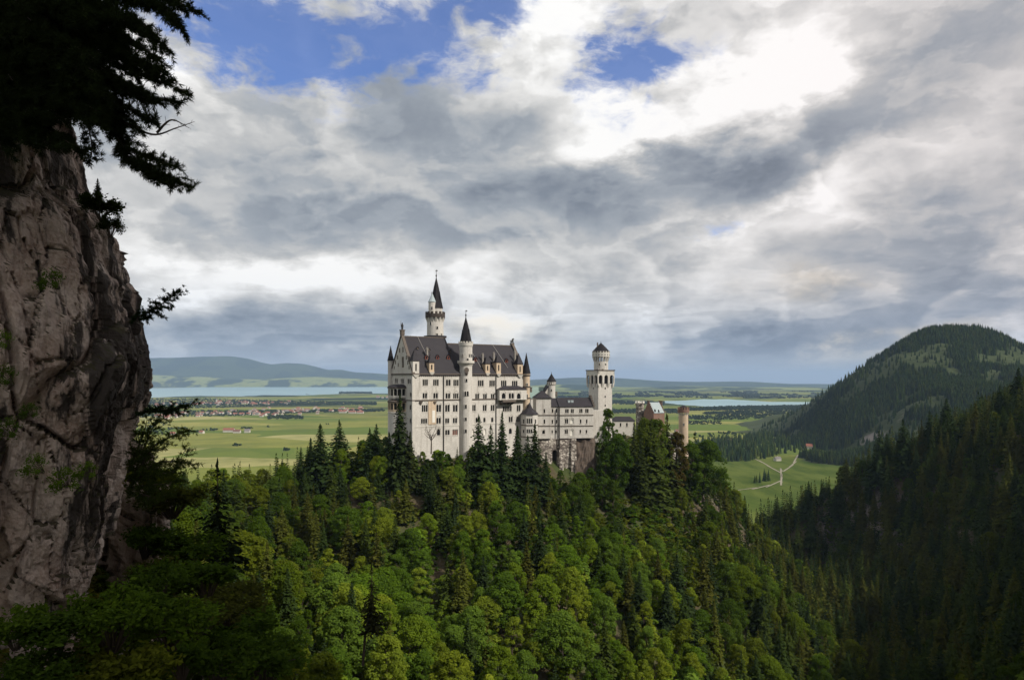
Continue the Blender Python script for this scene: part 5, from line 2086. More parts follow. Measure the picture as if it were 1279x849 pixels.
# ---- the tree kinds: a few meshes of each, shared by the copies
BROAD, BTRUNK = [], []
for k in range(7):
    Hh = 14.0
    V, F, T, P = broadleaf_crown(20 + k, Hh, (4.6, 5.4, 4.4, 6.0, 3.8, 5.2, 3.3)[k], (100, 120, 84, 130, 90, 110, 76)[k], 92, (.21, .22, .20, .23, .21, .21, .22)[k], (.2, .12, .3, .18, .1, .2, .05)[k])
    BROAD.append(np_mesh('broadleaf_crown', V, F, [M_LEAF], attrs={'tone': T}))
    mb = trunk_mesh(20 + k, Hh * .8, .26, P)
    o = mb.build('tmp', M_BARK)
    BTRUNK.append(o.data)
    bpy.data.objects.remove(o)
SPRUCE, STRUNK = [], []
for k in range(6):
    V, F, T = spruce_crown(50 + k, 20.0, (4.0, 4.5, 3.7, 4.6, 3.5, 4.2)[k], (38, 36, 40, 34, 38, 34)[k], 11, 9, (.03, .05, .03, .08, .04, .04)[k], 1.18, (0, .06, 0, .12, .04, .08)[k])
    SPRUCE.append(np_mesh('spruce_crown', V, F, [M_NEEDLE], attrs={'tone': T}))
    mb = MB()
    mb.tube([(0, 0, -1.5), (0, 0, 4), (.1, 0, 11), (.05, .05, 19.2)], [.36, .28, .18, .03], 7)
    o = mb.build('tmp', M_BARK)
    STRUNK.append(o.data)
    bpy.data.objects.remove(o)
# lighter meshes for the unnumbered rest of the woods
B_LOW = [broadleaf_crown(120 + k, 14.0, 5.0, 52, 26, .58, .1)[:3] for k in range(4)]
S_LOW = [spruce_crown(150 + k, 20.0, 3.4, 17, 7, 5, .04, 1.5) for k in range(4)]


def cone_tree(seed, H=20.0, Rr=3.6, tiers=5, seg=7):
    g = np.random.default_rng(seed)
    V, F, T = [], [], []
    for k in range(tiers):
        z0 = H * (.03 + .80 * k / tiers)
        z1 = min(H, z0 + H * .36)
        r = Rr * (1 - k / (tiers + .4)) * 1.0
        b = len(V)
        V.append((0, 0, z1))
        T.append(.7)
        for i in range(seg * 2):
            a = math.pi * i / seg + g.uniform(0, .3)
            rr = r * (1.12 if i % 2 else .62) * g.uniform(.8, 1.15)
            V.append((rr * math.cos(a), rr * math.sin(a), z0 + g.uniform(-.3, .3) * H * .04 - (H * .03 if i % 2 else 0)))
            T.append(g.uniform(.1, .6))
        for i in range(seg * 2):
            F.append((b, b + 1 + i, b + 1 + (i + 1) % (seg * 2), b))
    V = np.array(V)
    F = np.array(F)[:, :3]
    return V, F, np.array(T)


CONES = [cone_tree(200 + k, 20, (3.4, 3.9, 3.0)[k]) for k in range(3)]
CONES_MIN = [cone_tree(210 + k, 20, (4.2, 4.8, 3.8)[k], 3, 4) for k in range(3)]


def lump_tree(seed, H=14, Rr=5.5):
    """a far broadleaf: rough faceted crown"""
    g = np.random.default_rng(seed)
    V, F, T = [], [], []
    for k in range(7):
        c = np.array([g.normal() * Rr * .42, g.normal() * Rr * .42, H * g.uniform(.3, .78)])
        r = Rr * g.uniform(.35, .6)
        b = len(V)
        for (i, j) in [(i, j) for i in range(4) for j in range(6)]:
            th = math.pi * (i + .5) / 4
            ph = 2 * math.pi * (j + .5 * (i % 2)) / 6
            rr = r * g.uniform(.75, 1.25)
            V.append(c + rr * np.array([math.sin(th) * math.cos(ph), math.sin(th) * math.sin(ph), math.cos(th)]))
            T.append(g.uniform(.15, .85))
        for i in range(3):
            for j in range(6):
                F.append((b + i * 6 + j, b + (i + 1) * 6 + j, b + (i + 1) * 6 + (j + 1) % 6, b + i * 6 + (j + 1) % 6))
        F.append((b, b + 1, b + 2, b + 3))
    return np.array(V), np.array(F), np.array(T)


LUMPS = [lump_tree(230 + k) for k in range(3)]


def merged(name, protos, items, mat, label=None, kind='stuff'):
    """items: (x, y, z, height scale, width scale, angle, proto index, (r, g, b)) - one mesh"""
    Vs, Fs, Ts, C = [], [], [], []
    off = 0
    for (x, y, z, sh, sw, a, k, c) in items:
        V, F, T = protos[k % len(protos)]
        ca, sa = math.cos(a), math.sin(a)
        W = np.empty_like(V)
        W[:, 0] = (V[:, 0] * ca - V[:, 1] * sa) * sw + x
        W[:, 1] = (V[:, 0] * sa + V[:, 1] * ca) * sw + y
        W[:, 2] = V[:, 2] * sh + z
        Vs.append(W)
        Fs.append(F + off)
        off += len(V)
        Ts.append(T)
        C.append(np.repeat(np.array([c]), len(V), 0))
    V, F, T, C = np.concatenate(Vs), np.concatenate(Fs), np.concatenate(Ts), np.concatenate(C)
    me = np_mesh(name, V, F, [mat], attrs={'tone': T, 'tint_r': C[:, 0], 'tint_g': C[:, 1], 'tint_b': C[:, 2]})
    o = link(name, me)
    tag(o, label, None, None, kind)
    return o


# ------------------------------------------------------------------ where the trees of the near land stand
LIMX = [-100, 100, 185, 230, 280, 330, 372, 384, 400, 414, 424, 438, 462, 478, 492, 512, 520, 545, 575, 590, 606, 618, 640, 652, 664, 676, 690, 700, 722, 742, 748, 768, 776, 790, 800, 815, 830, 848, 864, 880, 905, 940, 960, 1000, 1048, 1052, 1080, 1100, 1130, 1160, 1180, 1205, 1225, 1250, 1279, 1400]
LIMY = [600, 595, 588, 574, 578, 571, 556, 553, 551, 552, 549, 550, 540, 538, 552, 562, 562, 560, 560, 558, 556, 556, 556, 566, 566, 575, 588, 592, 585, 575, 556, 548, 538, 532, 527, 525, 522, 548, 550, 556, 590, 618, 611, 605, 592, 572, 562, 540, 524, 516, 502, 512, 496, 486, 464, 430]


def top_limit(x, y):
    px = CX + x / y * FPX
    return (HY - float(np.interp(px, LIMX, LIMY)) + 0.0) / FPX * y


CASTLE_BOX = [(-62, 292, -10, 350)]


def near_castle(x, y):
    """footprints of the buildings, with a margin"""
    p = Vector((x - A[0], y - A[1]))
    u = p.x * FS.d[0] + p.y * FS.d[1]
    n = p.x * FS.n[0] + p.y * FS.n[1]
    if -9 < u < LEN + 4 and -WID - 8 < n < 2.2:
        return True
    if 2 < x < 47 and 329 < y < 362:
        return True
    if 36 < x < 58 and 340 < y < 385:
        return True
    if 60 < x < 106 and 398 < y < 450:
        return True
    return math.hypot(x - cRt[0], y - cRt[1]) < 6


BR_COLS = [(0.082, 0.138, 0.014), (0.060, 0.118, 0.012), (0.046, 0.092, 0.012), (0.105, 0.150, 0.016), (0.068, 0.125, 0.020), (0.100, 0.148, 0.018)]
SP_COLS = [(0.020, 0.040, 0.012), (0.028, 0.050, 0.012), (0.042, 0.060, 0.013), (0.016, 0.032, 0.014), (0.036, 0.048, 0.011)]

cands = []      # dict per tree
g = np.random.default_rng(11)


def add_tree(kind, x, y, h, zone, w=1.0, col=None, hero=False, z=None):
    cands.append(dict(kind=kind, x=x, y=y, z=ground_z(x, y) - .3 if z is None else z, h=h, w=w, zone=zone, col=col, hero=hero))


def hero(kind, px, ptop, D, h, zone, w=1.0, col=None):
    """a tree one can pick out in the photo: its tip at pixel (px, ptop)"""
    x = (px - CX) / FPX * D
    zt_ = (HY - ptop) / FPX * D
    z = ground_z(x, D) - .3
    add_tree(kind, x, D, max(h, zt_ - z), zone, w, col, True, z=zt_ - max(h, zt_ - z))


SPR_DK = (0.022, 0.040, 0.013)
for a_ in (('spruce', 499.5, 493, 284, 22, 'west', .82, (0.022, 0.036, 0.012)), ('spruce', 598, 520, 293, 18, 'palace', .85, SPR_DK), ('spruce', 627, 516, 300, 20, 'palace', .85, SPR_DK), ('spruce', 613, 531, 296, 16, 'palace', .85, SPR_DK),
           ('spruce', 646, 533, 305, 18, 'palace', .85, SPR_DK), ('spruce', 668, 531, 308, 20, 'wing', 1.15, (0.020, 0.034, 0.012)), ('spruce', 659, 545, 306, 18, 'wing', 1, SPR_DK), ('spruce', 400, 531, 292, 16, 'left', 1.3, SPR_DK),
           ('spruce', 424, 526, 300, 16, 'left', 1.2, SPR_DK), ('spruce', 470, 530, 296, 16, 'left', 1.2, SPR_DK), ('spruce', 462, 536, 290, 14, 'left', 1.2, SPR_DK), ('spruce', 486, 540, 290, 14, 'west', 1.2, SPR_DK), ('spruce', 388, 548, 300, 13, 'left', 1.2, SPR_DK),
           ('spruce', 345, 566, 300, 13, 'left', 1.2, SPR_DK), ('spruce', 512, 540, 283, 15, 'west', 1.2, (0.03, 0.042, 0.014)),
           ('broad', 761, 511, 352, 15, 'tower', .72, (0.060, 0.105, 0.016)), ('broad', 752, 530, 348, 12, 'tower', .62, (0.05, 0.095, 0.016)),
           ('spruce', 792, 529, 350, 20, 'gate', .85, (0.05, 0.07, 0.016)), ('broad', 804, 526, 355, 13, 'gate', .68, (0.085, 0.12, 0.018)), ('broad', 821, 524, 362, 12, 'gate', .66, (0.08, 0.125, 0.018)),
           ('spruce', 833, 518, 372, 18, 'gate', .9, (0.042, 0.058, 0.014)), ('broad', 842, 541, 372, 13, 'gate', .85, (0.085, 0.072, 0.020)), ('spruce', 813, 525, 352, 22, 'gate', 1.1, (0.042, 0.062, 0.014)),
           ('spruce', 868, 540, 395, 16, 'flank', 1.2, (0.022, 0.036, 0.012)), ('broad', 876, 552, 396, 13, 'flank', 1.0, (0.055, 0.10, 0.015)), ('broad', 862, 556, 388, 12, 'flank', 1.0, (0.062, 0.11, 0.015)),
           ('spruce', 779, 545, 345, 20, 'gate', 1.1, (0.024, 0.04, 0.012)), ('spruce', 800, 545, 342, 18, 'gate', .9, (0.03, 0.044, 0.012)), ('broad', 770, 548, 340, 12, 'tower', 1.0, (0.05, 0.095, 0.014)), ('spruce', 850, 545, 385, 16, 'gate', 1.2, (0.026, 0.036, 0.012)),
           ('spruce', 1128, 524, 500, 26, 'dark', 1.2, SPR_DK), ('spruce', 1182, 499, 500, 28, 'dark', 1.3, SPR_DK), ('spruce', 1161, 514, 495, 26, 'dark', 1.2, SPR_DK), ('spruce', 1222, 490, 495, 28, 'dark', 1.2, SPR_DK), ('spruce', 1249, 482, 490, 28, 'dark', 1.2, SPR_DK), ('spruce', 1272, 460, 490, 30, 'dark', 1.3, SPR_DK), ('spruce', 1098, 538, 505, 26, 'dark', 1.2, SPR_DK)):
    hero(*a_)
for a_ in (('broad', 700, 588, 322, 9, 'wing', 1.0, (0.05, 0.095, 0.014)), ('spruce', 712, 584, 320, 12, 'wing', 1.1, (0.024, 0.042, 0.012)), ('broad', 724, 592, 322, 8, 'wing', 1.0, (0.07, 0.118, 0.014)),
           ('broad', 738, 586, 328, 9, 'wing', 1.0, (0.046, 0.085, 0.012)), ('spruce', 749, 570, 334, 14, 'tower', 1.1, (0.024, 0.042, 0.012)), ('broad', 757, 566, 336, 10, 'tower', 1.0, (0.055, 0.10, 0.014)),
           ('spruce', 682, 566, 316, 14, 'wing', 1.1, SPR_DK), ('broad', 690, 598, 316, 9, 'wing', 1.0, (0.06, 0.11, 0.014)), ('spruce', 740, 604, 318, 11, 'wing', 1.1, (0.034, 0.05, 0.012)), ('broad', 715, 606, 312, 9, 'wing', 1.1, (0.06, 0.105, 0.014)), ('broad', 730, 616, 308, 9, 'wing', 1.1, (0.07, 0.12, 0.014)), ('broad', 752, 596, 322, 9, 'tower', 1.0, (0.05, 0.09, 0.014)), ('broad', 766, 600, 322, 8, 'tower', 1.0, (0.065, 0.11, 0.016))):
    hero(*a_)
for k_ in range(26):
    px_ = 918 + k_ * 4.6
    D_ = 500 + (k_ * 37 % 70)
    top_ = 615 - max(0, px_ - 960) * .28 + (k_ * 7 % 5) * 2.2
    if (HY - top_) / FPX * D_ - ground_z((px_ - CX) / FPX * D_, D_) < 33:
        hero('spruce', px_, top_, D_, 20 + (k_ * 13 % 8), 'dark', 1.0, SPR_DK if k_ % 3 else (0.034, 0.05, 0.014))
HEROXY = np.array([(c['x'], c['y']) for c in cands])


def scrub(x, y):
    """the half-open, soily and rocky patch under the gatehouse"""
    px = CX + x / y * FPX
    return math.exp(-(((x - 68) / 26) ** 2 + ((y - 335) / 38) ** 2))


pitch = 5.6
for iy in range(int((60) / pitch), int(690 / pitch)):
    for ix in range(int(-320 / pitch), int(600 / pitch)):
        x = (ix + g.uniform(-.45, .45)) * pitch
        y = (iy + g.uniform(-.45, .45)) * pitch
        if y < 85 or near_castle(x, y):
            continue
        px = CX + x / y * FPX
        if px < -40 or px > 1330:
            continue
        if y < 140 and px < 150:
            continue
        z = ground_z(x, y)
        if z < -176 or y > 640:
            continue
        nz = mnoise.noise((x / 38, y / 38, 3.0))
        nz2 = mnoise.noise((x / 16, y / 16, 8.0))
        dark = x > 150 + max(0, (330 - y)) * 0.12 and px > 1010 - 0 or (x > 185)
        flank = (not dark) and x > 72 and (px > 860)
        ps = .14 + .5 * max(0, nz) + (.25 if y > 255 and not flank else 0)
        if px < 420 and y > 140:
            ps += .12
        if flank:
            ps = .66 + nz * .5
        if dark:
            ps = .82 + nz * .35
        if px < 330 and y < 175:
            ps = .55
        kind = 'spruce' if g.uniform() < ps else 'broad'
        sc = scrub(x, y)
        # thinning by size of the kind
        keep = .58 if kind == 'broad' else .74
        keep *= 1 - .45 * sc
        if dark:
            keep *= .85
        if g.uniform() > keep:
            continue
        h = (g.uniform(7.5, 14) if g.uniform() < .55 else g.uniform(12, 18.5)) if kind == 'broad' else g.uniform(11, 22)
        if dark and kind == 'spruce':
            h = g.uniform(18, 30)
        if sc > .35:
            h *= .5
        if y > 262 and not dark and not flank:
            h *= .8
        if y < 150:
            h *= .85
        zt_ = top_limit(x, y) + g.normal() * .8 - .4
        if z + h > zt_:
            h = zt_ - z
            if h < (3.2 if kind == 'broad' else 5.0):
                continue
        if len(HEROXY) and np.min(np.hypot(HEROXY[:, 0] - x, HEROXY[:, 1] - y)) < 3.2:
            continue
        zone = 'dark' if dark else 'flank' if flank else 'scrub' if sc > .3 else 'left' if px < 420 else 'right' if px > 700 else 'middle'
        if y < 175 and px < 330:
            zone = 'near'
        if kind == 'broad':
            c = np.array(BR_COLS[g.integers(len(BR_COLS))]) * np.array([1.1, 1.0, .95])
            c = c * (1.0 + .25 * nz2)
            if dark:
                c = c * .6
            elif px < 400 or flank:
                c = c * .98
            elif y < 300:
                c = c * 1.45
            w = g.uniform(.85, 1.15) * (1.0 if h > 9 else 1.15)
        else:
            c = np.array(SP_COLS[g.integers(len(SP_COLS))]) * np.array([1.35, 1.15, 1.0])
            w = g.uniform(.85, 1.2) * (1.25 if h < 14 else 1.0)
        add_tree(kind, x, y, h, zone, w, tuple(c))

# ------------------------------------------------------------------ which of them can be seen: coverage of the picture, front to back
CW, CH = 640, 425
cov = np.zeros((CH, CW), bool)
# the palace and wing cover what is behind them
order = sorted(range(len(cands)), key=lambda i: cands[i]['y'])
for i in order:
    c = cands[i]
    s = FPX / c['y'] * .5
    cx = (CX + c['x'] / c['y'] * FPX) * .5
    y0 = (HY * .5 - (c['z'] + c['h']) * s)
    y1 = (HY * .5 - (c['z'] + c['h'] * .1) * s)
    hw = (c['h'] / 14 * 4.2 if c['kind'] == 'broad' else c['h'] / 20 * 2.6) * c['w'] * s
    xa, xb, ya, yb = int(max(0, cx - hw)), int(min(CW, cx + hw + 1)), int(max(0, y0)), int(min(CH, y1 + 1))
    vis = 0
    if xb > xa and yb > ya:
        yy, xx = np.mgrid[ya:yb, xa:xb]
        if c['kind'] == 'broad':
            m_ = ((xx + .5 - cx) / hw) ** 2 + ((yy + .5 - (y0 + y1) / 2) / ((y1 - y0) / 2)) ** 2 < 1
        else:
            m_ = np.abs(xx + .5 - cx) < hw * (yy + .5 - y0) / max(1, (y1 - y0))
        sub = cov[ya:yb, xa:xb]
        vis = int((m_ & ~sub).sum())
        sub |= m_
    c['vis'] = vis
    c['tot'] = s * c['h']

LAB = {}


def tone_word(kind, c, h):
    l = c[0] * .3 + c[1] * .6
    if kind == 'broad':
        return 'bright yellow-green' if l > .105 else 'fresh green' if l > .085 else 'mid green' if l > .066 else 'deep green'
    return 'blackish green' if l < .033 else 'dark green' if l < .046 else 'olive green'


WHERE = {'west': 'before the west palace gable', 'palace': 'under the long palace wall', 'wing': 'before the rubble base', 'tower': 'beside the square tower',
         'gate': 'around the gatehouse', 'flank': 'on the right hill flank', 'dark': 'on the shaded slope opposite', 'scrub': 'on the rocky patch',
         'left': 'on the wooded left ridge', 'right': 'on the slope below the wing', 'middle': 'on the slope below the palace', 'near': 'beside the shaded crag'}


def plant(c, k):
    kind = c['kind']
    x, y, z, h = c['x'], c['y'], c['z'], c['h']
    nm, cat = ('broadleaf_tree', 'tree') if kind == 'broad' else ('spruce_tree', 'tree')
    i = int(g.integers(7 if kind == 'broad' else 6))
    size = 'small' if h < 9 else 'tall' if h > (14.5 if kind == 'broad' else 20) else 'medium'
    pxx = CX + x / y * FPX
    rowpos = ('at the bottom' if HY - (z + h * .6) / y * FPX > 740 else 'lower down' if HY - (z + h * .6) / y * FPX > 660 else 'half way up' if HY - (z + h * .6) / y * FPX > 600 else 'high up')
    lab = f"{size} {tone_word(kind, c['col'], h)} {'broadleaf tree' if kind == 'broad' else 'pointed spruce'} {rowpos} {WHERE[c['zone']]}"
    root = empty(nm, (x, y, z), lab, cat, f"{size} {'broadleaf trees' if kind == 'broad' else 'spruces'} {WHERE[c['zone']]}")
    root.rotation_euler = (g.normal() * .05, g.normal() * .05, g.uniform(0, 6.28)) if kind == 'broad' else (0, 0, g.uniform(0, 6.28))
    s = h / (14.0 if kind == 'broad' else 20.0)
    cr = link('crown', (BROAD if kind == 'broad' else SPRUCE)[i], root)
    tr = link('trunk', (BTRUNK if kind == 'broad' else STRUNK)[i], root)
    sw = s * c['w'] * (1.0 if kind == 'broad' else 1.12)
    cr.scale = (sw * g.uniform(.85, 1.18), sw * g.uniform(.85, 1.18), s)
    tr.scale = (s, s, s)
    cr.color = (*[float(v) for v in c['col']], 1)
    c['root'] = root
    return root


for kind in ('broad', 'spruce'):
    own = sorted([c for c in cands if c['kind'] == kind and c['vis'] > 3], key=lambda c: -c['vis'])
    for c in own[:300]:
        plant(c, 0)
    rest = [c for c in cands if c['kind'] == kind and 'root' not in c]
    items = []
    for c in rest:
        s = c['h'] / (14.0 if kind == 'broad' else 20.0)
        items.append((c['x'], c['y'], c['z'], s, s * c['w'], g.uniform(0, 6.28), int(g.integers(4)), tuple(float(v) for v in c['col'])))
    if items:
        merged('broadleaf_wood' if kind == 'broad' else 'spruce_wood', B_LOW if kind == 'broad' else S_LOW, items, M_LEAF_S if kind == 'broad' else M_NEEDLE_S,
               'rest of the broadleaf wood on the castle hill' if kind == 'broad' else 'rest of the dark spruce wood on both sides of the gorge')
    print('TREES', kind, len(own), len(rest))

# undergrowth covering the forest floor, so that bare soil shows only where the photo shows it
items = []
for _ in range(14000):
    x, y = g.uniform(-260, 420), g.uniform(90, 620)
    px = CX + x / y * FPX
    if px < 0 or px > 1300 or near_castle(x, y):
        continue
    if y < 140 and px < 170:
        continue
    z = ground_z(x, y)
    if z < -175:
        continue
    s = g.uniform(.10, .26) * (1 + .9 * scrub(x, y))
    c = np.array(BR_COLS[g.integers(5)]) * g.uniform(.55, 1.0)
    items.append((x, y, z - .4, s, s * 1.5, g.uniform(0, 6.28), int(g.integers(4)), tuple(c)))
for _ in range(1500):
    x, y = 66 + g.normal() * 24, 330 + g.normal() * 32
    if near_castle(x, y) or g.uniform() > .25 + .75 * (mnoise.noise((x / 11, y / 11, 5.0)) + .35):
        continue
    s = g.uniform(.14, .34)
    c = np.array(BR_COLS[g.integers(5)]) * g.uniform(.7, 1.05) * np.array([1.15, .95, 1.0])
    items.append((x, y, ground_z(x, y) - .5, s, s * 1.4, g.uniform(0, 6.28), int(g.integers(4)), tuple(c)))
US = []
for k in range(4):
    V, F, T = broadleaf_crown(170 + k, 14.0, 6.0, 14, 14, 1.5, .05)[:3]
    US.append((V, F, T))
merged('undergrowth', US, items, M_LEAF_S, 'low bushes and saplings covering the forest floor')

# ================================================================== the crag on the left, its pine and bushes
def mat_crag():
    m, t, b = new_mat('crag_limestone')
    p, nrm = geo_pos(t)
    n1 = t.noise(p, 0.35, 7, 0.62, 0.4)
    n2 = t.noise(t.mapping(p, (1, 1, 0.28), (0.25, 0.15, 0)), 1.7, 9, 0.7, 0.4)
    n3 = t.noise(p, 9.0, 6, 0.7)
    c = t.ramp(n1, [(0.30, (0.27, 0.175, 0.135)), (0.45, (0.46, 0.345, 0.285)), (0.58, (0.58, 0.48, 0.42)), (0.72, (0.40, 0.29, 0.21))])
    c = t.mix(t.rng(n2, 0.47, 0.64, 0.0, 0.75), c, (0.16, 0.12, 0.10))
    c = t.mix(t.rng(n3, 0.35, 0.7, 0.0, 0.55), c, (0.74, 0.63, 0.56))
    # black streaks running down, denser towards the outer edge and higher up
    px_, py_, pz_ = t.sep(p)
    black_streak = t.noise(t.mapping(p, (0.9, 0.9, 0.10)), 1.0, 8, 0.68)
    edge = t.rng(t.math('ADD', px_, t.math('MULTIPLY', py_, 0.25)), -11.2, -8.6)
    st_ = t.math('MULTIPLY', t.rng(t.math('ADD', black_streak, t.math('ADD', t.math('MULTIPLY', edge, 0.16), t.rng(pz_, 3.5, 9.0, 0.0, 0.05))), 0.54, 0.62), 0.92)
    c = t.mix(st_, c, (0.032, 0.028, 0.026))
    # moss and soil lying on the ledges
    up = t.sep(nrm)[2]
    c = t.mix(t.rng(t.math('ADD', up, t.math('MULTIPLY', n3, 0.35)), 0.72, 0.92, 0.0, 0.9), c, t.mix(n2, (0.03, 0.038, 0.012), (0.06, 0.045, 0.022)))
    t.l.new(c, b.inputs['Base Color'])
    b.inputs['Roughness'].default_value = 0.92
    h = t.math('ADD', t.math('MULTIPLY', n3, 0.35), n2)
    bump(t, b, h, 0.9, 0.25)
    return m


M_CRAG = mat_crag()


def crag(name, sil, Dsil, plan, seed, amp, ns=230, nr=360, py0=-140, py1=900):
    """a rock face: its right-hand edge follows sil (photo pixel column for each row); plan is its outline seen from above"""
    sil = np.array(sil, float)
    V = np.empty((nr, ns, 3))
    pys = np.linspace(py0, py1, nr)
    ss = np.linspace(0, 1, ns)
    for i, py in enumerate(pys):
        xs = (np.interp(py, sil[:, 1], sil[:, 0]) - CX) / FPX * Dsil
        z = (HY - py) / FPX * Dsil
        P = np.array([(xs + dx if rel else dx, dy) for dx, dy, rel in plan], float)
        # smooth plan curve
        tt = np.linspace(0, 1, len(P))
        fine = np.linspace(0, 1, 200)
        C = np.stack([np.interp(fine, tt, P[:, 0]), np.interp(fine, tt, P[:, 1])], -1)
        k = np.hanning(23)
        k /= k.sum()
        Cp = np.vstack([np.repeat(C[:1], 11, 0), C, np.repeat(C[-1:], 11, 0)])
        C = np.stack([np.convolve(Cp[:, 0], k, 'valid'), np.convolve(Cp[:, 1], k, 'valid')], -1)
        V[i, :, 0] = np.interp(ss, fine, C[:, 0])
        V[i, :, 1] = np.interp(ss, fine, C[:, 1])
        V[i, :, 2] = z
    du = np.gradient(V, axis=1)
    N = np.stack([du[..., 1], -du[..., 0], np.zeros((nr, ns))], -1)
    N = unit(N)
    flat = V.reshape(-1, 3)
    disp = np.empty(len(flat))
    vf = mnoise.voronoi
    fr_ = mnoise.fractal
    rm = mnoise.ridged_multi_fractal
    for i in range(len(flat)):
        x, y, z = flat[i]
        q = Vector((x * .34 + z * .07 + seed, y * .34, z * .10 - x * .06))
        w_ = mnoise.noise_vector(q * 1.3) * .22
        qq = q + w_
        d, pts = vf(qq)
        cp = pts[0] * 7.31
        cell = mnoise.cell_vector(cp)
        tilt = mnoise.cell_vector(cp + Vector((31.7, 11.3, 5.1))) - Vector((.5, .5, .5))
        # tilted slabs meeting in creases, some standing proud of their neighbours
        slab = (cell[0] - .5) * .55 + tilt.dot(qq - pts[0]) * 2.6
        e = d[1] - d[0]
        cleft = -0.95 * math.exp(-(e / .045) ** 2) * (cell[2] > .35)
        q2 = Vector((x * 1.15 + z * .22, y * 1.15, z * .34 - x * .3)) + w_ * 1.5
        d2, p2 = vf(q2)
        cp2 = p2[0] * 5.7
        t2 = mnoise.cell_vector(cp2 + Vector((3.7, 1.3, 15.1))) - Vector((.5, .5, .5))
        slab2 = (mnoise.cell_vector(cp2)[1] - .5) * .38 + t2.dot(q2 - p2[0]) * .85
        cleft2 = -0.34 * math.exp(-((d2[1] - d2[0]) / .045) ** 2) * (mnoise.cell_vector(cp2)[0] > .4)
        q3 = Vector((x * 3.4 + z * .8, y * 3.4, z * 1.3 - x * 1.0))
        d3, p3 = vf(q3)
        t3 = mnoise.cell_vector(p3[0] * 3.3) - Vector((.5, .5, .5))
        f1 = fr_((x * .4, y * .4, z * .28), .9, 2.1, 4) * .30
        f2_ = fr_((x * 2.2, y * 2.2, z * 1.6), .7, 2.1, 5) * .12
        disp[i] = slab + cleft + slab2 + cleft2 + t3.dot(q3 - p3[0]) * .30 + f1 + f2_
    V = V + N * (disp.reshape(nr, ns) * amp)[..., None]
    # keep the outline where it belongs: shift whole rows by the smoothed error
    edge = (CX + V[..., 0] / V[..., 1] * FPX).max(1)
    err = np.interp(pys, sil[:, 1], sil[:, 0]) - edge
    kk_ = np.hanning(31)
    kk_ /= kk_.sum()
    err = np.convolve(np.pad(err, 15, 'edge'), kk_, 'valid')
    V[..., 0] += (err / FPX * Dsil)[:, None] * np.clip((V[..., 0] - V[..., 0].min()) / 12.0, 0, 1)
    i, j = np.meshgrid(np.arange(ns - 1), np.arange(nr - 1))
    a = (j * ns + i).ravel()
    F = np.stack([a, a + ns, a + ns + 1, a + 1], -1)
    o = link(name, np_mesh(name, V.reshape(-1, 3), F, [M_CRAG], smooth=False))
    return tag(o, kind='structure')


SIL = [(10, -140), (24, -60), (40, 0), (62, 60), (84, 120), (98, 165), (103, 190), (106, 215), (118, 238), (134, 256), (146, 280), (148, 305), (158, 330), (166, 345), (162, 362), (168, 385),
       (172, 405), (177, 430), (181, 460), (179, 490), (170, 520), (160, 550), (154, 580), (147, 610), (144, 640), (140, 670), (134, 700), (124, 730), (112, 760), (100, 800), (90, 850), (88, 900)]
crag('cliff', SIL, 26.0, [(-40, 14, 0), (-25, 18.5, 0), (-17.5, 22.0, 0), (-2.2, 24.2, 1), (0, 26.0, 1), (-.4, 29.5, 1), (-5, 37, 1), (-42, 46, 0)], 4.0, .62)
SIL2 = [(150, 540), (178, 560), (200, 590), (212, 620), (216, 650), (212, 690), (205, 730), (200, 780), (196, 850), (192, 900), (188, 1000)]
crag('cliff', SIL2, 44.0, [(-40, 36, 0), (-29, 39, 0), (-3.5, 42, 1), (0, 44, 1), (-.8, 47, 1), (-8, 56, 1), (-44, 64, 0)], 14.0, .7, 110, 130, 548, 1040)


def W(px, py, D):
    return Vector(((px - CX) / FPX * D, D, (HY - py) / FPX * D))


def needles(pts_dirs, g, per=12, ln=.15, wd=.013):
    """short flat needles standing round every twig point"""
    n = len(pts_dirs)
    C = np.repeat(np.array([p for p, d in pts_dirs]), per, 0)
    Dv = np.repeat(unit(np.array([d for p, d in pts_dirs])), per, 0)
    rnd = unit(g.normal(size=C.shape))
    ax = unit(Dv * .75 + rnd * .8)
    sd = unit(np.cross(ax, unit(g.normal(size=C.shape))))
    L = ln * g.uniform(.6, 1.25, (len(C), 1))
    off = C + g.normal(size=C.shape) * .02
    V = np.stack([off - sd * wd, off + sd * wd, off + ax * L + sd * wd * .4, off + ax * L - sd * wd * .4], 1).reshape(-1, 3)
    F = np.arange(len(V)).reshape(-1, 4)
    T = np.repeat(np.clip(g.normal(size=len(C)) * .2 + .45, 0, 1), 4)
    return V, F, T


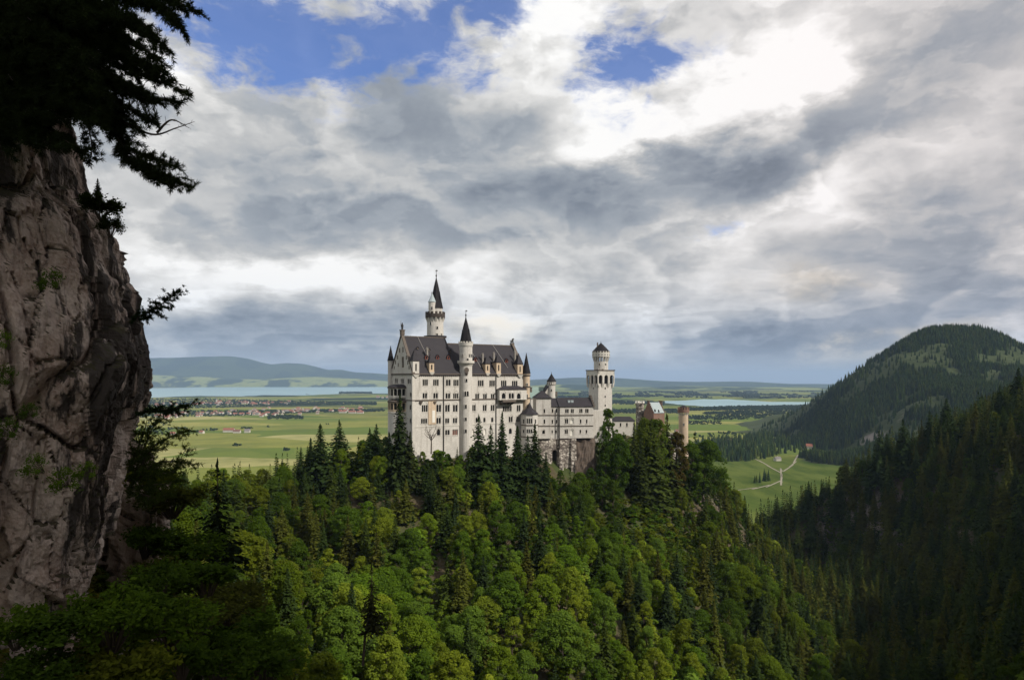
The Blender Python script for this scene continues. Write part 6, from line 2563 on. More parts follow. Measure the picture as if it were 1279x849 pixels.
def bough(parent, ctrl, g, thick=.07, twig=.9, step=.17, foliage=1.0, name='bough', start=.12, per=12, ln=.15, col=(0.022, 0.034, 0.013)):
    """a curved branch with side twigs; needles are its sub-part"""
    base = world_base(parent)
    P = [Vector(c) for c in ctrl]
    # resample
    Q = []
    for i in range(len(P) - 1):
        p0, p1, p2, p3 = P[max(0, i - 1)], P[i], P[i + 1], P[min(len(P) - 1, i + 2)]
        for k in range(8):
            t = k / 8
            Q.append(.5 * ((2 * p1) + (p2 - p0) * t + (2 * p0 - 5 * p1 + 4 * p2 - p3) * t * t + (3 * p1 - p0 - 3 * p2 + p3) * t ** 3))
    Q.append(P[-1])
    mb = MB()
    n = len(Q)
    mb.tube(Q, [thick * (1 - .88 * i / (n - 1)) for i in range(n)], 6)
    tot = sum((Q[i + 1] - Q[i]).length for i in range(n - 1))
    pd = []
    s = tot * start
    acc = 0
    i = 0
    side = 1
    while s < tot:
        a = 0
        for i in range(n - 1):
            l = (Q[i + 1] - Q[i]).length
            if a + l >= s:
                break
            a += l
        p = Q[i].lerp(Q[i + 1], (s - a) / max(l, 1e-6))
        d = (Q[i + 1] - Q[i]).normalized()
        f = s / tot
        up = Vector((0, 0, 1))
        lat = d.cross(up).normalized() * side
        side = -side
        tl = twig * (1.0 - .65 * f) * g.uniform(.55, 1.25)
        td = (d * g.uniform(.5, 1.0) + lat * g.uniform(.4, 1.0) + up * g.uniform(-.45, .25)).normalized()
        e = p + td * tl + Vector((0, 0, -.10 * tl))
        mb.tube([p, p.lerp(e, .5) + Vector((0, 0, .04)), e], [thick * .28 * (1 - .6 * f), thick * .2 * (1 - .6 * f), .006], 4)
        if foliage > 0:
            m = max(3, int(tl / .085 * foliage))
            for q in range(m):
                u = .15 + .85 * (q + .5) / m
                c = p.lerp(e, u)
                pd.append((tuple(c), tuple(td + Vector((0, 0, .1)))))
                if g.uniform() < .55:
                    sd2 = (td + Vector(g.normal(size=3)) * .8).normalized()
                    for r in (.09, .18, .27):
                        pd.append((tuple(c + sd2 * r * g.uniform(.7, 1.2)), tuple(sd2)))
        s += step * g.uniform(.6, 1.4)
    o = mb.build(name, M_BARK, parent)
    if pd:
        V, F, T = needles(pd, g, per, ln)
        V = V - np.array(base)
        me = np_mesh('needles', V, F, [M_NEEDLE], attrs={'tone': T})
        no = link('needles', me, o)
        no.color = (*col, 1)
    return o


g = np.random.default_rng(77)
root = empty('pine_tree', W(18, 175, 29), 'big dark conifer overhanging the cliff top at upper left, boughs reaching over the sky', 'tree')
mb = MB()
TR = [W(10, 200, 30), W(22, 120, 29), W(36, 20, 28.4), W(44, -90, 28), W(48, -260, 28)]
mb.tube(TR, [.5, .42, .36, .3, .16], 9)
mb.build('trunk', M_BARK, root)
BOUGHS = [
    ([(42, -45, 28), (130, -26, 26), (190, 0, 25.2), (232, 22, 24.8)], .08, .9), ([(38, -15, 28), (120, 6, 26), (170, 26, 25), (206, 46, 24.6)], .08, .95), ([(36, 8, 28), (110, 30, 26), (170, 54, 25), (212, 76, 24.6)], .08, .9),
    ([(36, 30, 28), (110, 50, 26), (170, 80, 25), (220, 100, 24.6)], .08, .9), ([(34, 50, 28), (105, 86, 26), (150, 112, 25), (206, 126, 24.6)], .08, .9), ([(32, 64, 28), (95, 96, 26), (140, 132, 25), (186, 160, 24.6)], .08, .8),
    ([(32, 66, 28), (95, 106, 26), (130, 146, 25), (158, 168, 24.7)], .08, .8), ([(34, 34, 28), (100, 70, 25.5), (150, 100, 24.6), (190, 112, 24.2)], .08, 1.0), ([(160, 190, 25), (190, 212, 24.7), (216, 222, 24.6), (240, 222, 24.5)], .04, .5),
    # the ones that draw the outline against the sky (photo pixels, distance)
    ([(42, -60, 28), (120, -38, 26.5), (190, -14, 25.5), (256, 14, 25)], .10, 1.0),
    ([(40, -30, 28), (130, -10, 26.5), (200, 10, 25.5), (240, 36, 25)], .10, .9),
    ([(38, 0, 28), (110, 14, 26), (175, 34, 25), (222, 62, 24.6)], .10, 1.0),
    ([(36, 20, 28), (100, 40, 26), (160, 66, 25), (214, 88, 24.5)], .10, .95),
    ([(34, 40, 28), (105, 62, 26), (175, 92, 25), (244, 114, 24.6)], .11, .8),
    ([(34, 44, 28), (110, 78, 26.6), (170, 116, 25.4), (236, 128, 25)], .08, .8),
    ([(32, 60, 28), (100, 92, 26), (150, 128, 25), (204, 150, 24.6)], .10, .9),
    ([(30, 70, 28), (90, 110, 26), (140, 150, 25), (176, 176, 24.8)], .10, .7),
    ([(30, 75, 28.4), (100, 120, 26), (140, 160, 25), (160, 196, 24.8), (196, 216, 24.6), (249, 231, 24.6)], .12, .75),
    ([(150, 178, 25), (184, 196, 24.8), (214, 206, 24.7), (236, 204, 24.6)], .05, .6),
    ([(146, 180, 25), (170, 206, 24.7), (200, 222, 24.6), (228, 234, 24.5)], .05, .55),
    ([(30, 90, 28), (80, 130, 26), (110, 160, 25.4), (128, 200, 25)], .07, .5),
]
for ctrl, th, tw in BOUGHS:
    ctrl = ctrl[:-1] + [(ctrl[-1][0] - 13, ctrl[-1][1], ctrl[-1][2])]
    bough(root, [W(*c) for c in ctrl], g, th, tw, .13, 1.25, per=13, ln=.15)
# bare snapped twigs showing against the sky
for ctrl in ([(150, 150, 25), (190, 168, 24.8), (220, 160, 24.7), (243, 152, 24.6)], [(196, 166, 24.8), (214, 150, 24.7), (236, 160, 24.6)]):
    bough(root, [W(*c) for c in ctrl], g, .05, .45, .16, 0, 'bare_bough')
# the thick of the crown
for k in range(38):
    py = g.uniform(-110, 96)
    sx, sy = np.interp(py, [-110, 120], [46, 24]), py
    ex = g.uniform(60, 175)
    ey = py + g.uniform(18, 80)
    if k < 20:
        ex = g.uniform(-60, 80)
    ey = min(ey, 150 + (10 if ex < 60 else 0))
    D0, D1 = 28.4, g.uniform(22.5, 31)
    bough(root, [W(sx, sy, D0), W(sx + (ex - sx) * .5, sy + (ey - sy) * .25, (D0 + D1) / 2), W(ex, ey, D1)], g, .09, 1.25, .13, 1.3, per=12, ln=.16)
# boughs rooted left of the frame, hanging over the rock top
for k in range(44):
    ey = g.uniform(10, 185)
    ex = g.uniform(-10, 128 - max(0, ey - 150) * .8)
    bough(root, [W(-60, ey - 90, 25), W(ex * .4 - 20, ey - 45, 23.8), W(ex, ey, 22.6)], g, .08, 1.1, .13, 1.3, per=12, ln=.16)

# conifer branches sticking out of the rock further down
for (ctrl, lab) in (([(160, 402, 26), (184, 390, 25.6), (204, 378, 25.3), (220, 364, 25)], 'short pine branch sticking out of the cliff edge against the sky'),
                    ([(172, 516, 26.5), (196, 512, 26), (218, 510, 25.6), (236, 504, 25.4)], 'bent pine branch below the cliff edge over the village')):
    rt = empty('pine_branch', W(*ctrl[0]), lab, 'branch')
    bough(rt, [W(*c) for c in ctrl], g, .05, .5, .10, 1.2, per=12, ln=.11, col=(.014, .026, .010))
rt = empty('dwarf_pine', W(165, 600, 30), 'dark bushy dwarf pine clinging below the cliff edge', 'shrub')
for ctrl in ([(165, 600, 30), (190, 560, 29), (212, 546, 28.6), (236, 536, 28)], [(165, 605, 30), (192, 580, 29), (220, 576, 28.4), (240, 580, 28)], [(165, 600, 30), (180, 560, 29.5), (190, 535, 29), (206, 520, 28.6)], [(160, 610, 30), (185, 606, 29), (205, 604, 28.5), (225, 600, 28)],
             [(160, 590, 30), (172, 560, 29.6), (180, 540, 29.2), (184, 522, 29)], [(160, 600, 30), (196, 592, 29), (216, 588, 28.4), (232, 560, 28)], [(160, 615, 30), (180, 618, 29.2), (196, 622, 28.8), (210, 616, 28.2)]):
    bough(rt, [W(*c) for c in ctrl], g, .06, .62, .12, 1.0, per=7, ln=.12, col=(.045, .068, .016))


# ---- little firs and leafy bushes near the camera
def fir_at(px, py_base, D, h, lab, kind='fir_sapling', w=1.0, col=(.022, .034, .010), k=None, part_scale=1.0):
    p = W(px, py_base, D)
    root = empty(kind, p, lab, 'tree')
    i = int(g.integers(6)) if k is None else k
    cr = link('crown', SPRUCE[i], root)
    cr.scale = (h / 20 * w, h / 20 * w, h / 20)
    cr.color = (*col, 1)
    tr = link('trunk', STRUNK[i], root)
    tr.scale = (h / 20,) * 3
    return root


fir_at(122, 262, 25.6, 1.15, 'tiny fir growing on the upper ledge of the cliff', w=1.3)
LEDGE_SHRUB = True


def shrub_mesh(seed, R_=1.0, H=1.4, n=2600, leaf=.05, twigs=26):
    gg = np.random.default_rng(seed)
    mb = MB()
    ends = []
    for k in range(twigs):
        a = gg.uniform(0, 6.28)
        r = R_ * math.sqrt(gg.uniform(.05, 1))
        e = Vector((r * math.cos(a), r * math.sin(a), H * gg.uniform(.35, 1.0) * (1 - .35 * r / R_)))
        s = Vector((e.x * .1, e.y * .1, 0))
        m_ = s.lerp(e, .55) + Vector((0, 0, .15 * H))
        mb.tube([s - Vector((0, 0, .3)), m_, e], [.022, .014, .004], 4)
        ends.append((s, m_, e))
    C, N = [], []
    for k in range(n):
        s, m_, e = ends[gg.integers(twigs)]
        u = gg.uniform(.35, 1.05)
        c = m_.lerp(e, u) if u > .3 else s.lerp(m_, u)
        c = np.array(c) + gg.normal(size=3) * .13 * R_
        C.append(c)
        N.append(unit(gg.normal(size=3) * .6 + np.array([0, -.15, .8])))
    C, N = np.array(C), np.array(N)
    sz = leaf * gg.uniform(.6, 1.4, n)
    V, F = quads_from(C, N, sz * 1.4, sz * .8, gg)
    T = np.repeat(np.clip(.5 + gg.normal(size=n) * .25, 0, 1), 4)
    o = mb.build('tmp', M_BARK)
    me = o.data
    bpy.data.objects.remove(o)
    return np_mesh('shrub_leaves', V, F, [M_LEAF], attrs={'tone': T}), me


SHR = [shrub_mesh(300 + k, 1.0, (1.3, 1.5, 1.1, 1.2)[k], (2400, 2800, 2000, 700)[k], (.055, .05, .06, .045)[k], (26, 30, 22, 12)[k]) for k in range(4)]


def shrub(px, py, D, s, k, col, lab, rot=None, w=1.0):
    p = W(px, py, D)
    root = empty('shrub', p, lab, 'shrub')
    lv = link('leaves', SHR[k][0], root)
    lv.scale = (s * w, s * w, s)
    lv.color = (*col, 1)
    stm = link('stems', SHR[k][1], root)
    stm.scale = (s * w, s * w, s)
    root.rotation_euler = rot or (0, 0, g.uniform(0, 6.28))
    return root


GR1, GR2, GR3, BRN = (.080, .140, .018), (.055, .10, .016), (.105, .130, .018), (.062, .074, .020)
for (px, py, D, s, k, col, lab, w) in (
    (126, 268, 25.6, .7, 0, (.022, .036, .010), 'dark bush on the upper ledge of the cliff beside the tiny fir', 1.1),
    (138, 292, 25.7, .5, 1, (.026, .040, .012), 'dark bush hanging on the cliff edge below the ledge bush', 1.0),
    (20, 800, 22.5, 1.0, 0, GR1, 'leafy green bush at the bottom left corner under the cliff', 1.0),
    (50, 870, 22, 1.1, 1, GR2, 'dark green bush cut off by the bottom edge below the cliff', 1.2),
    (140, 800, 24, 1.35, 1, GR1, 'broad green bush at the foot of the cliff', 1.1),
    (192, 745, 27, 1.2, 0, GR2, 'upright green bush beside the cliff foot, right of the broad one', .9),
    (180, 860, 24, 1.3, 2, GR3, 'yellow-green bush at the bottom edge below the broad bush', 1.2),
    (110, 860, 23, 1.0, 2, GR3, 'small yellowish bush at the bottom edge, left of the yellow-green one', 1.2),
    (245, 790, 34, 1.5, 0, BRN, 'brownish green bush on the steep bank right of the cliff', 1.3),
    (270, 845, 34, 1.6, 1, GR2, 'green bush on the bank at the bottom edge below the brownish one', 1.2),
    (228, 840, 30, 1.2, 2, GR2, 'low dark bush between the cliff bank and the bottom edge', 1.2),
    (215, 640, 43, 1.3, 1, BRN, 'brownish bush on top of the lower rock', 1.6),
    (190, 610, 42, 1.2, 0, GR3, 'olive bush on the lower rock under the dwarf pine', 1.5),
    (180, 690, 41, 1.4, 2, GR2, 'dark bush growing in the gap between cliff and lower rock', 1.2),
    (205, 730, 40, 1.5, 2, BRN, 'brownish bush low on the lower rock', 1.3),
    (258, 740, 38, 1.5, 2, GR2, 'round dark bush above the brownish bush on the bank', 1.4),
    (285, 770, 46, 1.8, 1, BRN, 'dull olive bush on the bank beside the lone conifer', 1.4),
    (236, 700, 42, 1.4, 0, GR2, 'dark bush leaning out below the lower rock', 1.5),
    (160, 775, 25, .9, 2, GR2, 'low dark bush filling the gap between the two cliff foot bushes', 1.6),
    (75, 800, 23, .9, 2, GR2, 'low dark bush under the cliff, left of the broad bush', 1.6),
    (215, 800, 28, 1.2, 1, GR1, 'green bush right of the broad bush at the cliff foot', 1.5),
    (300, 800, 52, 2.4, 0, GR2, 'deep green thicket right of the bank bushes', 1.3),
    (330, 850, 50, 2.4, 1, GR2, 'deep green thicket at the bottom edge left of the forest', 1.3),
):
    shrub(px, py, D, s, k, col, lab, None, w)
# small leafy sprigs rooted in clefts of the rock face
for (px, py, s, col, lab) in ((84, 598, .55, GR1, 'fresh green sprig in a cleft in the middle of the cliff face'), (50, 580, .5, GR1, 'green sprig left of the middle cleft of the cliff'), (112, 585, .42, GR1, 'small sprig right of the middle cleft of the cliff'),
                              (12, 470, .5, GR2, 'green sprig at the left edge of the cliff, half way up'), (14, 535, .5, GR2, 'green sprig at the left edge of the cliff, lower'), (40, 510, .35, GR2, 'tiny plant on the cliff face beside the left edge'), (70, 350, .5, GR2, 'tuft of green high on the cliff face'), (8, 425, .45, GR1, 'topmost green sprig at the left edge of the cliff')):
    shrub(px, py + 8, 21.6 + px * .012, s, 3, col, lab, (R(60), 0, g.uniform(-.5, .5)))

# ---- two odd trees of the middle ground and the bare tree by the palace
V, F, T = spruce_crown(401, 20.0, 4.4, 24, 7, 9, .34, 1.0, .34)
me = np_mesh('thin_crown', V, F, [M_NEEDLE], attrs={'tone': T})
px, D = 272, 62
p0 = W(264, 772, D)
root = empty('spruce_tree', p0, 'lone thin dark conifer with long bare curved trunk, in front of the forest at left', 'tree')
cr = link('crown', me, root)
hh = (772 - 578) / FPX * D
cr.scale = (hh / 20 * .95, hh / 20 * .95, hh / 20)
cr.location = (.55, 0, 0)
cr.color = (.012, .020, .010, 1)
mb = MB()
mb.tube([p0 + Vector((-.3, 0, -1)), p0 + Vector((.05, 0, 1)), p0 + Vector((.45, 0, 3.2)), p0 + Vector((.6, 0, 6)), p0 + Vector((.55, 0, hh * .97))], [.24, .2, .17, .13, .03], 8)
mb.build('trunk', M_BARK, root)
px, D = 455, 95
p0 = W(455, 822, D)
root = empty('spruce_tree', p0, 'leaning half-dead conifer with thin dark trunk, low in the middle-left forest', 'tree')
cr = link('crown', me, root)
hh = (822 - 706) / FPX * D
cr.scale = (hh / 20 * .8, hh / 20 * .8, hh / 20)
cr.location = (1.0, 0, 0)
cr.color = (.022, .026, .012, 1)
mb = MB()
mb.tube([p0 + Vector((-.2, 0, -1)), p0 + Vector((.1, 0, 3)), p0 + Vector((.9, 0, 7)), p0 + Vector((1.1, 0, hh * .97))], [.2, .17, .14, .03], 8)
mb.build('trunk', M_BARK, root)

p0 = Vector((*tower_at(538.5, 293), zat(561, 293)))
root = empty('bare_tree', p0, 'bare leafless tree standing before the left part of the palace wall', 'tree')
mb = MB()
hh = (561 - 531) / FPX * 293
mb.tube([p0 + Vector((0, 0, -2)), p0 + Vector((.1, 0, hh * .3)), p0 + Vector((0, 0, hh * .55))], [.32, .26, .2], 7)
mb.build('trunk', M_BARK, root)
mb = MB()
for k in range(11):
    a = 6.28 * k / 11 + g.uniform(-.3, .3)
    s0 = p0 + Vector((.05, 0, hh * g.uniform(.28, .55)))
    e = p0 + Vector((math.cos(a) * hh * g.uniform(.25, .5), math.sin(a) * hh * .3, hh * g.uniform(.6, 1.05)))
    m_ = s0.lerp(e, .5) + Vector((0, 0, -.3))
    mb.tube([s0, m_, e], [.15, .09, .02], 5)
    for q in range(4):
        s1 = s0.lerp(e, g.uniform(.4, .9))
        mb.tube([s1, s1 + Vector(g.normal(size=3)) * .8 + Vector((0, 0, .7))], [.05, .015], 4)
mb.build('branches', M_BARK, root)

# low growth covering the bank under the crag
items = []
for _ in range(5200):
    px = g.uniform(-20, 430)
    y = g.uniform(18, 110)
    x = (px - CX) / FPX * y
    z = ground_z(x, y)
    py = HY - z / y * FPX
    if py < 560 or py > 960:
        continue
    s_ = g.uniform(.035, .085) * (1 + y / 90)
    c = np.array((GR1, GR2, GR2, GR3, BRN)[int(g.integers(5))]) * g.uniform(.5, 1.05) * np.array([1.05, .9, 1.0])
    items.append((x, y, z - .15, s_, s_ * 1.5, g.uniform(0, 6.28), int(g.integers(4)), tuple(c)))
NEARU = [broadleaf_crown(190 + k, 14.0, 6.0, 16, 30, .75, .05)[:3] for k in range(4)]
merged('ground_cover', NEARU, items, M_LEAF_S, 'low leafy growth on the bank under the cliff')

# ================================================================== woods, trees and houses of the valley
g = np.random.default_rng(23)
# conifers and grass on the mountain
items = []
while len(items) < 24000:
    x, y = g.uniform(600, 2200), g.uniform(900, 2500)
    px = CX + x / y * FPX
    if px < 952 or px > 1320 or (y > 2120 and z < 120):
        continue
    z = float(bil(MTX, MTY, MTZ, x, y))
    if z < zplain(x, y) + 1:
        continue
    dens = mnoise.noise((x / 190, y / 190, 1.0)) * .9 + mnoise.noise((x / 60, y / 60, 4.0)) * .5
    crest = z > 100
    if dens < (.02 if -70 < z < 110 else -.3) and g.uniform() > .05:
        continue
    h = g.uniform(15, 28) if z > 105 else g.uniform(8, 14) if g.uniform() < .3 else g.uniform(13, 25)
    if z > 105 and g.uniform() < .6:
        continue
    c = np.array(SP_COLS[g.integers(4)]) * g.uniform(.55, 1.0)  # conifers darkened as well, painting the cloud shade on the mountain
    items.append((x, y, z - 1, h / 20, h / 20 * g.uniform(.9, 1.25), g.uniform(0, 6.28), int(g.integers(3)), tuple(c)))
merged('mountain_forest', CONES, items, M_NEEDLE_S, 'dark conifer forest clothing the mountain on the right')

# the dark spruce belt at the mountain's foot, and tree lines further out
items = []


def in_frame_plain(px0, px1, py0, py1):
    px = g.uniform(px0, px1)
    py = g.uniform(py0, py1)
    return (*on_plain(px, py), px, py)


def belt(n, px0, px1, f_top, f_bot, h0, h1, col=None, edge=0.0):
    k = 0
    tries = 0
    while k < n and tries < n * 30:
        tries += 1
        px = g.uniform(px0, px1)
        a, b = f_top(px), f_bot(px)
        if b - a < .05:
            continue
        # even on the ground, not in the picture
        da, db = 1 / (a - HY), 1 / (b - HY)
        d = db + (da - db) * g.uniform()
        py = HY + 1 / d
        x, y = on_plain(px, py)
        h = g.uniform(h0, h1)
        c = np.array(col if col is not None else SP_COLS[g.integers(4)]) * g.uniform(.8, 1.25)
        items.append((x, y, zplain(x, y) - .5, h / 20, h / 20 * (g.uniform(.9, 1.3) if col is None else g.uniform(1.1, 2.4)), g.uniform(0, 6.28), int(g.integers(3)), tuple(c)))
        k += 1


I = np.interp
belt(1500, 868, 1090, lambda p: I(p, [868, 880, 930, 960, 1000, 1090], [556, 552, 548, 543, 530, 528]), lambda p: I(p, [868, 880, 930, 960, 985, 1040, 1090], [576, 577, 576, 572, 566, 560, 556]), 14, 27)
belt(1500, 948, 1110, lambda p: I(p, [948, 975, 1010, 1050, 1110], [540, 528, 515, 510, 505]), lambda p: I(p, [948, 985, 1110], [543, 548, 540]), 12, 22)
# tree clumps in the meadow
for px, py, n, w in ((960, 601, 5, 7), (946, 603, 3, 4), (1035, 562, 4, 5), (1030, 563, 2, 3), (942, 541, 3, 2), (910, 548, 4, 4), (905, 550, 3, 4), (922, 552, 5, 6)):
    belt(n, px - w, px + w, lambda p: py - 1.2, lambda p: py, 14, 24)
merged('valley_spruce_wood', CONES, items, M_NEEDLE_S, 'dark spruce belt on the valley floor at the foot of the mountain')

items = []
GREEN = (0.020, 0.036, 0.016)
belt(420, 850, 985, lambda p: I(p, [850, 880, 930, 985], [520.5, 519.8, 518, 517]), lambda p: I(p, [850, 900, 950, 985], [523.5, 524.8, 523.0, 519]), 9, 16, GREEN)
belt(500, 880, 1040, lambda p: I(p, [880, 1040], [516, 509]), lambda p: I(p, [880, 960, 1040], [517.6, 519, 512.8]), 12, 20, GREEN)
belt(900, 860, 1060, lambda p: I(p, [860, 940, 1060], [510.6, 508.0, 506.5]), lambda p: I(p, [860, 940, 1060], [513.0, 512.6, 509.5]), 14, 24, GREEN)
belt(160, 850, 900, lambda p: 526, lambda p: 530, 6, 11, GREEN)
belt(70, 840, 1000, lambda p: I(p, [840, 1000], [544, 536]), lambda p: I(p, [840, 1000], [549, 541]), 8, 14, GREEN)
belt(700, 640, 830, lambda p: I(p, [640, 740, 830], [502, 501, 502]), lambda p: I(p, [640, 740, 830], [504, 505, 506]), 14, 22, GREEN)
belt(400, 760, 850, lambda p: 512, lambda p: 516.5, 12, 20, GREEN)
# around and inside the village on the left
belt(3000, 60, 470, lambda p: I(p, [60, 240, 330, 470], [498.5, 497.5, 500, 503]), lambda p: I(p, [60, 200, 260, 330, 380, 470], [510, 509, 510, 507.5, 506, 506]), 8, 17, GREEN)
belt(1700, 60, 480, lambda p: I(p, [60, 200, 300, 480], [511, 512.5, 513, 511]), lambda p: I(p, [60, 200, 300, 380, 480], [523, 521.5, 519.5, 515.5, 514]), 7, 14, GREEN)
belt(150, 335, 378, lambda p: 519, lambda p: 523.6, 9, 15, GREEN)
belt(240, 424, 464, lambda p: 490.0, lambda p: 492.0, 18, 28, GREEN)
belt(140, 60, 215, lambda p: 528, lambda p: 543, 7, 14, GREEN)
for px, py, n, w in ((297, 557, 6, 4), (261, 538, 8, 8), (268, 537, 4, 5), (240, 540, 12, 10), (224, 536, 10, 10), (305, 535.5, 5, 3), (312, 536, 3, 3), (356, 563, 6, 4), (335, 534, 1, 1), (409, 531, 2, 2), (215, 500, 8, 10), (383, 493.5, 5, 4)):
    belt(n, px - w, px + w, lambda p: py - .9, lambda p: py, 8, 14, (0.035, 0.06, 0.022))
belt(260, 400, 470, lambda p: 511.5, lambda p: 514.5, 8, 14, GREEN)
merged('valley_trees', LUMPS, items, M_LEAF_S, 'far tree lines, hedges and copses on the valley floor')

# woods on the rolling land beyond the lakes, as tree masses with height
items = []
for _ in range(2600):
    px = g.uniform(620, 1080)
    py = g.uniform(489, 497.5)
    if mnoise.noise((px / 38, py / 1.6, 5.0)) < .08:
        continue
    x, y = on_plain(px, py)
    h = g.uniform(22, 40)
    items.append((x, y, zplain(x, y) - 2, h / 20, h / 20 * 2.4, g.uniform(0, 6.28), int(g.integers(3)), GREEN))
merged('distant_woods', LUMPS, items, M_LEAF_S, 'patches of woodland beyond the right-hand lake')


# ------------------------------------------------------------------ houses
M_HWALL = simple_mat('white_render', (0.50, 0.47, 0.42), 0.9, 0.1, 0.5)
M_HROOF = simple_mat('red_roof_tiles', (0.23, 0.09, 0.06), 0.85, 0.25, 0.5)
M_HROOF2 = simple_mat('brown_roof_tiles', (0.16, 0.085, 0.065), 0.85, 0.25, 0.5)
M_HROOF3 = simple_mat('grey_roof_tiles', (0.17, 0.155, 0.15), 0.85, 0.25, 0.5)


def house_mesh(L, W, hw, hr, roof, name='house_shape'):
    mb = MB()
    fr = Frame(0, 0, 1, 0)
    a, b = L / 2, W / 2
    q = [(-a, -b), (a, -b), (a, b), (-a, b)]
    for i in range(4):
        j = (i + 1) % 4
        mb.poly([(*q[i], -1), (*q[j], -1), (*q[j], hw), (*q[i], hw)], 0)
    for s in (-1, 1):
        mb.poly([(s * a, -b, hw), (s * a, b, hw), (s * a, 0, hw + hr)][::s], 0)
    e = .7
    k = hr / b
    for s in (-1, 1):
        p = [(-a - e, s * (b + e), hw - k * e + .05), (a + e, s * (b + e), hw - k * e + .05), (a + e, 0, hw + hr + .05), (-a - e, 0, hw + hr + .05)]
        mb.poly(p[::-s], 1)
    # rows of windows and a chimney
    for fl in range(max(1, int(hw / 2.9))):
        for i in range(max(2, int(L / 3.2))):
            x = -a + L * (i + .5) / max(2, int(L / 3.2))
            z = 1.0 + fl * 2.9
            for s in (-1, 1):
                mb.poly([(x - .5, s * (b + .03), z), (x + .5, s * (b + .03), z), (x + .5, s * (b + .03), z + 1.2), (x - .5, s * (b + .03), z + 1.2)][::-s], 2)
    cq = [(a * .3 - .4, b * .3 - .4), (a * .3 + .4, b * .3 - .4), (a * .3 + .4, b * .3 + .4), (a * .3 - .4, b * .3 + .4)]
    mb.hexa([(*c, hw + hr * .4) for c in cq] + [(*c, hw + hr + 1.0) for c in cq], 0)
    o = mb.build(name, [M_HWALL, roof, M_GLASS])
    me = o.data
    bpy.data.objects.remove(o)
    return me


HS = []
for k, (L, W, hw, hr, rf, wd) in enumerate(((15, 11, 5.6, 4.2, M_HROOF, 'red-roofed'), (18, 12, 6.2, 4.8, M_HROOF, 'large red-roofed'), (13, 10, 5.4, 4, M_HROOF2, 'brown-roofed'), (20, 12, 5.8, 4.6, M_HROOF2, 'long brown-roofed'), (14, 11, 6, 4.2, M_HROOF3, 'grey-roofed'), (28, 13, 6.5, 5, M_HROOF, 'long red-roofed'))):
    HS.append((house_mesh(L, W, hw, hr, rf), wd))


def house(px, py, k, where, group, sc=1.0, ang=None):
    x, y = on_plain(px, py)
    me, wd = HS[k]
    o = link('village_house', me, None, (x, y, zplain(x, y)))
    o.scale = (sc, sc, sc)
    o.rotation_euler = (0, 0, g.uniform(-.5, .5) + (math.pi / 2 if g.uniform() < .35 else 0) if ang is None else ang)
    tag(o, f'{wd} white house {where}', 'house', f'{wd} houses {where}')
    return o


n = 0
used = []
tries = 0
while n < 150 and tries < 6000:
    tries += 1
    px = g.uniform(195, 452)
    if g.uniform() < .52:
        py = I(px, [195, 240, 300, 380, 452], [521, 518, 516, 514.5, 512.5]) + g.normal() * 1.9
        where = 'in the near row of the lakeside village' if px < 330 else 'at the right end of the near village row'
    else:
        if px > 362:
            continue
        py = I(px, [195, 260, 300, 362], [506, 504.5, 503.5, 503]) + g.normal() * 1.7
        where = 'in the far row of the village close to the lake'
    if any(abs(px - a) < 1.9 and abs(py - b) < .55 for a, b in used):
        continue
    used.append((px, py))
    house(px, py, int(g.choice([0, 0, 1, 1, 2, 3, 4, 5], 1)[0]), where, 'village houses', g.uniform(.95, 1.35))
    n += 1
for px, py, k, s, an in ((286, 539.5, 5, 1.25, .05), (296, 540.5, 3, 1.1, .05), (309, 540.0, 4, 1.2, .1), (252, 541, 0, 1.0, None), (216, 543, 0, 1.0, None), (428, 515.5, 5, 1.3, 0), (440, 516, 5, 1.3, 0), (450, 516.2, 5, 1.2, 0), (472, 496.5, 1, 1.6, None), (478, 497, 1, 1.5, None), (484, 496.8, 1, 1.5, None)):
    where = {286: 'first of the farm standing alone in the meadow', 296: 'middle building of the meadow farm', 309: 'last building of the meadow farm', 252: 'beside trees left of the meadow farm', 216: 'behind the pine branch at the crag',
             428: 'left of three along the far edge of the meadow', 440: 'middle of three along the far edge of the meadow', 450: 'right of three along the far edge of the meadow', 472: 'left of the hamlet by the palace edge', 478: 'in the middle of the hamlet by the palace edge', 484: 'right of the hamlet by the palace edge'}[px]
    house(px, py, k, where, None, s, an)
# church with an onion tower in the village
xc, yc = on_plain(274, 503.5)
ch = empty('village_church', (xc, yc, zplain(xc, yc)), 'white church with a dark pointed tower in the lakeside village', 'church')
mb = MB()
zb = zplain(xc, yc)
fr = Frame(xc, yc, 1, .2)
mb.box(fr, -16, 14, zb, zb + 13, -12, 0)
mb.build('nave', M_HWALL, ch)
mb = MB()
gable_roof(mb, fr, -17, 15, 12, zb + 13.02, zb + 22)
mb.build('roof', M_HROOF, ch)
mb = MB()
mb.box(fr, -24, -16.02, zb, zb + 28, -10, -2)
mb.build('tower', M_HWALL, ch)
mb = MB()
mb.ring(fr.P(-20, 0, -6)[:2], [(5.6, zb + 28.02), (2.5, zb + 36), (.1, zb + 46)], 4, smooth=False, rot=R(45) + .2)
mb.build('spire', M_HROOF3, ch)
# buildings on the right: farmhouse in the meadow fork, barn, white houses among spruces
for px, py, k, s, an, lab in ((971, 575.2, 4, .9, .3, 'small white house with pale roof in the fork of the track'), (1012, 560.2, 0, 1.35, -.3, 'red-roofed barn at the edge of the spruce wood'),
                              (910, 553, 2, 1.2, .1, 'white house among spruces left of the meadow'), (848, 541, 3, 1.3, .2, 'long house beyond the gate tower')):
    x, y = on_plain(px, py)
    o = link('farm_house', HS[k][0], None, (x, y, zplain(x, y)))
    o.scale = (s, s, s)
    o.rotation_euler = (0, 0, an)
    tag(o, lab, 'house')

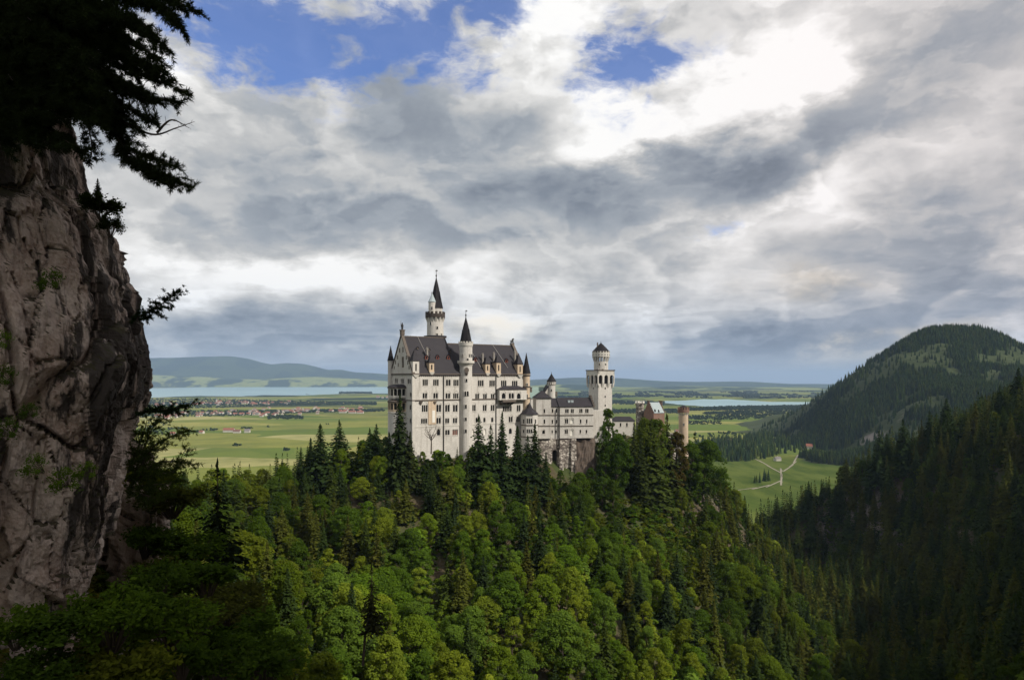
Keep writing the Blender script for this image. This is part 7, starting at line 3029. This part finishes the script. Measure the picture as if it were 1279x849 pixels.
# the forked track in the green meadow
M_TRACK = simple_mat('gravel_track', (0.27, 0.245, 0.19), 0.95, 0.15, 0.2)


def track(pts, w, name='path'):
    P = [Vector((*on_plain(*p), 0)) for p in pts]
    Q = []
    for i in range(len(P) - 1):
        for k in range(14):
            Q.append(P[i].lerp(P[i + 1], k / 6))
    Q.append(P[-1])
    for _ in range(3):
        Q = [Q[0]] + [(Q[i - 1] + Q[i] * 2 + Q[i + 1]) / 4 for i in range(1, len(Q) - 1)] + [Q[-1]]
    mb = MB()
    L_, R_ = [], []
    for i, p in enumerate(Q):
        t = (Q[min(i + 1, len(Q) - 1)] - Q[max(0, i - 1)]).normalized()
        s = Vector((t.y, -t.x, 0)) * w / 2 * (1 + .35 * mnoise.noise((p.x * .11, p.y * .11, 0)))
        L_.append((p.x - s.x, p.y - s.y, zplain(p.x, p.y) + .5))
        R_.append((p.x + s.x, p.y + s.y, zplain(p.x, p.y) + .5))
    for i in range(len(Q) - 1):
        mb.poly([L_[i], R_[i], R_[i + 1], L_[i + 1]])
    return tag(mb.build(name, M_TRACK), kind='structure')


track([(975.5, 606), (976, 598), (975.5, 590.5), (984, 585), (990, 580), (994, 573)], 3.2)
track([(975.5, 590.5), (966, 585.5), (956, 579.5), (946, 574.5)], 3.0)
track([(976, 600), (966, 604.5), (952, 608), (930, 611)], 3.2)

# ================================================================== the air
hb = MB()
x0, x1, y0, y1, z0, z1 = -62000, 62000, -62000, 62000, -640, 640
hb.hexa([(x0, y0, z0), (x1, y0, z0), (x1, y1, z0), (x0, y1, z0), (x0, y0, z1), (x1, y0, z1), (x1, y1, z1), (x0, y1, z1)])
hm = bpy.data.materials.new('haze')
hm.use_nodes = True
nt = hm.node_tree
nt.nodes.clear()
pv = nt.nodes.new('ShaderNodeVolumePrincipled')
pv.inputs['Color'].default_value = (0.50, 0.70, 1.0, 1)
pv.inputs['Density'].default_value = 3.6e-5
pv.inputs['Anisotropy'].default_value = 0.0
ho = nt.nodes.new('ShaderNodeOutputMaterial')
nt.links.new(pv.outputs[0], ho.inputs['Volume'])
tag(hb.build('haze', hm), None, None, None, 'stuff')
